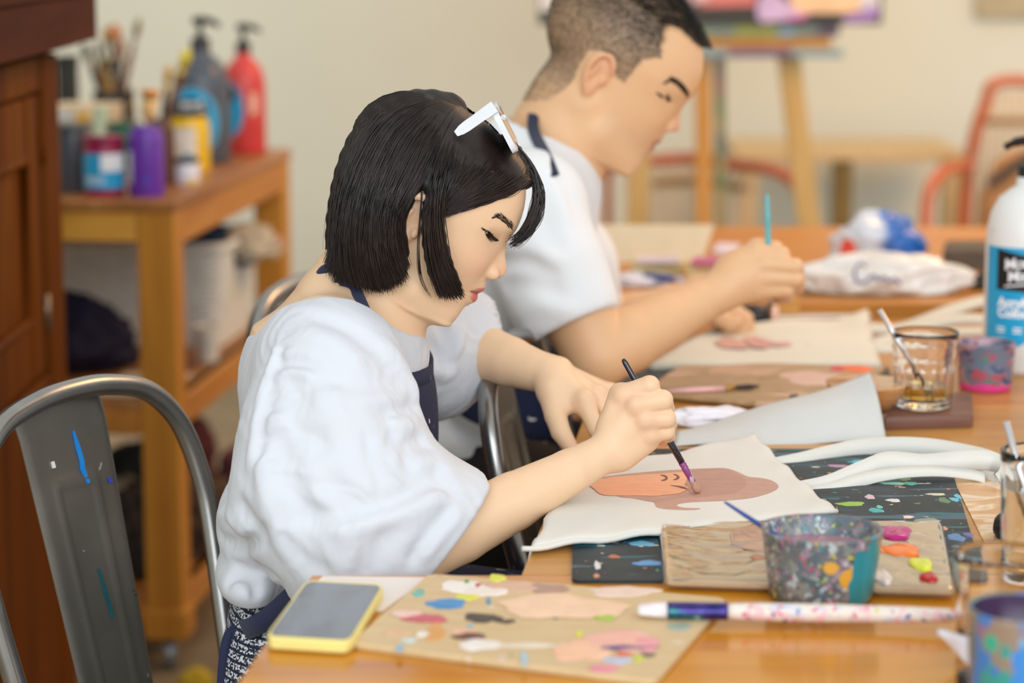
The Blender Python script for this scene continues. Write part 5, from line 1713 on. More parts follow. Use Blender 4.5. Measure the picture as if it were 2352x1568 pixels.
def speckled_board(name, base_col, c2, specs, rough=0.5):
    n = NT(name); v = n.coord((3, 14, 3)); f = n.noise(v, 6, 4, 0.6, 0.6)
    c = n.ramp(f, [(0.3, srgb(base_col)), (0.7, srgb(c2))])
    c = splat(n, c, specs, 0.7)
    n.set(Base_Color=c, Roughness=rough); n.bump(f, 0.1, 0.001)
    return n.m
SP_MULTI = [(34, 0.70, '#e9ddd0', (1, 1, 1)), (40, 0.72, '#79b7c9', (1, 1, 1)), (46, 0.735, '#d8d04a', (1, 1, 1)), (50, 0.735, '#c96a5e', (1, 1, 1)), (38, 0.735, '#6d8a74', (1, 1, 1)), (60, 0.74, '#4a3a6a', (1, 1, 1))]
def palette_board():
    c = [(803, 1474), (1505, 1562), (1672, 1372), (985, 1316)]
    org = PZ(1240, 1440, T)
    r = thing('palette_board', 'wooden palette board with peach, pink and white paint beside the phone', 'palette', org)
    slab('board', c, T+0.0004, T+0.0065, speckled_board('palette_wood', '#d2b485', '#dcc498', SP_MULTI), r, org, 0.04, 4, bev=0.0012)
    z = T+0.0064
    L = [(1060, 1346, 92, 30, '#f4eee8'), (1112, 1357, 110, 26, '#f1e6de'), (1142, 1327, 44, 16, '#dfe04a'), (1072, 1371, 54, 17, '#e3e04e'), (1026, 1386, 98, 22, '#3f8fcb'),
         (978, 1420, 98, 19, '#cf5f6a'), (932, 1408, 80, 14, '#f0c9bb'), (1108, 1419, 92, 22, '#453a33'), (1162, 1427, 50, 9, '#453a33'), (1078, 1461, 84, 15, '#6b3f33'), (1060, 1448, 60, 12, '#e9b998'),
         (1102, 1480, 94, 26, '#f5efea'), (1200, 1482, 170, 11, '#ecdcc9'), (1290, 1392, 296, 56, '#f5cfae'), (1256, 1352, 100, 24, '#b38b7d'), (1176, 1346, 150, 24, '#d9b196'),
         (1432, 1358, 170, 24, '#ecd2c2'), (1425, 1471, 190, 46, '#f3b9a8'), (1335, 1494, 130, 52, '#f6c3a0'), (1485, 1480, 60, 36, '#ef9fa6'), (1438, 1487, 140, 9, '#5c4a86'),
         (1372, 1508, 24, 14, '#3d3f74'), (1432, 1501, 36, 12, '#d9623f'), (1418, 1516, 70, 13, '#b9c9ea'), (1466, 1512, 26, 15, '#cfd646'), (1490, 1503, 30, 10, '#4d5f4c'),
         (1386, 1535, 62, 18, '#ee8fa6'), (1204, 1512, 16, 32, '#a9d3e6'), (1152, 1512, 14, 10, '#d7c6c9'), (1000, 1452, 50, 40, '#e0a35c'), (912, 1452, 60, 16, '#e3b98f'), (940, 1470, 34, 10, '#cfe3e6'), (970, 1456, 30, 14, '#f0e6da'),
         (1390, 1418, 48, 14, '#a9c24a'), (1330, 1455, 18, 12, '#dfe04a'), (962, 1362, 30, 18, '#6fb6a8'), (1550, 1395, 80, 24, '#6f7f66'), (1560, 1440, 60, 16, '#9fb0a0'), (918, 1488, 18, 14, '#86bfe8'), (1122, 1380, 12, 16, '#4c9cc0'), (1098, 1344, 14, 9, '#b8324e'), (1072, 1335, 12, 8, '#5aa04a')]
    for i, (x, y, w_, h_, c_) in enumerate(L): blob('paint_patch', x, y, w_, h_, c_, z+0.0001*(i % 7), r, org, 0.0008)
palette_board()

def splotch_mat(name, base, specs, rough=0.3, extra=None):
    n = NT(name); c = srgb(base)
    c = splat(n, c, specs, 2.1)
    if extra:
        for (x, y, z), rad, colr, st in extra:
            mp = n.coord(st, loc=(-x*st[0], -y*st[1], -z*st[2]))
            ln = n.node('ShaderNodeVectorMath', operation='LENGTH'); n.lk(mp, ln.inputs[0])
            wob = n.noise(n.coord((1, 1, 1)), 55, 3)
            dd = n.math('ADD', ln.outputs['Value'], n.math('MULTIPLY', n.math('SUBTRACT', wob, 0.5), rad*1.3))
            m = n.thr(dd, rad*1.06, rad*0.94)
            c = n.mix(m, c, srgb(colr))
    n.set(Base_Color=c, Roughness=rough)
    n.bump(n.noise(n.coord(), 90, 3), 0.25, 0.001)
    return n.m
CUPSP = [(60, 0.50, '#5d6f7c', (1, 1, 1)), (80, 0.56, '#8b8f8c', (1, 1, 1)), (95, 0.58, '#4f6a5a', (1, 1, 1)), (100, 0.60, '#a98aa0', (1, 1, 1)), (120, 0.61, '#b9cbd0', (1, 1, 1)), (130, 0.62, '#5c4660', (1, 1, 1)), (140, 0.65, '#c64a6a', (1, 1, 1)), (150, 0.66, '#d6cf55', (1, 1, 1)), (110, 0.65, '#2f8f9a', (1, 1, 1))]

def tub(name, label, cx, by, r0, r1, hgt, mat, inner_col, z=T, wall=0.0028, n=48, level=0.72):
    c = PZ(cx, by, z)
    rt = thing(name, label, 'cup', c)
    m = MB(); m.lathe([(0.0, 0.0), (r0*0.9, 0.0), (r0, 0.004), (r0+(r1-r0)*0.5, hgt*0.5), (r1, hgt-0.002), (r1+0.001, hgt), (r1-wall, hgt), (r1-wall-0.001, hgt-0.003), (r0-wall, 0.006), (0.0, 0.006)], (0, 0, 0), n)
    m.build('cup_wall', mat, rt, smooth=True)
    if inner_col:
        rl = r0+(r1-r0)*level-wall-0.0006
        MB().lathe([(0, hgt*level-0.002), (rl, hgt*level-0.002), (rl, hgt*level), (0, hgt*level)], (0, 0, 0), n).build('paint_water', plain('water_'+inner_col.strip('#'), inner_col, 0.15, var=0.03), rt)
    return rt, c
jar, JC = tub('paint_jar', 'squat glass jar crusted with paint, teal streak on its side, blue brush inside', 1885, 1372, 0.046, 0.0535, 0.064,
    splotch_mat('paint_crusted_glass', '#6f7477', CUPSP, 0.3, [((0.020, -0.046, 0.030), 0.011, '#e3a93c', (1, 1, 1)), ((0.002, -0.050, 0.041), 0.006, '#e0a94a', (1, 1, 1)), ((0.027, -0.040, 0.022), 0.0095, '#1f8f9e', (1, 1, 0.26)), ((0.038, -0.030, 0.036), 0.0115, '#1f9aaa', (1, 1, 0.3)), ((0.046, -0.012, 0.030), 0.012, '#1c93a4', (1, 1, 0.40))]), '#b98c96')
def stick(name, label, cat, segs, group=None, n=12):
    """segs: list of (part name, [points], [radii], material); one thing"""
    org = Vector(segs[0][1][0])
    r = thing(name, label, cat, org, group=group)
    for nm, pts, rad, mt in segs:
        MB().tube([Vector(p)-org for p in pts], rad, n).build(nm, mt, r, smooth=True)
    return r
blue_p = plain('blue_brush_paint', '#2c4c9a', 0.3, coat=0.3)
a = P(1664, 1152, 2.135); b = Vector((JC.x-0.030, JC.y+0.010, JC.z+0.048)); d = (b-a)
stick('paint_brush', 'thin blue handled brush leaning in the paint crusted jar', 'brush', [('handle', [a, a+d*0.04, a+d*0.4, a+d*0.9, b], [0.0009, 0.0014, 0.0022, 0.0030, 0.0030], blue_p), ('ferrule', [b, b+d*0.22], [0.003, 0.0026], plain('brush_ferrule', '#b9b9bd', 0.25, 0.95))])

def big_brush():
    z = T+0.0135
    a = PZ(1465, 1400, z); b = PZ(2195, 1413, z)
    d = b-a; L = d.length; org = a.copy(); org.z = T
    r = thing('paint_brush', 'large flat brush with white bristles and paint smeared handle lying in front', 'brush', org)
    def at(t): return a+d*t-org
    up = Vector((0, 0, 1)); sd = d.cross(up).normalized()
    def flat(name, ts, wv, hv, mat):
        V = []; F = []; n = 16
        for t, w_, h_ in zip(ts, wv, hv):
            for k in range(n):
                an = 2*PI*k/n; V.append(at(t)+sd*w_*math.cos(an)+up*h_*math.sin(an))
        for i in range(len(ts)-1):
            for k in range(n): F.append((i*n+k, i*n+(k+1) % n, (i+1)*n+(k+1) % n, (i+1)*n+k))
        F.append(list(range(n))); F.append(list(range((len(ts)-1)*n, len(ts)*n)))
        return MB().add(V, F).build(name, mat, r, smooth=True)
    flat('bristles', [0, 0.01, 0.05, 0.095], [0.0085, 0.0105, 0.0105, 0.0095], [0.003, 0.0045, 0.006, 0.0068], plain('white_bristle', '#efe6ea', 0.8, var=0.05, nscale=200))
    n = NT('painted_ferrule'); c = n.ramp(n.noise(n.coord(), 60, 3), [(0.35, srgb('#2b2b6e')), (0.5, srgb('#4a3a8a')), (0.62, srgb('#1f7a7a')), (0.7, srgb('#cfd6e2'))]); n.set(Base_Color=c, Roughness=0.15, Metallic=0.6)
    flat('ferrule', [0.093, 0.10, 0.16, 0.275, 0.285], [0.0096, 0.0098, 0.0092, 0.0078, 0.0074], [0.0070, 0.0072, 0.0074, 0.0076, 0.0074], n.m)
    hm = splotch_mat('paint_smeared_handle', '#e9dfd6', [(60, 0.56, '#f0c4c8', (1, 1, 1)), (90, 0.58, '#cfd8e6', (1, 1, 1)), (110, 0.61, '#d87a96', (1, 1, 1)), (120, 0.64, '#6a6aa0', (1, 1, 1)), (150, 0.66, '#d6c85a', (1, 1, 1))], 0.4)
    flat('handle', [0.283, 0.31, 0.4, 0.6, 0.85, 0.98, 1.0], [0.0068, 0.0072, 0.0080, 0.0080, 0.0070, 0.0056, 0.003], [0.0068, 0.0072, 0.0080, 0.0080, 0.0070, 0.0056, 0.003], hm)
big_brush()

# dark cutting mat
def cutting_mat():
    c = [(1313, 1334), (2292, 1340), (2168, 1080), (1390, 1031)]
    c = [(1313, 1332), (2262, 1332), (2172, 1030), (1322, 1030)]
    org = PZ(1750, 1180, T)
    n = NT('dark_mat_paint')
    f = n.noise(n.coord((2, 2, 2)), 8, 4)
    col = n.ramp(f, [(0.3, srgb('#1e2a30')), (0.7, srgb('#36434a'))])
    col = splat(n, col, [(6, 0.60, '#2a4f5c', (1, 2.6, 1)), (9, 0.635, '#4d6b7a', (0.6, 3.4, 1)), (14, 0.655, '#2f7078', (0.5, 3, 1)), (26, 0.705, '#3f8aa0', (1, 2, 1)), (38, 0.70, '#c9cfc6', (1.0, 2, 1)), (60, 0.71, '#d3cfa0', (1, 1.5, 1)), (52, 0.715, '#5aa7a8', (1, 1, 1)), (75, 0.73, '#cf8a6a', (1, 1, 1)), (70, 0.73, '#6a8f3a', (1, 1, 1)), (24, 0.725, '#4a86c4', (0.6, 3, 1))], 5.2)
    n.set(Base_Color=col, Roughness=0.5); n.b.inputs['Specular IOR Level'].default_value = 0.22; n.bump(f, 0.1, 0.001)
    r = slab('cutting_mat', c, T+0.0003, T+0.0035, n.m, None, org, 0.02, 4); r.location = org
    r2 = thing('work_mat', 'large dark mat flecked with paint under the woman\'s tote bag', 'mat', org)
    r.parent = r2; r.location = (0, 0, 0); r.name = 'mat_sheet'
    z = T+0.0034
    for x, y, w_, h_, c_ in [(1430, 1222, 60, 14, '#c9cf5e'), (1480, 1226, 24, 7, '#d6d062'), (1388, 1216, 22, 26, '#ddd6dd'), (1340, 1222, 60, 22, '#b9bba6'), (1488, 1293, 76, 11, '#4f97d2'), (1372, 1298, 16, 18, '#d9dcdf'), (1474, 1248, 60, 12, '#5aa3c4'), (1410, 1278, 30, 8, '#b06a4a'), (1370, 1322, 14, 10, '#d88a66'),
                             (1954, 1157, 66, 10, '#8fc23a'), (2012, 1172, 36, 10, '#23b3b8'), (2020, 1164, 14, 8, '#5fc7b8'), (1998, 1141, 22, 11, '#d9bccb'), (2052, 1149, 32, 8, '#e3ded8'), (2086, 1187, 26, 6, '#f0ded6'), (2052, 1110, 60, 6, '#7fc3b0'), (2092, 1110, 30, 8, '#4ab39a'), (2150, 1135, 46, 5, '#d9d6b8'), (2168, 1149, 24, 14, '#4f7a3a'), (2192, 1147, 20, 9, '#58c2d8'), (2200, 1140, 14, 12, '#5cc0dc'), (2196, 1234, 44, 16, '#4a86c4'), (2224, 1228, 22, 10, '#6a5ac0'), (2168, 1213, 18, 8, '#e8a98a'), (2076, 1098, 30, 12, '#8a9a4a'), (1930, 1040, 60, 10, '#3f9ac0'), (1990, 1060, 90, 7, '#4fb0c8'), (1925, 1070, 50, 6, '#b98aa8'), (2130, 1195, 60, 10, '#8f9a78')]:
        blob('paint_fleck', x, y, w_, h_, c_, z, r2, org, 0.0005)
cutting_mat()

# film-wrapped palette on the mat
def wrapped_palette():
    c = [(1532, 1330), (2190, 1352), (2160, 1196), (1517, 1198)]
    org = PZ(1850, 1275, T)
    r = thing('wrapped_palette', 'board wrapped in clear film with magenta, orange and yellow paint dabs', 'palette', org)
    slab('board', c, T+0.0037, T+0.0105, speckled_board('wrapped_board', '#c6a981', '#d6bd96', [(22, 0.66, '#8f7a5a', (0.6, 3, 1)), (30, 0.70, '#5c5a4c', (0.6, 3, 1))], 0.3), r, org, 0.02, 3, bev=0.001)
    z = T+0.0114
    for x, y, w_, h_, c_, th in [(2056, 1224, 76, 30, '#c2107c', 0.0035), (2070, 1265, 92, 28, '#ff7a12', 0.003), (2030, 1262, 60, 16, '#f0894a', 0.002), (2116, 1298, 56, 28, '#e2e83c', 0.004), (2133, 1328, 42, 18, '#c21a1c', 0.004), (2026, 1326, 44, 34, '#f0e2d8', 0.003), (1735, 1235, 120, 60, '#c49a82', 0.001), (1760, 1225, 120, 40, '#b98672', 0.0012), (1742, 1280, 40, 12, '#b87a5e', 0.001)]:
        blob('paint_dab', x, y, w_, h_, c_, z, r, org, th, rough=0.12, jag=0.08)
    g = NT('clear_film'); g.set(Base_Color=(1, 1, 1, 1), Roughness=0.04, Transmission_Weight=1.0, IOR=1.12); g.b.inputs['Specular IOR Level'].default_value = 0.9; g.set(Coat_Weight=1.0, Coat_Roughness=0.08)
    fm = qmap(c, T+0.0108); V = []; F = []; nx, ny = 60, 26
    for j in range(ny+1):
        for i in range(nx+1):
            s_, t = i/nx, j/ny; p = fm(-0.012+1.024*s_, -0.03+1.06*t)
            e = min(s_, 1-s_, t*0.6, (1-t)*0.6)
            wv = 0.0011*math.sin(37*t+5*math.sin(7*s_))+0.0006*math.sin(23*t*1.3+11*s_)+0.0004*math.sin(60*s_+20*t)
            z = 0.0108+0.0009+wv*min(1, e*12) if e > 0.012 else 0.0045+0.006*e/0.012
            V.append((p.x-org.x, p.y-org.y, z))
    for j in range(ny):
        for i in range(nx):
            a = j*(nx+1)+i; F.append((a, a+1, a+nx+2, a+nx+1))
    o = MB().add(V, F).build('plastic_film', g.m, r, smooth=True)
wrapped_palette()

# tote bag being painted
canvas = cloth_mat('natural_white_canvas', '#e0ded6', 0.85, 700, 0.35, 0.015).m
ZB = T+0.0125
def tote():
    c = [(1200, 1250), (1922, 1166), (1732, 1000), (1330, 1072)]
    org = PZ(1560, 1110, T)
    r = thing('tote_bag', 'white canvas tote bag with a half painted brown-haired face under the brush', 'bag', org)
    f = qmap(c, ZB); nx, ny = 70, 44
    V = []; F = []
    rs = random.Random(2)
    for layer, zoff in ((0, 0.0), (1, -0.0060)):
        for j in range(ny+1):
            for i in range(nx+1):
                s_, t = i/nx, j/ny
                p = f(s_, t)
                wob = 0.006*math.sin(3.1*s_+0.6)*(0 if 0.05 < t < 0.95 else 1)
                e = min(s_, 1-s_, t, 1-t)
                z = 0.0
                rip = 0.0022*math.sin(26*t+6*s_)*max(0, (s_-0.92)/0.08)+0.0016*math.sin(31*s_+3)*max(0, (0.16-t)/0.16)+0.002*math.sin(18*s_-5*t)*max(0, (t-0.85)/0.15)
                lift = 0.005*max(0, s_-0.72)*max(0, t-0.6)*8
                drop = -0.03*max(0, 0.03-s_)/0.03*(1 if p.x < 0.03 else 0)
                flat = -0.0032*(1-min(1, e/0.03))*(1 if layer == 0 else -0.6)
                V.append((p.x-org.x, p.y-org.y+0.004*math.sin(5*s_+1)*(1-2*t if abs(t-0.5) > 0.4 else 0), ZB-T+zoff+rip+lift+flat+drop))
    n1 = (nx+1)*(ny+1)
    for l in (0, 1):
        for j in range(ny):
            for i in range(nx):
                a = l*n1+j*(nx+1)+i; F.append((a, a+1, a+nx+2, a+nx+1))
    edge = [i for i in range(nx+1)]+[j*(nx+1)+nx for j in range(1, ny+1)]+[ny*(nx+1)+i for i in range(nx-1, -1, -1)]+[j*(nx+1) for j in range(ny-1, 0, -1)]
    for k in range(len(edge)):
        a, b = edge[k], edge[(k+1) % len(edge)]; F.append((a, b, b+n1, a+n1))
    MB().add(V, F).build('bag_body', canvas, r, smooth=True)
    hem = [f(s_, -0.004)-org for s_ in np.linspace(0, 1, 40)]
    MB().tube([(p.x, p.y, ZB-T-0.004+0.0016*math.sin(31*s_+3)) for p, s_ in zip(hem, np.linspace(0, 1, 40))], 0.0026, 8).build('hem', canvas, r, smooth=True)
    # the painting
    def patch(name, pts, colr, dz, rough=0.55, var=0.05):
        q = [PZ(x, y, ZB) for x, y in pts]; q = [Vector(p) for p in cr(q, 4, True)]
        bm = bmesh.new(); vs = [bm.verts.new((p.x-org.x, p.y-org.y, ZB-T+dz)) for p in q]
        bm.faces.new(vs); bmesh.ops.triangulate(bm, faces=bm.faces[:])
        me = bpy.data.meshes.new(name); bm.to_mesh(me); bm.free()
        n = NT(name+'_paint'); n1_ = n.noise(n.coord((1, 3, 1)), 40, 4, 0.6, 0.8); cc = srgb(colr)
        n.set(Base_Color=n.ramp(n1_, [(0.3, tuple(x*(1-var*2) for x in cc[:3])+(1,)), (0.7, tuple(min(1, x*(1+var*2)) for x in cc[:3])+(1,))]), Roughness=rough); n.bump(n1_, 0.3, 0.0008)
        o = link(name, me, n.m, r)
        md = o.modifiers.new('thickness', 'SOLIDIFY'); md.thickness = 0.0003; md.offset = 0
        return o
    patch('painted_hair', [(1381, 1100), (1422, 1091), (1490, 1084), (1558, 1079), (1626, 1076), (1667, 1076), (1694, 1084), (1718, 1095), (1745, 1098), (1772, 1104), (1788, 1117), (1772, 1130), (1728, 1143), (1660, 1150), (1592, 1153), (1560, 1157), (1556, 1163), (1575, 1167), (1609, 1168), (1590, 1171), (1541, 1170), (1510, 1165), (1503, 1154), (1488, 1151), (1456, 1145), (1418, 1139), (1440, 1120)], '#c59c8a', 0.0004)
    patch('painted_cap', [(1572, 1085), (1620, 1078), (1664, 1078), (1692, 1088), (1712, 1103), (1710, 1118), (1690, 1132), (1640, 1140), (1600, 1142), (1582, 1128), (1574, 1110)], '#bb9180', 0.0007)
    patch('painted_face', [(1352, 1110), (1385, 1101), (1422, 1096), (1507, 1090), (1572, 1087), (1577, 1103), (1572, 1116), (1580, 1123), (1560, 1134), (1524, 1138), (1507, 1140), (1456, 1139), (1388, 1138), (1364, 1124)], '#fcb58c', 0.0010)
    for pts in ([(1516, 1093), (1528, 1094), (1534, 1100), (1528, 1106), (1518, 1106), (1527, 1102), (1528, 1098)], [(1546, 1091), (1556, 1093), (1561, 1099), (1555, 1104), (1546, 1104), (1554, 1100), (1554, 1096)], [(1540, 1117), (1556, 1118), (1572, 1121), (1578, 1125), (1568, 1124), (1554, 1120)]):
        patch('painted_stroke', pts, '#6b5048', 0.0013)
    # straps: two loops of webbing standing on their edges
    def strap(pts, hw_, ups):
        q = [PZ(x, y, z) if False else P(x, y, Y) for x, y, Y in pts]
        q = [Vector(p)-org for p in cr(q, 7)]
        U = [Vector(u) for u in ups]; n = len(q); wv = []
        for i in range(n):
            s_ = i/(n-1)*(len(U)-1); k = min(int(s_), len(U)-2); fr = s_-k
            u = U[k].lerp(U[k+1], fr)
            t = (q[min(i+1, n-1)]-q[max(i-1, 0)]).normalized(); u = (u-t*u.dot(t)).normalized(); wv.append(u*hw_)
        o = MB().ribbon(q, wv, 0.0022).build('strap', canvas, r, smooth=True)
        return o
    flatu = (0, 0.85, 0.5)
    strap([(1822, 1130, 2.480), (1905, 1112, 2.493), (1985, 1078, 2.515), (2045, 1058, 2.53), (2120, 1064, 2.53), (2200, 1058, 2.53), (2268, 1056, 2.54), (2298, 1074, 2.53), (2296, 1104, 2.515), (2262, 1102, 2.535), (2230, 1092, 2.555)], 0.0105, [(0, .35, 1), (0, .45, 1), (0, .55, .9), (0, .25, 1), (0, .2, 1), (0, .3, 1), (0, .5, .9)])
    strap([(1748, 1078, 2.592), (1835, 1061, 2.608), (1920, 1040, 2.635), (1985, 1028, 2.65), (2060, 1024, 2.65), (2140, 1028, 2.645), (2210, 1040, 2.63), (2262, 1052, 2.61), (2290, 1066, 2.58)], 0.0105, [(0, .4, 1), (0, .45, 1), (0, .4, 1), (0, .3, 1), (0, .3, 1), (0, .5, .9), (0, .7, .6)])
    strap([(1835, 1138, 2.470), (1920, 1122, 2.483), (1985, 1100, 2.50), (2060, 1086, 2.51), (2150, 1082, 2.515), (2230, 1090, 2.52), (2262, 1098, 2.52)], 0.0075, [(0, .4, 1), (0, .6, .8), (0, .8, .6), (0, .8, .5), (0, .8, .5)])
    # drawstring hanging over the table edge
    for k in range(3):
        q = [PZ(1335-k*8, 1236+k*3, T+0.004), PZ(1290-k*6, 1228+k*4, T+0.005), P(1250-k*5, 1238+k*5, 2.31), P(1228-k*4, 1275+k*4, 2.26), P(1216-k*3, 1322, 2.22), P(1208-k*3, 1372, 2.21)]
        q = [PZ(1325-k*6, 1238+k*3, T+0.0035), PZ(1280-k*4, 1232+k*4, T+0.0035), PZ(1250-k*3, 1246+k*4, T+0.003)]+[Vector((0.022, 2.285-k*0.004, T-0.004)), Vector((0.014, 2.275-k*0.006, T-0.04)), Vector((0.012, 2.27-k*0.006, T-0.10))]
        MB().tube([Vector(p)-org for p in cr(q, 6)], 0.0016, 6).build('drawstring', canvas, r, smooth=True)
tote()

# brush in the woman's hand
blk = plain('black_lacquer', '#14141c', 0.18, coat=0.5, var=0.02)
tipz = PZ(1606, 1132, ZB+0.001)
top_ = P(1431, 824, 2.432); 
d = tipz-top_
def tt(t): return top_+d*t
stick('paint_brush', 'slim black brush held in the woman\'s right hand with purple stained ferrule', 'brush', [
    ('handle', [tt(0), tt(0.008), tt(0.03), tt(0.35), tt(0.6), tt(0.775)], [0.0012, 0.0024, 0.0029, 0.0034, 0.0039, 0.0036], blk),
    ('ferrule', [tt(0.772), tt(0.79), tt(0.80), tt(0.81), tt(0.92)], [0.0038, 0.0038, 0.0035, 0.0038, 0.0032], splotch_mat('stained_ferrule', '#8a3f7a', [(60, 0.55, '#c9b7c6', (1, 1, 0.5)), (90, 0.6, '#5a1f5a', (1, 1, 0.5))], 0.2)),
    ('bristles', [tt(0.918), tt(0.95), tt(0.98), tt(1.0)], [0.0032, 0.0046, 0.0042, 0.0012], plain('tan_bristles', '#b48a74', 0.7, var=0.1, nscale=300))])

# curling sheet of paper
def curl_paper():
    org = PZ(1800, 1000, T)
    V = []; F = []; nx, ny = 40, 14
    for j in range(ny+1):
        for i in range(nx+1):
            s_, t = i/nx, j/ny
            a = PZ(1548+488*s_, 1024-10*s_, T+0.001)
            b = P(1560+436*s_, 985-0*s_-130*s_**1.15, 2.735+0.09*(0.35+0.65*s_)+0.02)
            p = a.lerp(b, t); p.z += 0.010*math.sin(PI*t)*(0.4+s_)+0.002*math.sin(9*s_+4*t)
            V.append(tuple(p-org))
    for j in range(ny):
        for i in range(nx):
            a = j*(nx+1)+i; F.append((a, a+1, a+nx+2, a+nx+1))
    o = MB().add(V, F).build('paper_sheet', plain('grey_white_paper', '#cdd0ce', 0.65, var=0.01), None, smooth=True); o.location = org
    md = o.modifiers.new('thickness', 'SOLIDIFY'); md.thickness = 0.0006
    tag(o, 'large white paper sheet curling up in front of the ceramic bowl', 'paper')
curl_paper()
def crumple(name, label, cat, px, py, z, sx, sy, sz, mat, seed, Y=None, par=None, amp=0.45):
    c = PZ(px, py, z) if Y is None else P(px, py, Y)
    bm = bmesh.new(); bmesh.ops.create_icosphere(bm, subdivisions=5, radius=1.0)
    v = np.array([q.co[:] for q in bm.verts], dtype=np.float32)
    nse = (1-2*np.abs(vnoise(v*1.6+seed, seed)))*0.5+(1-2*np.abs(vnoise(v*3.4+seed*2, seed+1)))*0.32+(1-2*np.abs(vnoise(v*7+seed, seed+2)))*0.14
    v = v*(1+amp*nse)[:, None]
    v[:, 2] = np.where(v[:, 2] < -0.55, -0.55+0.1*(v[:, 2]+0.55), v[:, 2])+0.6
    v *= np.array([sx, sy, sz*0.62])
    for q, co in zip(bm.verts, v): q.co = Vector([float(x) for x in co])
    me = bpy.data.meshes.new(name); bm.to_mesh(me); bm.free()
    me.polygons.foreach_set('use_smooth', np.ones(len(me.polygons), dtype=bool))
    o = link(name, me, mat, par); o.location = c
    if par is None: tag(o, label, cat)
    return o
tissue_m = cloth_mat('soft_tissue', '#ece8ee', 0.9, 500, 0.2).m
crumple('crumpled_tissue', 'crumpled white tissue behind the painting hand beside the curling paper', 'tissue', 1640, 972, T+0.001, 0.055, 0.022, 0.018, tissue_m, 3)

# ceramic bowl
def bowl():
    c = PZ(1990, 962, T)
    r = thing('ceramic_bowl', 'brown rimmed ceramic bowl half hidden by the curling paper', 'bowl', c)
    n = NT('brown_glaze'); f = n.noise(n.coord((1, 1, 4)), 16, 4)
    n.set(Base_Color=n.ramp(f, [(0.3, srgb('#b8743c')), (0.7, srgb('#dcae78'))]), Roughness=0.25, Coat_Weight=0.5)
    MB().lathe([(0, 0), (0.018, 0), (0.019, 0.006), (0.030, 0.014), (0.044, 0.030), (0.050, 0.044), (0.0505, 0.046), (0.0475, 0.0462)], n=48).build('bowl_outside', n.m, r, smooth=True)
    MB().lathe([(0.0478, 0.0462), (0.046, 0.042), (0.040, 0.028), (0.026, 0.015), (0.0, 0.010)], n=48, cap=False).build('bowl_inside', plain('cream_glaze', '#e3d8bd', 0.2, coat=0.5, var=0.03), r, smooth=True)
bowl()
glass_m = NT('clear_glass'); glass_m.set(Base_Color=(1, 1, 1, 1), Roughness=0.02, Transmission_Weight=1.0, IOR=1.45); GL = glass_m.m
def tumbler(label, c, r0, r1, hgt, flutes=0, n=96, wall=0.003, liquid=None, lh=0.25):
    r = thing('glass_tumbler', label, 'glass', c)
    V = []; F = []
    prof = [(0.0, 0.0)]+[(r0*0.92, 0.0), (r0, 0.004)]
    K = 24
    for i in range(1, K+1):
        t = i/K; prof.append((r0+(r1-r0)*t, 0.004+(hgt-0.004)*t))
    inn = [(r1-wall, hgt)]+[(r0+(r1-r0)*(1-i/10)-wall, hgt-(hgt-0.010)*i/10) for i in range(1, 11)]+[(0.0, 0.010)]
    pr = prof+inn
    for idx, (rad, z) in enumerate(pr):
        for k in range(n):
            a = 2*PI*k/n; rr = rad
            if flutes and idx < len(prof) and 0.004 < z:
                t = z/hgt
                if t < 0.55: rr *= 1-0.035*abs(math.sin(a*flutes/2))**0.5*min(1, (0.55-t)*20)
                elif 0.60 < t < 0.74: rr *= 1+0.010*math.sin(a*flutes+z*900)
                elif 0.56 < t < 0.60 or 0.745 < t < 0.77: rr *= 1.012
            V.append((rr*math.cos(a), rr*math.sin(a), z))
    for i in range(len(pr)-1):
        for k in range(n): F.append((i*n+k, i*n+(k+1) % n, (i+1)*n+(k+1) % n, (i+1)*n+k))
    MB().add(V, F).build('glass_body', GL, r, smooth=True)
    if liquid:
        z1 = 0.0106+(hgt-0.012)*lh; ra = r0-wall-0.0004; rb = r0+(r1-r0)*lh-wall-0.0004
        lq = NT('tea_water'); lq.set(Base_Color=srgb(liquid), Roughness=0.03, Transmission_Weight=0.95, IOR=1.33)
        MB().lathe([(0, 0.0106), (ra, 0.0106), (rb, z1), (0, z1)], n=48).build('liquid', lq.m, r, smooth=False)
    return r
def coaster():
    c = [(2030, 958), (2236, 952), (2232, 900), (2056, 900)]
    org = PZ(2130, 930, T)
    r = slab('wooden_coaster', c, T, T+0.016, wood('dark_coaster_wood', '#5f3f36', '#7a5548', '#86604f', 'X', 1.4, 0.45).m, None, org, 0.03, 3, bev=0.0012); r.location = org
    tag(r, 'dark brown wooden block under the fluted glass with the straw', 'coaster')
coaster()
gc = PZ(2120, 933, T+0.0162)
tumbler('fluted clear glass with a metal straw standing on the brown block', gc, 0.034, 0.0405, 0.093, 16, liquid='#e8c258', lh=0.2)
steel = plain('steel_straw', '#dcdce0', 0.28, 1.0, var=0.02)
def straw(label, a, b):
    o = MB().tube([(0, 0, 0), tuple(Vector(b)-Vector(a))], 0.0032, 14, cap=False).build('metal_straw', steel, None, smooth=True); o.location = a
    md = o.modifiers.new('wall', 'SOLIDIFY'); md.thickness = 0.0005
    tag(o, label, 'straw')
straw('short metal straw leaning in the fluted glass', P(2020, 712, gc.y-0.006), Vector((gc.x+0.010, gc.y+0.004, gc.z+0.013)))
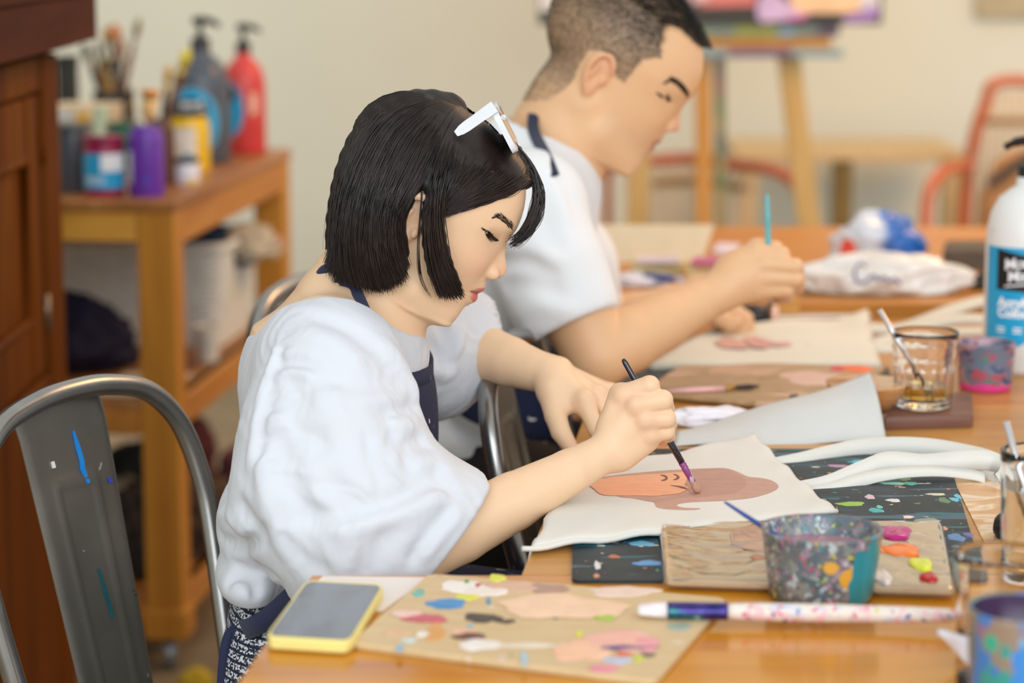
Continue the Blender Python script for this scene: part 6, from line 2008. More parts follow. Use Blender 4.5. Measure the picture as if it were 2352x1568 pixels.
tub('paint_cup', 'cup stained pink and blue standing between the fluted glass and the white bottle', 2262, 893, 0.034, 0.0375, 0.062,
    splotch_mat('pink_blue_stained', '#b3909a', [(26, 0.50, '#6f7a90', (1, 1, 1.6)), (36, 0.55, '#4a5a80', (1, 1, 1.6)), (40, 0.58, '#b05a6a', (1, 1, 1.6)), (60, 0.62, '#5a4a6a', (1, 1, 1)), (55, 0.66, '#4f8a88', (1, 1, 1))], 0.3, [((0, -0.02, 0.0), 0.030, '#e8499a', (0.4, 0.4, 2.6))]), '#8a4a5e')
# tall glass at the right edge
gr = Vector((0.4815, 2.13, T)); tumbler('tall clear glass with a metal straw cut off by the right edge', gr, 0.032, 0.0365, 0.122, 0, liquid='#f2ead2', lh=0.7)
straw('long metal straw standing in the tall glass at the right edge', P(2311, 968, 2.135), Vector((gr.x+0.006, gr.y+0.002, gr.z+0.02)))
# front right glass and blue cup
gf = PZ(2292, 1482, T); tumbler('plain clear tumbler in the foreground in front of the wrapped palette', gf, 0.034, 0.0395, 0.080, 0)
cf = Vector((0.387, 1.745, T))
rt = thing('paint_cup', 'large cup streaked with blue and teal paint at the bottom right corner', 'cup', cf)
bm_ = splotch_mat('blue_streaked_cup', '#5f7f9f', [(22, 0.48, '#3f86d6', (1, 1, 0.5)), (26, 0.54, '#6a7f86', (1, 1, 0.5)), (40, 0.58, '#9a8a7a', (1, 1, 0.5)), (34, 0.62, '#3aa39a', (1, 1, 0.6)), (46, 0.66, '#e6d9de', (1, 1, 0.6)), (60, 0.69, '#c05a6a', (1, 1, 1))], 0.3, [((0.004, -0.045, 0.040), 0.022, '#3f8fe0', (1, 1, 0.5)), ((-0.032, -0.030, 0.066), 0.007, '#2fb79a', (1, 1, 1)), ((-0.010, -0.044, 0.070), 0.005, '#6ab4ea', (1, 1, 1))])
MB().lathe([(0, 0), (0.038, 0), (0.039, 0.004), (0.043, 0.083), (0.0432, 0.085), (0.0405, 0.085), (0.040, 0.082), (0.036, 0.006), (0, 0.006)], n=48).build('cup_wall', bm_, rt, smooth=True)
MB().lathe([(0.0396, 0.0842), (0.0390, 0.080), (0.0350, 0.03), (0.0, 0.03)], n=48, cap=False).build('cup_inside', splotch_mat('dark_streaked_inside', '#24324a', [(22, 0.5, '#2b6a88', (1, 1, 0.4)), (26, 0.56, '#4a3050', (1, 1, 0.4)), (30, 0.6, '#2f7f80', (1, 1, 0.4))], 0.25), rt, smooth=True)
# folded tissue standing in front of the glass
def folded_tissue():
    org = PZ(2205, 1548, T)
    def q(x, y, Y): return Vector(P(x, y, Y))-org
    a = q(2152, 1452, 1.875); b = q(2243, 1476, 1.865); c = q(2243, 1548, 1.86); d_ = q(2205, 1560, 1.84)
    a2 = a+Vector((0.004, 0.012, 0)); b2 = b+Vector((0.0, 0.014, 0.0)); c2 = Vector((c.x, c.y+0.016, c.z))
    m = MB(); V = []; F = []
    N = 14
    for fa, fb, fc_ in ((a, b, c), (a2, b2, c2)):
        base_ = len(V); 
        for j in range(N+1):
            for i in range(N+1-j):
                s_, t = i/N, j/N
                p = fa*(1-s_-t)+fb*s_+fc_*t+Vector((0, 0.003*math.sin(9*s_+7*t), 0)); V.append(p)
        idx = {}; k = base_
        for j in range(N+1):
            for i in range(N+1-j): idx[(i, j)] = k; k += 1
        for j in range(N):
            for i in range(N-j):
                F.append((idx[(i, j)], idx[(i+1, j)], idx[(i, j+1)]))
                if i+j < N-1: F.append((idx[(i+1, j)], idx[(i+1, j+1)], idx[(i, j+1)]))
    # fold joining the two leaves along the top
    nA = (N+1)*(N+2)//2
    for i in range(N): F.append((i, i+1, nA+i+1, nA+i))
    o = m.add(V, F).build('folded_tissue', tissue_m, None, smooth=True); o.location = org
    md = o.modifiers.new('thickness', 'SOLIDIFY'); md.thickness = 0.0008
    tag(o, 'folded white tissue standing in front of the plain tumbler', 'tissue')
folded_tissue()
o = MB().lathe([(0, 0), (0.0085, 0), (0.009, 0.001), (0.009, 0.012), (0.008, 0.0135), (0, 0.0135)], n=24).build('bottle_cap', plain('black_cap', '#22201d', 0.4), None, auto=40); o.location = PZ(2222, 1580, T)
tag(o, 'small black cap at the foot of the folded tissue', 'cap')
crumple('dried_paint_lump', 'black lump of dried paint beside the tall glass at the right', 'paint', 2322, 1236, T, 0.017, 0.017, 0.030, plain('dried_black_paint', '#17191d', 0.5), 9, amp=0.10)
# film and paint skin on the table at the right
def paint_skin():
    c = [(2230, 1262), (2420, 1262), (2380, 1085), (2180, 1085)]
    c = [(2268, 1258), (2480, 1258), (2420, 1082), (2180, 1082)]
    org = PZ(2320, 1160, T)
    n = NT('dripped_paint_sheet'); f = n.noise(n.coord((1.6, 3.0, 2), rot=(0, 0, 0.4)), 5.5, 3, 0.5, 1.8)
    col = n.ramp(f, [(0.30, srgb('#c98f4c')), (0.46, srgb('#d9a666')), (0.54, srgb('#efd9bd')), (0.62, srgb('#d6a878')), (0.74, srgb('#f3e6d6'))])
    col = splat(n, col, [(90, 0.75, '#1c1c1e', (1, 1.6, 1)), (60, 0.75, '#2a2a2c', (1, 1.6, 1))], 3.3)
    n.set(Base_Color=col, Roughness=0.22); n.bump(f, 0.4, 0.002)
    o = slab('dripped_sheet', c, T+0.0002, T+0.0016, n.m, None, org, 0.05, 4); o.location = org
    tag(o, 'cream and tan paint dripped sheet beside the dark mat at the right', 'sheet')
paint_skin()
# ------------------------------------------------------------------ white pump bottle and the man's things
def text_mesh(body, size, align='LEFT', bold=0.0, space=1.0):
    cu = bpy.data.curves.new('lettering', 'FONT'); cu.body = body; cu.size = size; cu.align_x = align; cu.offset = bold; cu.space_line = 0.85; cu.space_character = space
    cu.resolution_u = 3
    o = bpy.data.objects.new('lettering', cu); COL.objects.link(o)
    dg = bpy.context.evaluated_depsgraph_get(); me = bpy.data.meshes.new_from_object(o.evaluated_get(dg))
    bpy.data.objects.remove(o); bpy.data.curves.remove(cu)
    bm = bmesh.new(); bm.from_mesh(me)
    bmesh.ops.subdivide_edges(bm, edges=[e for e in bm.edges if e.calc_length() > size*0.3], cuts=2)
    v = [q.co.copy() for q in bm.verts]; bm.verts.index_update(); f = [[q.index for q in fc.verts] for fc in bm.faces]; bm.free(); bpy.data.meshes.remove(me)
    return v, f
def wrap_text(name, body, size, rad, a0, z, mat, parent, slope=0.0, bold=0.0, space=1.0):
    """lettering laid on an upright cylinder; a0 = angle (0 faces the camera), runs to the right"""
    v, f = text_mesh(body, size, bold=bold, space=space)
    V = []
    for q in v:
        a = a0+q.x/rad
        V.append((rad*math.sin(a), -rad*math.cos(a), z+q.y+slope*q.x))
    return MB().add(V, f).build(name, mat, parent)
def label_patch(name, rad, a0, a1, zt, zb, mat, parent, n=40, th=0.0004):
    """curved label; zt and zb may be functions of the angle"""
    V = []; F = []
    for i in range(n+1):
        a = a0+(a1-a0)*i/n
        t_ = zt(a) if callable(zt) else zt; b_ = zb(a) if callable(zb) else zb
        for k, (r_) in enumerate((rad, rad+th)):
            for z in (b_, t_): V.append((r_*math.sin(a), -r_*math.cos(a), z))
    for i in range(n):
        a = i*4; b = a+4
        F += [(a+2, b+2, b+3, a+3), (a, a+1, b+1, b), (a+1, a+3, b+3, b+1), (a, b, b+2, a+2)]
    F += [(0, 2, 3, 1), (n*4, n*4+1, n*4+3, n*4+2)]
    return MB().add(V, F).build(name, mat, parent, auto=40)
def pump(parent, r, z0, mat, face=0.0, s=1.0):
    MB().lathe([(0, z0), (r, z0), (r, z0+0.018*s), (r*0.92, z0+0.020*s), (r*0.45, z0+0.022*s), (r*0.45, z0+0.03*s), (0, z0+0.03*s)], n=24).build('collar', mat, parent, auto=40)
    p = MB().lathe([(0, z0+0.03*s), (0.0045*s, z0+0.03*s), (0.0045*s, z0+0.048*s), (0, z0+0.048*s)], n=14).build('pump_stem', mat, parent, auto=40)
    z1 = z0+0.050*s; c, sn = math.cos(face), math.sin(face)
    V = [Vector((x*c, x*sn, z)) for x, z in ((-0.012*s, z1), (0.006*s, z1+0.002*s), (0.022*s, z1-0.001*s), (0.036*s, z1-0.008*s))]
    MB().tube([tuple(q) for q in cr(V, 4)], [0.0075*s]*5+[0.0065*s]*4+[0.005*s]*4, 10).build('pump_head', mat, parent, smooth=True)
blackp = plain('black_pump_plastic', '#17181a', 0.35, var=0.03)
whitet = plain('white_print', '#f1f4f6', 0.5, var=0.01)
cyan = plain('cyan_label', '#1aa3d6', 0.4, var=0.03)
blackl = plain('black_label', '#17171a', 0.4, var=0.02)
def white_bottle():
    c = PZ(2350, 848, T); R = 0.0555
    r = thing('pump_bottle', 'big white pump bottle with cyan label at the right edge', 'bottle', c)
    n = NT('white_bottle_plastic'); col = splat(n, srgb('#e6e8e6'), [(45, 0.715, '#d96a8a', (1, 1, 1)), (50, 0.73, '#c6d65a', (1, 1, 1)), (60, 0.735, '#7fa0c0', (1, 1, 1))], 8.0)
    n.set(Base_Color=col, Roughness=0.32)
    MB().lathe([(0, 0), (R*0.93, 0), (R, 0.008), (R, 0.172), (R*0.985, 0.190), (R*0.90, 0.214), (R*0.72, 0.234), (R*0.45, 0.246), (R*0.33, 0.250), (R*0.30, 0.262), (0, 0.262)], n=64).build('bottle_body', n.m, r, smooth=True)
    pump(r, 0.0165, 0.258, blackp, math.radians(150))
    ang0 = math.radians(-78)
    def zt(a): return 0.172-0.0*a
    def zb(a): return 0.040+0.030*max(0, (a+0.35))*1.2
    label_patch('front_label', R+0.0002, ang0, math.radians(78), zt, zb, cyan, r, 60)
    label_patch('logo_panel', R+0.0007, math.radians(-55), math.radians(60), lambda a: 0.168-0.010*(a+0.8), lambda a: 0.112-0.003*math.sin(a*2), blackl, r, 40)
    wrap_text('logo_lettering', 'Mont', 0.021, R+0.0013, math.radians(-43), 0.142, whitet, r, 0.16, 0.0003, 0.9)
    wrap_text('logo_lettering', 'Marte', 0.021, R+0.0013, math.radians(-38), 0.126, whitet, r, 0.16, 0.0003, 0.9)
    label_patch('logo_underline', R+0.0013, math.radians(-42), math.radians(-8), lambda a: 0.1215+0.008*(a+0.7), lambda a: 0.1195+0.008*(a+0.7), whitet, r, 12)
    wrap_text('label_lettering', 'Acrylic', 0.0175, R+0.0008, math.radians(-52), 0.093, whitet, r, 0, 0.0008)
    wrap_text('label_lettering', 'Colour', 0.0175, R+0.0008, math.radians(-52), 0.079, whitet, r, 0, 0.0008)
    for (a, z) in ((-52, 0.063), (-52, 0.058), (-28, 0.063), (-28, 0.058), (-52, 0.048), (-52, 0.043)):
        label_patch('small_print', R+0.0008, math.radians(a), math.radians(a+12), z+0.0024, z, whitet, r, 8)
white_bottle()

# the man's board, bag, mat
def mans_things():
    org = PZ(1700, 900, T)
    r = slab('work_mat', [(1385, 905), (2050, 868), (2040, 842), (1470, 842)], T+0.0002, T+0.003, plain('black_mat', '#24262a', 0.5, var=0.1), None, org, 0.02, 3); r.location = org
    tag(r, 'dark mat under the man\'s painted board near his elbow', 'mat')
    # palette board resting on the mat
    c = [(1478, 897), (1905, 938), (2035, 842), (1580, 824)]
    org = PZ(1740, 880, T)
    r = thing('palette_board', 'brown paint smeared board in front of the man with an orange dab', 'palette', org)
    slab('board', c, T+0.0032, T+0.0105, speckled_board('smeared_board', '#a8875f', '#c2a27a', [(10, 0.60, '#d8b49c', (0.8, 3, 1)), (16, 0.66, '#8a6d4a', (0.6, 3, 1)), (26, 0.70, '#e0c0a0', (0.6, 3, 1))], 0.4), r, org, 0.02, 3, bev=0.001)
    z = T+0.0106
    for x, y, w_, h_, c_ in [(1968, 846, 70, 18, '#f4691e'), (1925, 846, 40, 10, '#d8303a'), (1870, 868, 160, 30, '#e3c0ae'), (1825, 912, 24, 14, '#2a2622'), (1700, 850, 160, 20, '#c9a584'), (1640, 865, 120, 16, '#b08f6c'), (1930, 905, 90, 12, '#b79066')]:
        blob('paint_patch', x, y, w_, h_, c_, z, r, org, 0.001)
    pk = plain('pink_handle', '#efb9b6', 0.4)
    z = T+0.0145
    a, b, c2, d2, e2 = [PZ(x, y, z) for x, y in ((1535, 898), (1665, 892), (1690, 890), (1722, 888), (1745, 886))]
    stick('paint_brush', 'pink handled brush lying on the man\'s brown board', 'brush', [('handle', [a, a.lerp(b, .5), b], [0.0018, 0.0036, 0.0030], pk), ('ferrule', [b, c2], [0.0032, 0.003], plain('gold_ferrule', '#b98a3a', 0.3, 0.8)), ('bristles', [c2, d2, e2], [0.003, 0.0036, 0.001], plain('dark_bristles', '#3a332c', 0.8))])
    # his tote bag
    c = [(1488, 832), (2024, 830), (1992, 722), (1640, 742)]
    org = PZ(1780, 785, T)
    cream = cloth_mat('cream_canvas', '#ddd8c6', 0.85, 600, 0.3).m
    r = thing('tote_bag', 'cream canvas tote bag with faint red print in front of the man', 'bag', org)
    f = qmap(c, T+0.014); V = []; F = []; nx, ny = 36, 20
    for l, zz in ((0, 0.014), (1, 0.003)):
        for j in range(ny+1):
            for i in range(nx+1):
                s_, t = i/nx, j/ny; p = f(s_, t); e = min(s_, 1-s_, t, 1-t)
                V.append((p.x-org.x, p.y-org.y, zz+(0.002*math.sin(9*s_+4*t)-0.004*(1-min(1, e/0.05))) * (1 if l == 0 else 0)+(0.016*max(0, s_-0.8)*max(0, t-0.5)*8)))
    n1 = (nx+1)*(ny+1)
    for l in (0, 1):
        for j in range(ny):
            for i in range(nx):
                a = l*n1+j*(nx+1)+i; F.append((a, a+1, a+nx+2, a+nx+1))
    edge = [i for i in range(nx+1)]+[j*(nx+1)+nx for j in range(1, ny+1)]+[ny*(nx+1)+i for i in range(nx-1, -1, -1)]+[j*(nx+1) for j in range(ny-1, 0, -1)]
    for k in range(len(edge)): a, b = edge[k], edge[(k+1) % len(edge)]; F.append((a, b, b+n1, a+n1))
    MB().add(V, F).build('bag_body', cream, r, smooth=True)
    for x, y, w_, h_ in [(1680, 788, 80, 22), (1740, 785, 60, 26), (1850, 780, 40, 34), (1790, 790, 60, 12)]:
        blob('red_print', x, y, w_, h_, '#dba49a', T+0.0150, r, org, 0.0006)
    def strap(pts, hw_):
        q = [Vector(p)-org for p in cr([P(*p) for p in pts], 6)]; wv = []
        for i in range(len(q)):
            t = (q[min(i+1, len(q)-1)]-q[max(i-1, 0)]).normalized(); u = Vector((0, 0.9, 0.45)); u = (u-t*u.dot(t)).normalized(); wv.append(u*hw_)
        MB().ribbon(q, wv, 0.0025).build('strap', cream, r, smooth=True)
    strap([(1990, 752, 3.46), (2060, 756, 3.45), (2120, 738, 3.47), (2190, 710, 3.50), (2260, 690, 3.52), (2330, 690, 3.52)], 0.012)
    strap([(2010, 790, 3.36), (2060, 775, 3.38), (2130, 745, 3.42), (2210, 732, 3.42), (2290, 735, 3.42)], 0.012)
    strap([(1992, 800, 3.34), (2040, 800, 3.33), (2100, 785, 3.35), (2170, 765, 3.37), (2260, 760, 3.38)], 0.010)
    # teal brush upright in his hand
    a = P(1762, 447, 3.085); b = P(1764, 560, 3.085); b2 = P(1766, 640, 3.085); c3 = P(1770, 735, 3.09)
    stick('paint_brush', 'teal handled brush held upright in the man\'s right hand', 'brush', [('handle', [a, a.lerp(b, .5), b, b2], [0.0022, 0.0036, 0.0040, 0.0036], plain('teal_handle', '#5fb4bb', 0.35)), ('ferrule', [b2, b2.lerp(c3, .6)], [0.0036, 0.0034], steel), ('bristles', [b2.lerp(c3, .6), c3], [0.0034, 0.001], plain('soft_bristles', '#8a6a4a', 0.8))])
    # black tube and wooden block beyond his hands
    a = PZ(1700, 735, T+0.0175+0.018); a = P(1706, 720, 3.56); b = P(1772, 720, 3.56)
    zc = T+0.0185
    a = PZ(1697, 725, zc); b = PZ(1768, 725, zc)
    stick('paint_tube', 'black tube with a pale cap beyond the man\'s left hand', 'tube', [('tube_body', [a, b], [0.017, 0.017], plain('black_tube', '#17181a', 0.4)), ('cap', [b, b+Vector((0.012, 0, 0))], [0.0165, 0.015], plain('pale_pink_cap', '#d9b0a0', 0.4))], n=20)
    o = MB().box((-0.019, -0.015, 0), (0.019, 0.015, 0.026), 0.003).build('wooden_block', wood('block_wood', '#b87a34', '#d09a50', '#dcae68', 'X', 2, 0.4).m); o.location = PZ(1806, 722, T)
    tag(o, 'small orange wooden block right of the black tube', 'block')
    org = PZ(1920, 712, T)
    o = slab('paper_sheet', [(1775, 732), (2000, 728), (2005, 690), (1850, 690)], T+0.0004, T+0.0012, plain('white_paper_far', '#d8dad6', 0.7, var=0.01), None, org, 0.01, 2); o.location = org
    tag(o, 'white paper lying beyond the man\'s tote bag', 'paper')
mans_things()

# far table
FZ = T+0.018
def far_things():
    def boxy(name, label, cat, c, h0, mats, parts=None):
        org = PZ(sum(p[0] for p in c)/4, sum(p[1] for p in c)/4, FZ)
        r = thing(name, label, cat, org)
        slab('box_body', c, FZ, FZ+h0, mats[0], r, org, 0.05, 3, bev=0.002)
        # corners were given on the top plane; lid sits on it
        if len(mats) > 1: slab('lid', c, FZ+h0, FZ+h0+0.006, mats[1], r, org, 0.05, 3, inset=0.06, bev=0.001)
        return r
    cream = plain('cream_card', '#e3d5b4', 0.8, var=0.02)
    # long cream board leaning at the back of the far table
    a = PZ(1332, 603, FZ); b = PZ(1612, 603, FZ)
    org = a.lerp(b, .5)
    q = [(a-org), (b-org), Vector((b.x-org.x+0.022, 0.02, 0.062)), Vector((a.x-org.x, 0.02, 0.062))]
    V = [p for p in q]+[p+Vector((0, 0.012, 0)) for p in q]
    o = MB().add(V, [(0, 1, 2, 3), (7, 6, 5, 4), (0, 4, 5, 1), (1, 5, 6, 2), (2, 6, 7, 3), (3, 7, 4, 0)]).build('cream_board', cream, None); o.location = org
    tag(o, 'long cream board standing behind the two yellow boxes', 'board')
    yel = plain('pale_yellow_tub', '#ecdca0', 0.5, var=0.03)
    boxy('yellow_box', 'pale yellow box with lilac lid in front of the cream board', 'box', [(1452, 598), (1572, 598), (1566, 585), (1462, 585)], 0.034, [yel, plain('lilac_lid', '#d6c6cc', 0.5)])
    boxy('yellow_box', 'pale yellow box with magenta lid next to the man\'s hand', 'box', [(1578, 602), (1690, 602), (1682, 588), (1588, 588)], 0.040, [yel, plain('magenta_lid', '#c0608a', 0.5)])
    crumple('crumpled_tissue', 'crumpled white tissue under the blue marker on the far table', 'tissue', 1478, 652, FZ, 0.042, 0.03, 0.016, tissue_m, 5)
    a = PZ(1482, 632, FZ+0.016); b = PZ(1552, 642, FZ+0.016)
    stick('marker_pen', 'blue marker lying on the crumpled tissue', 'pen', [('pen_body', [a, b], [0.005, 0.0055], plain('blue_marker', '#27489a', 0.35)), ('pen_cap', [b, b+(b-a)*0.25], [0.006, 0.0055], plain('pale_cap', '#cfc9d6', 0.4))])
    org = PZ(1665, 568, FZ)
    o = slab('white_card', [(1636, 578), (1690, 580), (1700, 560), (1648, 557)], FZ, FZ+0.003, plain('lilac_white_card', '#dcd4e2', 0.6), None, org, 0.05, 3); o.location = org
    tag(o, 'small white card lying behind the magenta lidded box', 'card')
    # plastic bags
    n = NT('blue_white_bag'); f = n.noise(n.coord((1, 1, 1)), 7, 3, 0.5, 0.4)
    sx = n.node('ShaderNodeSeparateXYZ'); n.lk(n.co.outputs['Object'], sx.inputs[0])
    side = n.math('ADD', sx.outputs['X'], n.math('MULTIPLY', n.math('SUBTRACT', f, 0.5), 0.10))
    c = n.ramp(n.thr(side, -0.06, 0.06), [(0.0, srgb('#d5dde6')), (0.40, srgb('#c2d0e2')), (0.55, srgb('#2f6fc0')), (0.8, srgb('#1e63b8'))])
    ln = n.node('ShaderNodeVectorMath', operation='LENGTH'); n.lk(n.coord((1, 0.5, 0.62), loc=(0.056, 0.016, -0.016)), ln.inputs[0])
    c = n.mix(n.thr(ln.outputs['Value'], 0.016, 0.012), c, srgb('#ea5a4a'))
    n.set(Base_Color=c, Roughness=0.25, Coat_Weight=0.4)
    crumple('plastic_bag', 'blue and white crumpled plastic bag with a red mark on the far table', 'bag', 2015, 606, FZ, 0.068, 0.045, 0.082, n.m, 12, amp=0.34)
    n = NT('milky_film'); f = n.noise(n.coord(), 20, 3)
    n.set(Base_Color=n.ramp(f, [(0.3, srgb('#d9d6cf')), (0.7, srgb('#e9e8e4'))]), Roughness=0.2, Coat_Weight=0.5)
    c = PZ(2020, 672, FZ)
    r = thing('plastic_bag', 'milky white plastic bag with grey script in front of the blue bag', 'bag', c)
    crumple('film', None, None, 0, 0, 0, 0.125, 0.045, 0.060, n.m, 21, par=r, amp=0.30).location = (0, 0, 0)
    gs = plain('grey_script', '#6f6f92', 0.5)
    lp = [(-0.030, 0.050), (-0.040, 0.054), (-0.048, 0.044), (-0.046, 0.030), (-0.036, 0.024), (-0.026, 0.030), (-0.018, 0.036), (-0.010, 0.028), (-0.002, 0.034), (0.006, 0.025), (0.014, 0.031), (0.024, 0.022)]
    MB().tube([(p.x, -0.057, p.z) for p in cr([(x, 0, z) for x, z in lp], 5)], 0.0022, 6).build('script_print', gs, r, smooth=True)
    bx = plain('dark_brown_box', '#4f4435', 0.6)
    boxy('dark_box', 'dark brown box behind the white pump bottle on the far table', 'box', [(2165, 575), (2290, 575), (2285, 552), (2172, 552)], 0.038, [bx])
    crumple('orange_cloth', 'orange scrap lying left of the white pump bottle', 'cloth', 2215, 648, FZ, 0.035, 0.02, 0.016, plain('orange_scrap', '#e08a2c', 0.7), 31)
    crumple('black_cloth', 'black scrap beside the orange scrap on the far table', 'cloth', 2262, 662, FZ, 0.03, 0.02, 0.022, plain('black_scrap', '#2a2824', 0.7), 33)
far_things()
# ------------------------------------------------------------------ bottles and pots on the shelf table
def on_shelf(px, py, z=SH_Z): return PZ(px, py, z)
def sbottle(label, px, py, R, body, col, pumpc=True, neck=None, oval=1.0):
    """pump bottle: body = list of (r fraction, z)"""
    c = on_shelf(px, py); r = thing('pump_bottle', label, 'bottle', c)
    m = plain('bottle_'+col.strip('#'), col, 0.35, var=0.03)
    MB().lathe([(0, 0)]+[(R*a, z) for a, z in body]+[(0, body[-1][1])], n=48).build('bottle_body', m, r, smooth=True)
    return r, c
body_big = [(0.94, 0), (1, 0.008), (1, 0.150), (0.96, 0.172), (0.86, 0.192), (0.66, 0.209), (0.40, 0.220), (0.34, 0.224), (0.32, 0.236)]
r, c = sbottle('big dark grey pump bottle with oval label on the shelf table', 466, 372, 0.0575, body_big, '#4c5560')
pump(r, 0.020, 0.230, blackp, math.radians(-10), 1.15)
def oval_label(r, R, a0, a1, zc, hz, mat, name='oval_label', off=0.0005):
    am = (a0+a1)/2; hw_ = (a1-a0)/2
    def zt(a): return zc+hz*math.sqrt(max(0.0, 1-((a-am)/hw_)**2))
    def zb(a): return zc-hz*math.sqrt(max(0.0, 1-((a-am)/hw_)**2))
    return label_patch(name, R+off, a0, a1, zt, zb, mat, r, 32)
grey_rim = plain('pale_label_rim', '#8fa0ae', 0.4)
oval_label(r, 0.0575, math.radians(-75), math.radians(45), 0.085, 0.072, grey_rim)
oval_label(r, 0.0575, math.radians(-72), math.radians(42), 0.085, 0.069, cyan, off=0.0010)
label_patch('logo_panel', 0.0575+0.0016, math.radians(-50), math.radians(20), lambda a: 0.135-0.012*abs(a+0.25), 0.085, blackl, r, 20)
wrap_text('logo_lettering', 'Mont', 0.022, 0.0575+0.0022, math.radians(-36), 0.112, whitet, r, 0.15, 0.0005)
wrap_text('logo_lettering', 'Marte', 0.022, 0.0575+0.0022, math.radians(-36), 0.098, whitet, r, 0.15, 0.0005)
r, c = sbottle('big red pump bottle at the far end of the shelf table', 563, 351, 0.046, [(a, z*0.92) for a, z in body_big], '#d0403e')
pump(r, 0.0165, 0.214, blackp, math.radians(0), 1.05)
oval_label(r, 0.046, math.radians(-85), math.radians(6), 0.095, 0.062, grey_rim)
oval_label(r, 0.046, math.radians(-84), math.radians(3), 0.095, 0.058, cyan, off=0.0010)
oval_label(r, 0.046, math.radians(-80), math.radians(-14), 0.128, 0.022, blackl, off=0.0016)
label_patch('side_label', 0.0465, math.radians(22), math.radians(42), 0.130, 0.085, plain('peach_label', '#e3b8a0', 0.5), r, 10)

def jar_like(name, label, cat, px, py, R, hgt, col, lidc=None, lid_h=0.02, lid_r=1.02, shoulder=0.0):
    c = on_shelf(px, py); r = thing(name, label, cat, c)
    m = plain('pot_'+col.strip('#'), col, 0.35, var=0.03)
    pr = [(0, 0), (R*0.95, 0), (R, 0.006), (R, hgt*(0.80 if shoulder else 0.97))]
    if shoulder: pr += [(R*0.97, hgt*0.86), (R*(1-shoulder), hgt*0.94), (R*(1-shoulder), hgt)]
    else: pr += [(R*0.97, hgt)]
    pr += [(0, hgt)]
    MB().lathe(pr, n=40).build('pot_body', m, r, auto=50)
    if lidc: MB().lathe([(0, hgt), (R*lid_r, hgt), (R*lid_r, hgt+lid_h), (R*lid_r*0.95, hgt+lid_h+0.002), (0, hgt+lid_h+0.002)], n=40).build('lid', plain('lid_'+lidc.strip('#'), lidc, 0.4), r, auto=40)
    return r, c
# magenta tub with cyan and white label
R = 0.0365
r, c = jar_like('paint_tub', 'magenta paint tub with cyan label on the shelf table edge', 'tub', 241, 448, R, 0.088, '#9c1448', '#8c1242', 0.018, 1.0)
label_patch('front_label', R+0.0004, math.radians(-80), math.radians(80), 0.078, 0.014, cyan, r, 30)
label_patch('white_panel', R+0.0009, math.radians(0), math.radians(75), 0.077, 0.046, whitet, r, 16)
for z in (0.034, 0.029, 0.024): label_patch('small_print', R+0.0009, math.radians(-50), math.radians(10), z+0.002, z, whitet, r, 10)
a = c+Vector((-0.008, 0, 0.1085)); b = P(233, 246, c.y)
o = MB().tube([Vector((0, 0, 0)), b-a], [0.0125, 0.0115], 14).build('mint_handle', plain('mint_plastic', '#c9d8b4', 0.5, var=0.02), None, auto=40); o.location = a
tag(o, 'pale mint cylinder standing on the magenta tub lid', 'cylinder')
# purple bottle
r, c = jar_like('paint_bottle', 'purple paint bottle beside the magenta tub on the shelf', 'bottle', 338, 448, 0.0325, 0.125, '#6a35a8', None, shoulder=0.22)
label_patch('side_label', 0.0329, math.radians(-80), math.radians(-42), 0.082, 0.024, plain('pale_label', '#d5d3dc', 0.5), r, 14)
label_patch('blue_dot', 0.0329, math.radians(0), math.radians(16), 0.034, 0.024, plain('blue_dot', '#3a4ec8', 0.5), r, 6)
PB = c
# dark grey and brown neighbours
r, c = jar_like('paint_bottle', 'dark grey bottle between the cabinet and the magenta tub', 'bottle', 168, 440, 0.031, 0.108, '#4a5058', '#3a3e44', 0.012, 0.9)
r, c = jar_like('paint_bottle', 'brown bottle behind the purple paint bottle', 'bottle', 372, 425, 0.026, 0.125, '#5a3220', None, shoulder=0.3)
r, c = jar_like('small_jar', 'small white jar with black lid in front of the yellow bottle', 'jar', 428, 420, 0.026, 0.038, '#dfe0ea', '#1d1a18', 0.008, 0.98)
label_patch('yellow_strip', 0.0264, math.radians(5), math.radians(60), 0.008, 0.002, plain('yellow_strip', '#e0c838', 0.5), r, 10)
r, c = jar_like('paint_bottle', 'yellow paint bottle with white label left of the grey pump bottle', 'bottle', 436, 392, 0.041, 0.108, '#e9bf10', None, shoulder=0.10)
label_patch('front_label', 0.0414, math.radians(-80), math.radians(28), 0.088, 0.022, plain('ivory_label', '#e6e0d4', 0.5), r, 20)
label_patch('blue_panel', 0.0418, math.radians(-8), math.radians(18), 0.038, 0.024, cyan, r, 8)
label_patch('red_strip', 0.0418, math.radians(-80), math.radians(20), 0.026, 0.020, plain('red_strip', '#a8442a', 0.5), r, 14)
MB().lathe([(0, 0.108), (0.033, 0.108), (0.033, 0.118), (0, 0.118)], n=32).build('lid', blackp, r, auto=40)
# green tub, cream carton, brush pot at the back
r, c = jar_like('paint_tub', 'green paint tub behind the magenta tub', 'tub', 290, 385, 0.032, 0.075, '#0d6a4e', '#0c5c44', 0.014)
c = on_shelf(205, 378); r = thing('carton', 'cream carton with yellow and blue marks behind the mint cylinder', 'box', c, SH_A)
MB().box((-0.06, -0.03, 0), (0.058, 0.05, 0.088), 0.002).build('box_body', plain('grey_carton', '#8f8a7c', 0.7), r)
MB().box((-0.062, -0.032, 0.088), (0.060, 0.052, 0.124), 0.002).build('lid', plain('cream_carton', '#dcc9a6', 0.7), r)
MB().box((-0.056, -0.0335, 0.092), (-0.02, -0.032, 0.110)).build('blue_mark', plain('pale_blue_mark', '#c3cdd2', 0.6), r)
MB().box((-0.012, -0.0335, 0.091), (0.012, -0.032, 0.108)).build('yellow_mark', plain('yellow_mark', '#dba81c', 0.6), r)
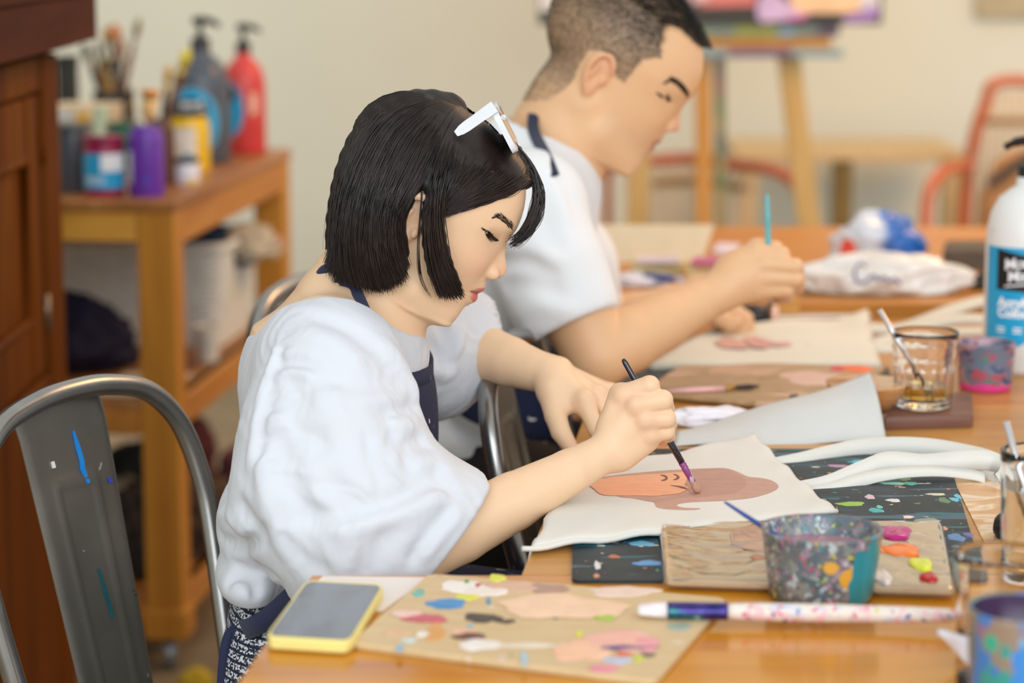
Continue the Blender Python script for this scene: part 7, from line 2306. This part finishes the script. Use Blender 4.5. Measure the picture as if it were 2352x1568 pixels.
c = on_shelf(162, 352); r = thing('dark_box', 'tall dark box standing between the cabinet and the brush pot', 'box', c, SH_A)
MB().box((-0.02, -0.02, 0), (0.014, 0.03, 0.205), 0.002).build('box_body', plain('black_box', '#22241f', 0.6), r)
MB().box((-0.021, -0.021, 0.185), (0.015, 0.031, 0.207), 0.002).build('lid', plain('black_box_lid', '#1a1c18', 0.6), r)
c = on_shelf(262, 350); potc = c; r = thing('brush_pot', 'dark pot crowded with brushes behind the cream carton', 'pot', c)
MB().lathe([(0, 0), (0.036, 0), (0.042, 0.13), (0.039, 0.13), (0.034, 0.006), (0, 0.006)], n=32).build('pot_body', plain('dark_pot', '#2e332c', 0.4), r, auto=40)
rr = random.Random(8)
cols = ['#2a2620', '#8a5a2c', '#c09a3a', '#3a2a20', '#b06a40', '#4a4a44', '#a88a4a', '#6a3a24', '#2c2a28', '#b87a50', '#7c6a3c']
tops = [(190, 100), (222, 95), (243, 60), (262, 55), (270, 115), (282, 90), (300, 125), (320, 42), (205, 125), (252, 135), (232, 130)]
for i, ((tx, ty), cl) in enumerate(zip(tops, cols)):
    b = P(tx, ty, c.y+rr.uniform(-0.01, 0.02)); a = c+Vector((rr.uniform(-0.018, 0.018), rr.uniform(-0.018, 0.018), 0.012)); d = b-a
    wd_ = rr.uniform(0.005, 0.008) if i != 3 else 0.013
    where = ['leftmost', 'second from the left', 'third from the left', 'widest, near black', 'short, ochre tipped', 'grey', 'tan, right of the grey one', 'longest, leaning right', 'short dark', 'short copper coloured', 'olive'][i]
    stick('paint_brush', where+' brush in the dark brush pot', 'brush', [('handle', [a, a+d*0.45, a+d*0.75], [0.0036, 0.0062, 0.0060], plain('handle_'+cl.strip('#')+str(i), cl, 0.4)), ('ferrule', [a+d*0.75, a+d*0.86], [0.0038, wd_], plain('ferrule_b', '#9a9488', 0.3, 0.9)), ('bristles', [a+d*0.86, a+d*0.93, b], [wd_, wd_*1.3, wd_*0.5], plain('bristles_'+str(i), cols[(i*3) % 11], 0.8))], group='brushes in the dark pot')
# brushes standing in the purple bottle and behind it
def up_brush(label, base_, tx, ty, Y, hc, bc, w_):
    b = P(tx, ty, Y); a = Vector(base_); d = b-a
    stick('paint_brush', label, 'brush', [('handle', [a, a+d*0.3, a+d*0.72], [0.003, w_, w_], plain('hb_'+hc.strip('#'), hc, 0.4)), ('ferrule', [a+d*0.72, a+d*0.85], [w_, w_*1.1], plain('ferrule_c', '#b89a5a', 0.3, 0.9)), ('bristles', [a+d*0.85, a+d*0.95, b], [w_*1.1, w_*1.4, w_*0.4], plain('bb_'+bc.strip('#'), bc, 0.8))])
up_brush('wide brush with orange and pink paint standing above the purple bottle', PB+Vector((0.004, 0.0, 0.1265)), 346, 205, PB.y, '#e3b878', '#e08a3a', 0.0135)
up_brush('dark brush leaning right behind the purple bottle', on_shelf(362, 400)+Vector((0, 0, 0)), 388, 150, 4.6, '#3a241a', '#c9a03c', 0.006)
up_brush('yellow tipped brush leaning towards the grey bottle', on_shelf(352, 396)+Vector((0, 0, 0)), 432, 112, 4.62, '#5a3a20', '#d8c83a', 0.008)
up_brush('thin brown brush left of the wide orange brush', on_shelf(318, 398)+Vector((0, 0, 0)), 300, 200, 4.6, '#8a6a3a', '#6a5030', 0.004)

# ------------------------------------------------------------------ lower shelves
def basket():
    c = SHP(0.33, 0.72, 0.5); r = thing('wicker_basket', 'white wicker basket on the middle shelf of the pine table', 'basket', c, SH_A)
    wick = plain('white_wicker', '#dcdbd3', 0.75, var=0.05)
    W2, D2, H = 0.27, 0.15, 0.20
    rows = 20
    for k in range(rows):
        z = 0.006+k*H/rows; s_ = 1+0.06*k/rows
        pts = []
        for i, (x, y) in enumerate(rrect(2*W2*s_, 2*D2*s_, 0.03, 3)): pts.append((x, y, z))
        full = []
        for i in range(len(pts)):
            a = Vector(pts[i]); b = Vector(pts[(i+1) % len(pts)]); n_ = max(1, int((b-a).length/0.02))
            for j in range(n_):
                p = a.lerp(b, j/n_); full.append(p)
        full = [Vector((p.x*(1+0.010*math.sin(PI*(i+k))), p.y*(1+0.018*(1 if (i+k) % 2 else -1)), p.z)) for i, p in enumerate(full)]
        MB().tube(full, 0.0062, 6, closed=True).build('weave_row', wick, r, smooth=True)
    MB().prism(rrect(2*W2-0.02, 2*D2-0.02, 0.03), 0.001, 0.006).build('base', wick, r)
    MB().tube([(x, y, H+0.006) for x, y in rrect(2*W2*1.065, 2*D2*1.065, 0.03, 5)], 0.010, 8, closed=True).build('rim', wick, r, smooth=True)
    return c
bc = basket()
crumple('folded_cloth', 'dark blue cloth stuffed in the white basket', 'cloth', 0, 0, 0, 0.10, 0.085, 0.085, plain('dark_blue_cloth', '#22344c', 0.9), 41).location = SHP(0.14, 0.70, 0.65)
crumple('folded_cloth', 'beige cloth with a red patch at the right end of the white basket', 'cloth', 0, 0, 0, 0.06, 0.07, 0.06, splotch_mat('beige_cloth', '#b9ad94', [(9, 0.64, '#b0463c', (1, 1, 1))], 0.9), 43).location = SHP(0.035, 0.74, 0.665)
crumple('folded_cloth', 'grey beige cloth at the left end of the white basket', 'cloth', 0, 0, 0, 0.13, 0.08, 0.05, plain('taupe_cloth', '#8f866e', 0.9), 45).location = SHP(0.42, 0.70, 0.655)
crumple('navy_cloth', 'navy cloth heaped on the middle shelf in front of the basket', 'cloth', 0, 0, 0, 0.135, 0.075, 0.125, plain('navy_heap', '#15142e', 0.9), 47).location = SHP(0.32, 0.30, 0.503)
c = SHP(0.045, 0.42, 0.502)
r = thing('paper_cup', 'white cup with a dark blue neighbour stain in front of the basket', 'cup', c); r['label'] = 'small white cup on the middle shelf right of the front leg'
MB().lathe([(0, 0), (0.020, 0), (0.026, 0.07), (0.0245, 0.07), (0.019, 0.003), (0, 0.003)], n=28).build('cup_wall', plain('white_cup', '#dad6c8', 0.5), r, auto=40)
MB().tube([(0.026*math.cos(a_), 0.026*math.sin(a_), 0.07) for a_ in np.linspace(0, 2*PI, 24, endpoint=False)], 0.0014, 6, closed=True).build('rim', plain('cup_rim', '#e3dfd2', 0.5), r, smooth=True)
c = SHP(0.085, 0.33, 0.5025)
r, _ = (thing('paint_bottle', 'small dark bottle left of the white cup on the middle shelf', 'bottle', c), 0)
MB().lathe([(0, 0), (0.024, 0), (0.025, 0.04), (0.012, 0.055), (0.012, 0.065), (0, 0.065)], n=28).build('bottle_body', plain('dark_bottle', '#1d2430', 0.4), r, auto=40)
MB().lathe([(0, 0.065), (0.014, 0.065), (0.014, 0.078), (0, 0.078)], n=20).build('cap', plain('blue_cap', '#6f94b4', 0.4), r, auto=40)
def flat_sheet(name, label, cat, x, y, z, w_, d_, col, rot=0.0):
    o = MB().box((-w_/2, -d_/2, 0), (w_/2, d_/2, 0.004), 0.001).build(name, plain(name+'_'+col.strip('#'), col, 0.8, var=0.03)); o.location = SHP(x, y, z); o.rotation_euler = (0, 0, SH_A+rot); tag(o, label, cat)
flat_sheet('paper_stack', 'cream paper stack at the right side of the middle shelf', 'paper', 0.10, 0.16, 0.502, 0.13, 0.22, '#cfc5ab', 0.05)
flat_sheet('paper_stack', 'pale paper stack on the middle shelf behind the front rail', 'paper', 0.42, 0.10, 0.502, 0.22, 0.15, '#b9ad97')
jr = random.Random(3)
ncol = ['#3a2a1c', '#5c4632', '#6a3a44', '#8a8272', '#2c3436', '#7a5a3a', '#4a4a40', '#94683a', '#5a2a2e', '#2a2622']
spots = [(0.08, 0.30), (0.09, 0.52), (0.05, 0.74), (0.22, 0.35), (0.24, 0.60), (0.36, 0.28), (0.40, 0.55), (0.50, 0.35), (0.20, 0.82), (0.12, 0.16)]
desc = ['brown bundle near the front right of the bottom shelf', 'olive bundle in the middle of the right side of the bottom shelf', 'dull pink bundle at the far right of the bottom shelf', 'grey bundle behind the front leg on the bottom shelf', 'dark teal bundle at mid bottom shelf', 'tan bundle at the front left of the bottom shelf', 'khaki bundle at the left of the bottom shelf', 'orange brown bundle beside the cabinet on the bottom shelf', 'maroon bundle at the back of the bottom shelf', 'near black bundle at the front right of the bottom shelf']
for i, (x, y) in enumerate(spots):
    crumple('cloth_bundle', desc[i], 'cloth', 0, 0, 0, jr.uniform(0.05, 0.075), jr.uniform(0.05, 0.08), jr.uniform(0.08, 0.16), plain('bundle_'+str(i), ncol[i], 0.85, var=0.15, nscale=40), 60+i).location = SHP(x, y, 0.147)
c = Vector((P(440, 1560, 4.3).x, 4.3, 0.0))
o = crumple('yellow_sponge', 'yellow scrap on the floor beside the shelf table foot', 'scrap', 0, 0, 0, 0.025, 0.03, 0.03, plain('yellow_scrap', '#c9a81e', 0.7), 81); o.location = (P(450, 1560, 4.12).x, 4.12, 0)

# ------------------------------------------------------------------ easel with its panel
EY = 5.9
def easel():
    org = Vector((P(1760, 100, EY).x, EY, 0)); r = thing('easel', 'paint stained wooden easel holding the dark panel behind the man', 'easel', org)
    orng = wood('easel_wood', '#a8702a', '#c48a3e', '#d09c50', 'Z', 1, 0.5).m
    pale = wood('pale_easel_wood', '#a8874a', '#c2a060', '#cdb078', 'Z', 1, 0.5).m
    st = splotch_mat('stained_easel_wood', '#9a8a58', [(10, 0.52, '#6f7a50', (1, 1, 0.5)), (14, 0.58, '#8a6a5a', (1, 1, 0.5)), (18, 0.64, '#5a6a6a', (1, 1, 0.5))], 0.6)
    tray = splotch_mat('stained_tray', '#8f9a8a', [(9, 0.48, '#a9ad5a', (0.5, 1, 1)), (11, 0.52, '#8fb4c4', (0.5, 1, 1)), (14, 0.58, '#4a8a86', (0.5, 1, 1)), (16, 0.62, '#6a5a6a', (0.5, 1, 1)), (20, 0.66, '#a89a9a', (0.5, 1, 1))], 0.6)
    def bar(name, x0, y0, x1, y1, wpx, mat, dy=0.0, th=0.03):
        a = P(x0, y0, EY+dy)-org; b = P(x1, y1, EY+dy)-org; hw_ = wpx/2/ppm(EY)
        MB().ribbon([a, b], [Vector((hw_, 0, 0))]*2, th).build(name, mat, r)
    def zlow(x, dy=0.0): return None
    # posts run down to the floor
    fl = P(1640, 1150, EY)
    for nm, x0, y0, x1, y1, w_, mt, dy in [('post', 1612, -120, 1622, 1080, 36, orng, 0.0), ('post', 1652, 120, 1662, 1080, 24, st, 0.01), ('leg', 1808, 100, 1900, 860, 52, pale, 0.0), ('leg', 1470, 300, 1440, 1080, 48, pale, 0.05)]:
        a = P(x0, y0, EY+dy); b = P(x1, y1, EY+dy)
        t = (0.0-a.z)/(b.z-a.z); b = a+(b-a)*t
        hw_ = w_/2/ppm(EY)
        MB().ribbon([a-org, b-org], [Vector((hw_, 0, 0))]*2, 0.03).build(nm, mt, r)
    def hb(name, x0, x1, y0, y1, mat, dy, th):
        a = P(x0, y0, EY+dy); b = P(x1, y1, EY+dy)
        MB().box((a.x-org.x, dy, b.z), (b.x-org.x, dy+th, a.z), 0.003).build(name, mat, r)
    hb('crossbar', 1545, 1910, 86, 120, orng, -0.02, 0.03)
    hb('tray', 1548, 1928, 52, 84, tray, -0.03, 0.05)
    hb('ledge', 1520, 1936, 112, 132, splotch_mat('stained_ledge', '#8f8a8a', [(9, 0.5, '#7fa0a8', (0.5, 1, 1)), (12, 0.55, '#6a5a78', (0.5, 1, 1)), (14, 0.6, '#a8a6a0', (0.5, 1, 1))], 0.6), -0.05, 0.03)
easel()
def panel():
    Y = EY-0.05
    a = P(1236, 56, Y); b = P(2026, 56, Y); zt = a.z+0.55
    org = Vector(((a.x+b.x)/2, Y, a.z)); r = thing('painting_panel', 'dark panel with white, pink and purple paintings on the easel', 'painting', org)
    W2 = (b.x-a.x)/2
    MB().box((-W2, 0, 0), (W2, 0.018, 0.55), 0.002).build('panel_board', plain('charcoal_board', '#35352f', 0.6, var=0.06), r)
    def pp(name, pts, col, dz):
        q = [P(x, y, Y)-org for x, y in pts]
        n = len(q); V = [(p.x, -dz, p.z) for p in q]+[(p.x, 0.0, p.z) for p in q]
        F = [list(range(n)), list(range(n, 2*n))[::-1]]+[(i, (i+1) % n, (i+1) % n+n, i+n) for i in range(n)]
        MB().add(V, F).build(name, plain(name+col.strip('#'), col, 0.7, var=0.06, nscale=20), r)
    pp('white_sheet', [(1240, 26), (1560, 24), (1560, -250), (1240, -250)], '#dcdad4', 0.003)
    pp('red_picture', [(1562, 18), (1735, 14), (1735, -200), (1562, -200)], '#cf7a74', 0.003)
    pp('dark_picture', [(1574, 20), (1606, 20), (1606, -200), (1574, -200)], '#4f4a52', 0.005)
    pp('pale_flower', [(1590, 8), (1628, 2), (1640, -60), (1585, -60)], '#d8b8b8', 0.007)
    pp('purple_flower', [(1738, 40), (1752, 52), (1800, 46), (1850, 44), (1856, 32), (1830, 26), (1810, 6), (1790, -10), (1760, -20), (1740, 0)], '#c9b2d8', 0.006)
    pp('pink_edge', [(1800, 48), (1850, 44), (1856, 34), (1822, 38)], '#c7589a', 0.008)
    pp('peach_picture', [(1818, 30), (1950, 30), (2000, 20), (2000, -120), (1800, -120)], '#ecc79c', 0.004)
    pp('lilac_picture', [(1938, 50), (1962, 52), (2010, 46), (2020, 20), (2004, 10), (1960, 34), (1940, 32)], '#a486c6', 0.006)
    pp('pale_picture', [(1975, 20), (2012, 46), (2020, 20), (2008, -60), (1975, -60)], '#d9d6dc', 0.0055)
panel()

# ------------------------------------------------------------------ orange rattan chairs by the wall
orange = plain('orange_lacquer', '#c2633a', 0.4, var=0.1, nscale=12)
bamboo = plain('brown_binding', '#9a7440', 0.5, var=0.1)
slat = plain('cream_cane', '#d9c3a0', 0.6, var=0.05)
def arm_chair():
    Y = 6.55
    def q(x, y, dy=0.0): return P(x, y, Y+dy)
    org = Vector((q(2320, 500).x, Y, 0)); r = thing('rattan_armchair', 'orange armchair with arched back at the right behind the white bottle', 'chair', org)
    hw = q(2225, 400).x-org.x    # negative
    def zz(y, dy=0.0): return q(2300, y, dy).z
    zt, zs = zz(185), 0.45
    pts = [(hw-0.005, 0.10, 0.0), (hw, 0.08, zs), (hw+0.010, 0.05, zz(385)), (hw+0.025, 0.03, zz(290)), (hw+0.045, 0.02, zz(235)), (hw*0.52, 0.01, zz(197)), (0, 0.01, zt)]
    pts = pts+[(-x, y, z) for x, y, z in pts[-2::-1]]
    MB().tube(cr(pts, 6), 0.0165, 10).build('back_frame', orange, r, smooth=True)
    MB().tube([(hw+0.02, 0.03, zz(280)), (-hw-0.02, 0.03, zz(280))], 0.011, 8).build('back_rail', bamboo, r, smooth=True)
    MB().tube([(hw+0.005, 0.07, zs+0.06), (-hw-0.005, 0.07, zs+0.06)], 0.011, 8).build('back_rail', orange, r, smooth=True)
    for i in range(11):
        x = hw*0.82*(1-2*i/10)
        MB().tube([(x, 0.07, zs+0.05), (x*1.0, 0.03, zz(280)), (x*0.96, 0.02, zt-0.03-0.10*abs(x/hw)**3)], 0.0055, 6).build('back_slat', slat, r, smooth=True)
    for sg in (1, -1):
        ax = hw*sg
        armp = [(ax, 0.05, zz(385)), (ax*1.25, -0.18, zz(384, -0.2)), (ax*1.9, -0.30, zz(386, -0.3)), (ax*2.3, -0.36, zz(410, -0.36)), (ax*2.55, -0.40, zz(470, -0.4)), (ax*2.6, -0.42, 0.40), (ax*2.6, -0.42, 0.0)]
        MB().tube(cr(armp, 6), 0.0150, 10).build('arm', orange, r, smooth=True)
    MB().box((hw*2.2, -0.45, zs-0.03), (-hw*2.2, 0.08, zs), 0.01).build('seat', slat, r)
    return r
arm_chair()
def bundle():
    Y = 6.3; c = Vector((P(2340, 470, Y).x, Y, 0.452))
    r = thing('bag', 'tan bundle with a black strap on the orange armchair behind the white bottle', 'bag', c)
    crumple('bag_body', None, None, 0, 0, 0, 0.10, 0.06, 0.30, plain('tan_bag', '#b98552', 0.7), 91, par=r, amp=0.15).location = (0, 0, 0)
    MB().ribbon([P(2270, 428, Y-0.08)-c, P(2310, 395, Y-0.08)-c, P(2350, 368, Y-0.08)-c, P(2400, 340, Y-0.08)-c], [Vector((0.0, 0, 0.016))]*4, 0.006).build('strap', blackp, r)
bundle()
def tub_chair():
    Y = 6.3
    def q(x, y, dy=0.0): return P(x, y, Y+dy)
    org = Vector((q(1590, 500).x, Y, 0)); r = thing('rattan_chair', 'low orange rattan chair half hidden behind the man and easel', 'chair', org)
    z = q(1590, 384).z
    x0 = q(1340, 400).x-org.x; x1 = q(1840, 400).x-org.x
    hoop = [(x1+0.03, -0.30, 0.0), (x1+0.02, -0.30, z-0.22), (x1-0.02, -0.26, z-0.06), (x1-0.07, -0.16, z), (x1-0.16, 0.0, z+0.005), (0, 0.14, z+0.01), (x0+0.14, 0.06, z+0.005), (x0+0.03, -0.10, z), (x0, -0.2, z-0.06), (x0-0.01, -0.28, z-0.22), (x0-0.01, -0.30, 0)]
    MB().tube(cr(hoop, 6), 0.017, 10).build('hoop', orange, r, smooth=True)
    rail = [(x1-0.14, -0.02, z-0.055), (0, 0.13, z-0.05), (x0+0.12, 0.05, z-0.055)]
    MB().tube(cr(rail, 8), 0.012, 8).build('back_rail', bamboo, r, smooth=True)
    for i in range(16):
        t = i/15; x = x1-0.15+(x0+0.12-(x1-0.15))*t; y = 0.13-0.16*abs(2*t-1)**2
        MB().tube([(x, y, 0.40), (x, y+0.005, z)], 0.0065, 6).build('back_slat', slat, r, smooth=True)
    for x in (x0+0.07, x0+0.17, 0.03):
        MB().tube([(x, 0.12, 0.0), (x, 0.125, z)], 0.012, 8).build('post', orange, r, smooth=True)
    MB().box((x0+0.03, -0.28, 0.37), (x1-0.03, 0.1, 0.41), 0.01).build('seat', slat, r)
tub_chair()
def wall_table():
    Y0, Y1 = 6.9, 7.35
    a = P(1690, 352, Y0); b = P(2215, 338, Y0)
    z = P(1900, 346, Y0).z
    org = Vector(((a.x+b.x)/2, 7.1, 0)); r = thing('side_table', 'narrow pale table against the back wall between the orange chairs', 'table', org)
    pale = plain('pale_tabletop', '#cfb483', 0.5, var=0.05)
    MB().box((a.x-org.x, -0.2, z-0.03), (b.x-org.x, 0.25, z), 0.003).build('table_top', pale, r)
    oliv = plain('olive_post', '#7a6426', 0.5, var=0.2, nscale=8)
    for px in (1938, 1720, 2190):
        x = P(px, 450, Y0).x-org.x
        MB().box((x-0.028, -0.18, 0), (x+0.028, -0.12, z-0.03), 0.003).build('leg', oliv if px == 1938 else pale, r)
wall_table()
a = P(2245, 40, 7.45); o = MB().box((0, 0, 0), (0.5, 0.02, 0.5), 0.003).build('wall_panel', plain('grey_green_panel', '#b6ac8c', 0.7)); o.location = (a.x, 7.47, a.z); tag(o, 'grey green panel hanging on the wall at the top right corner', 'panel')
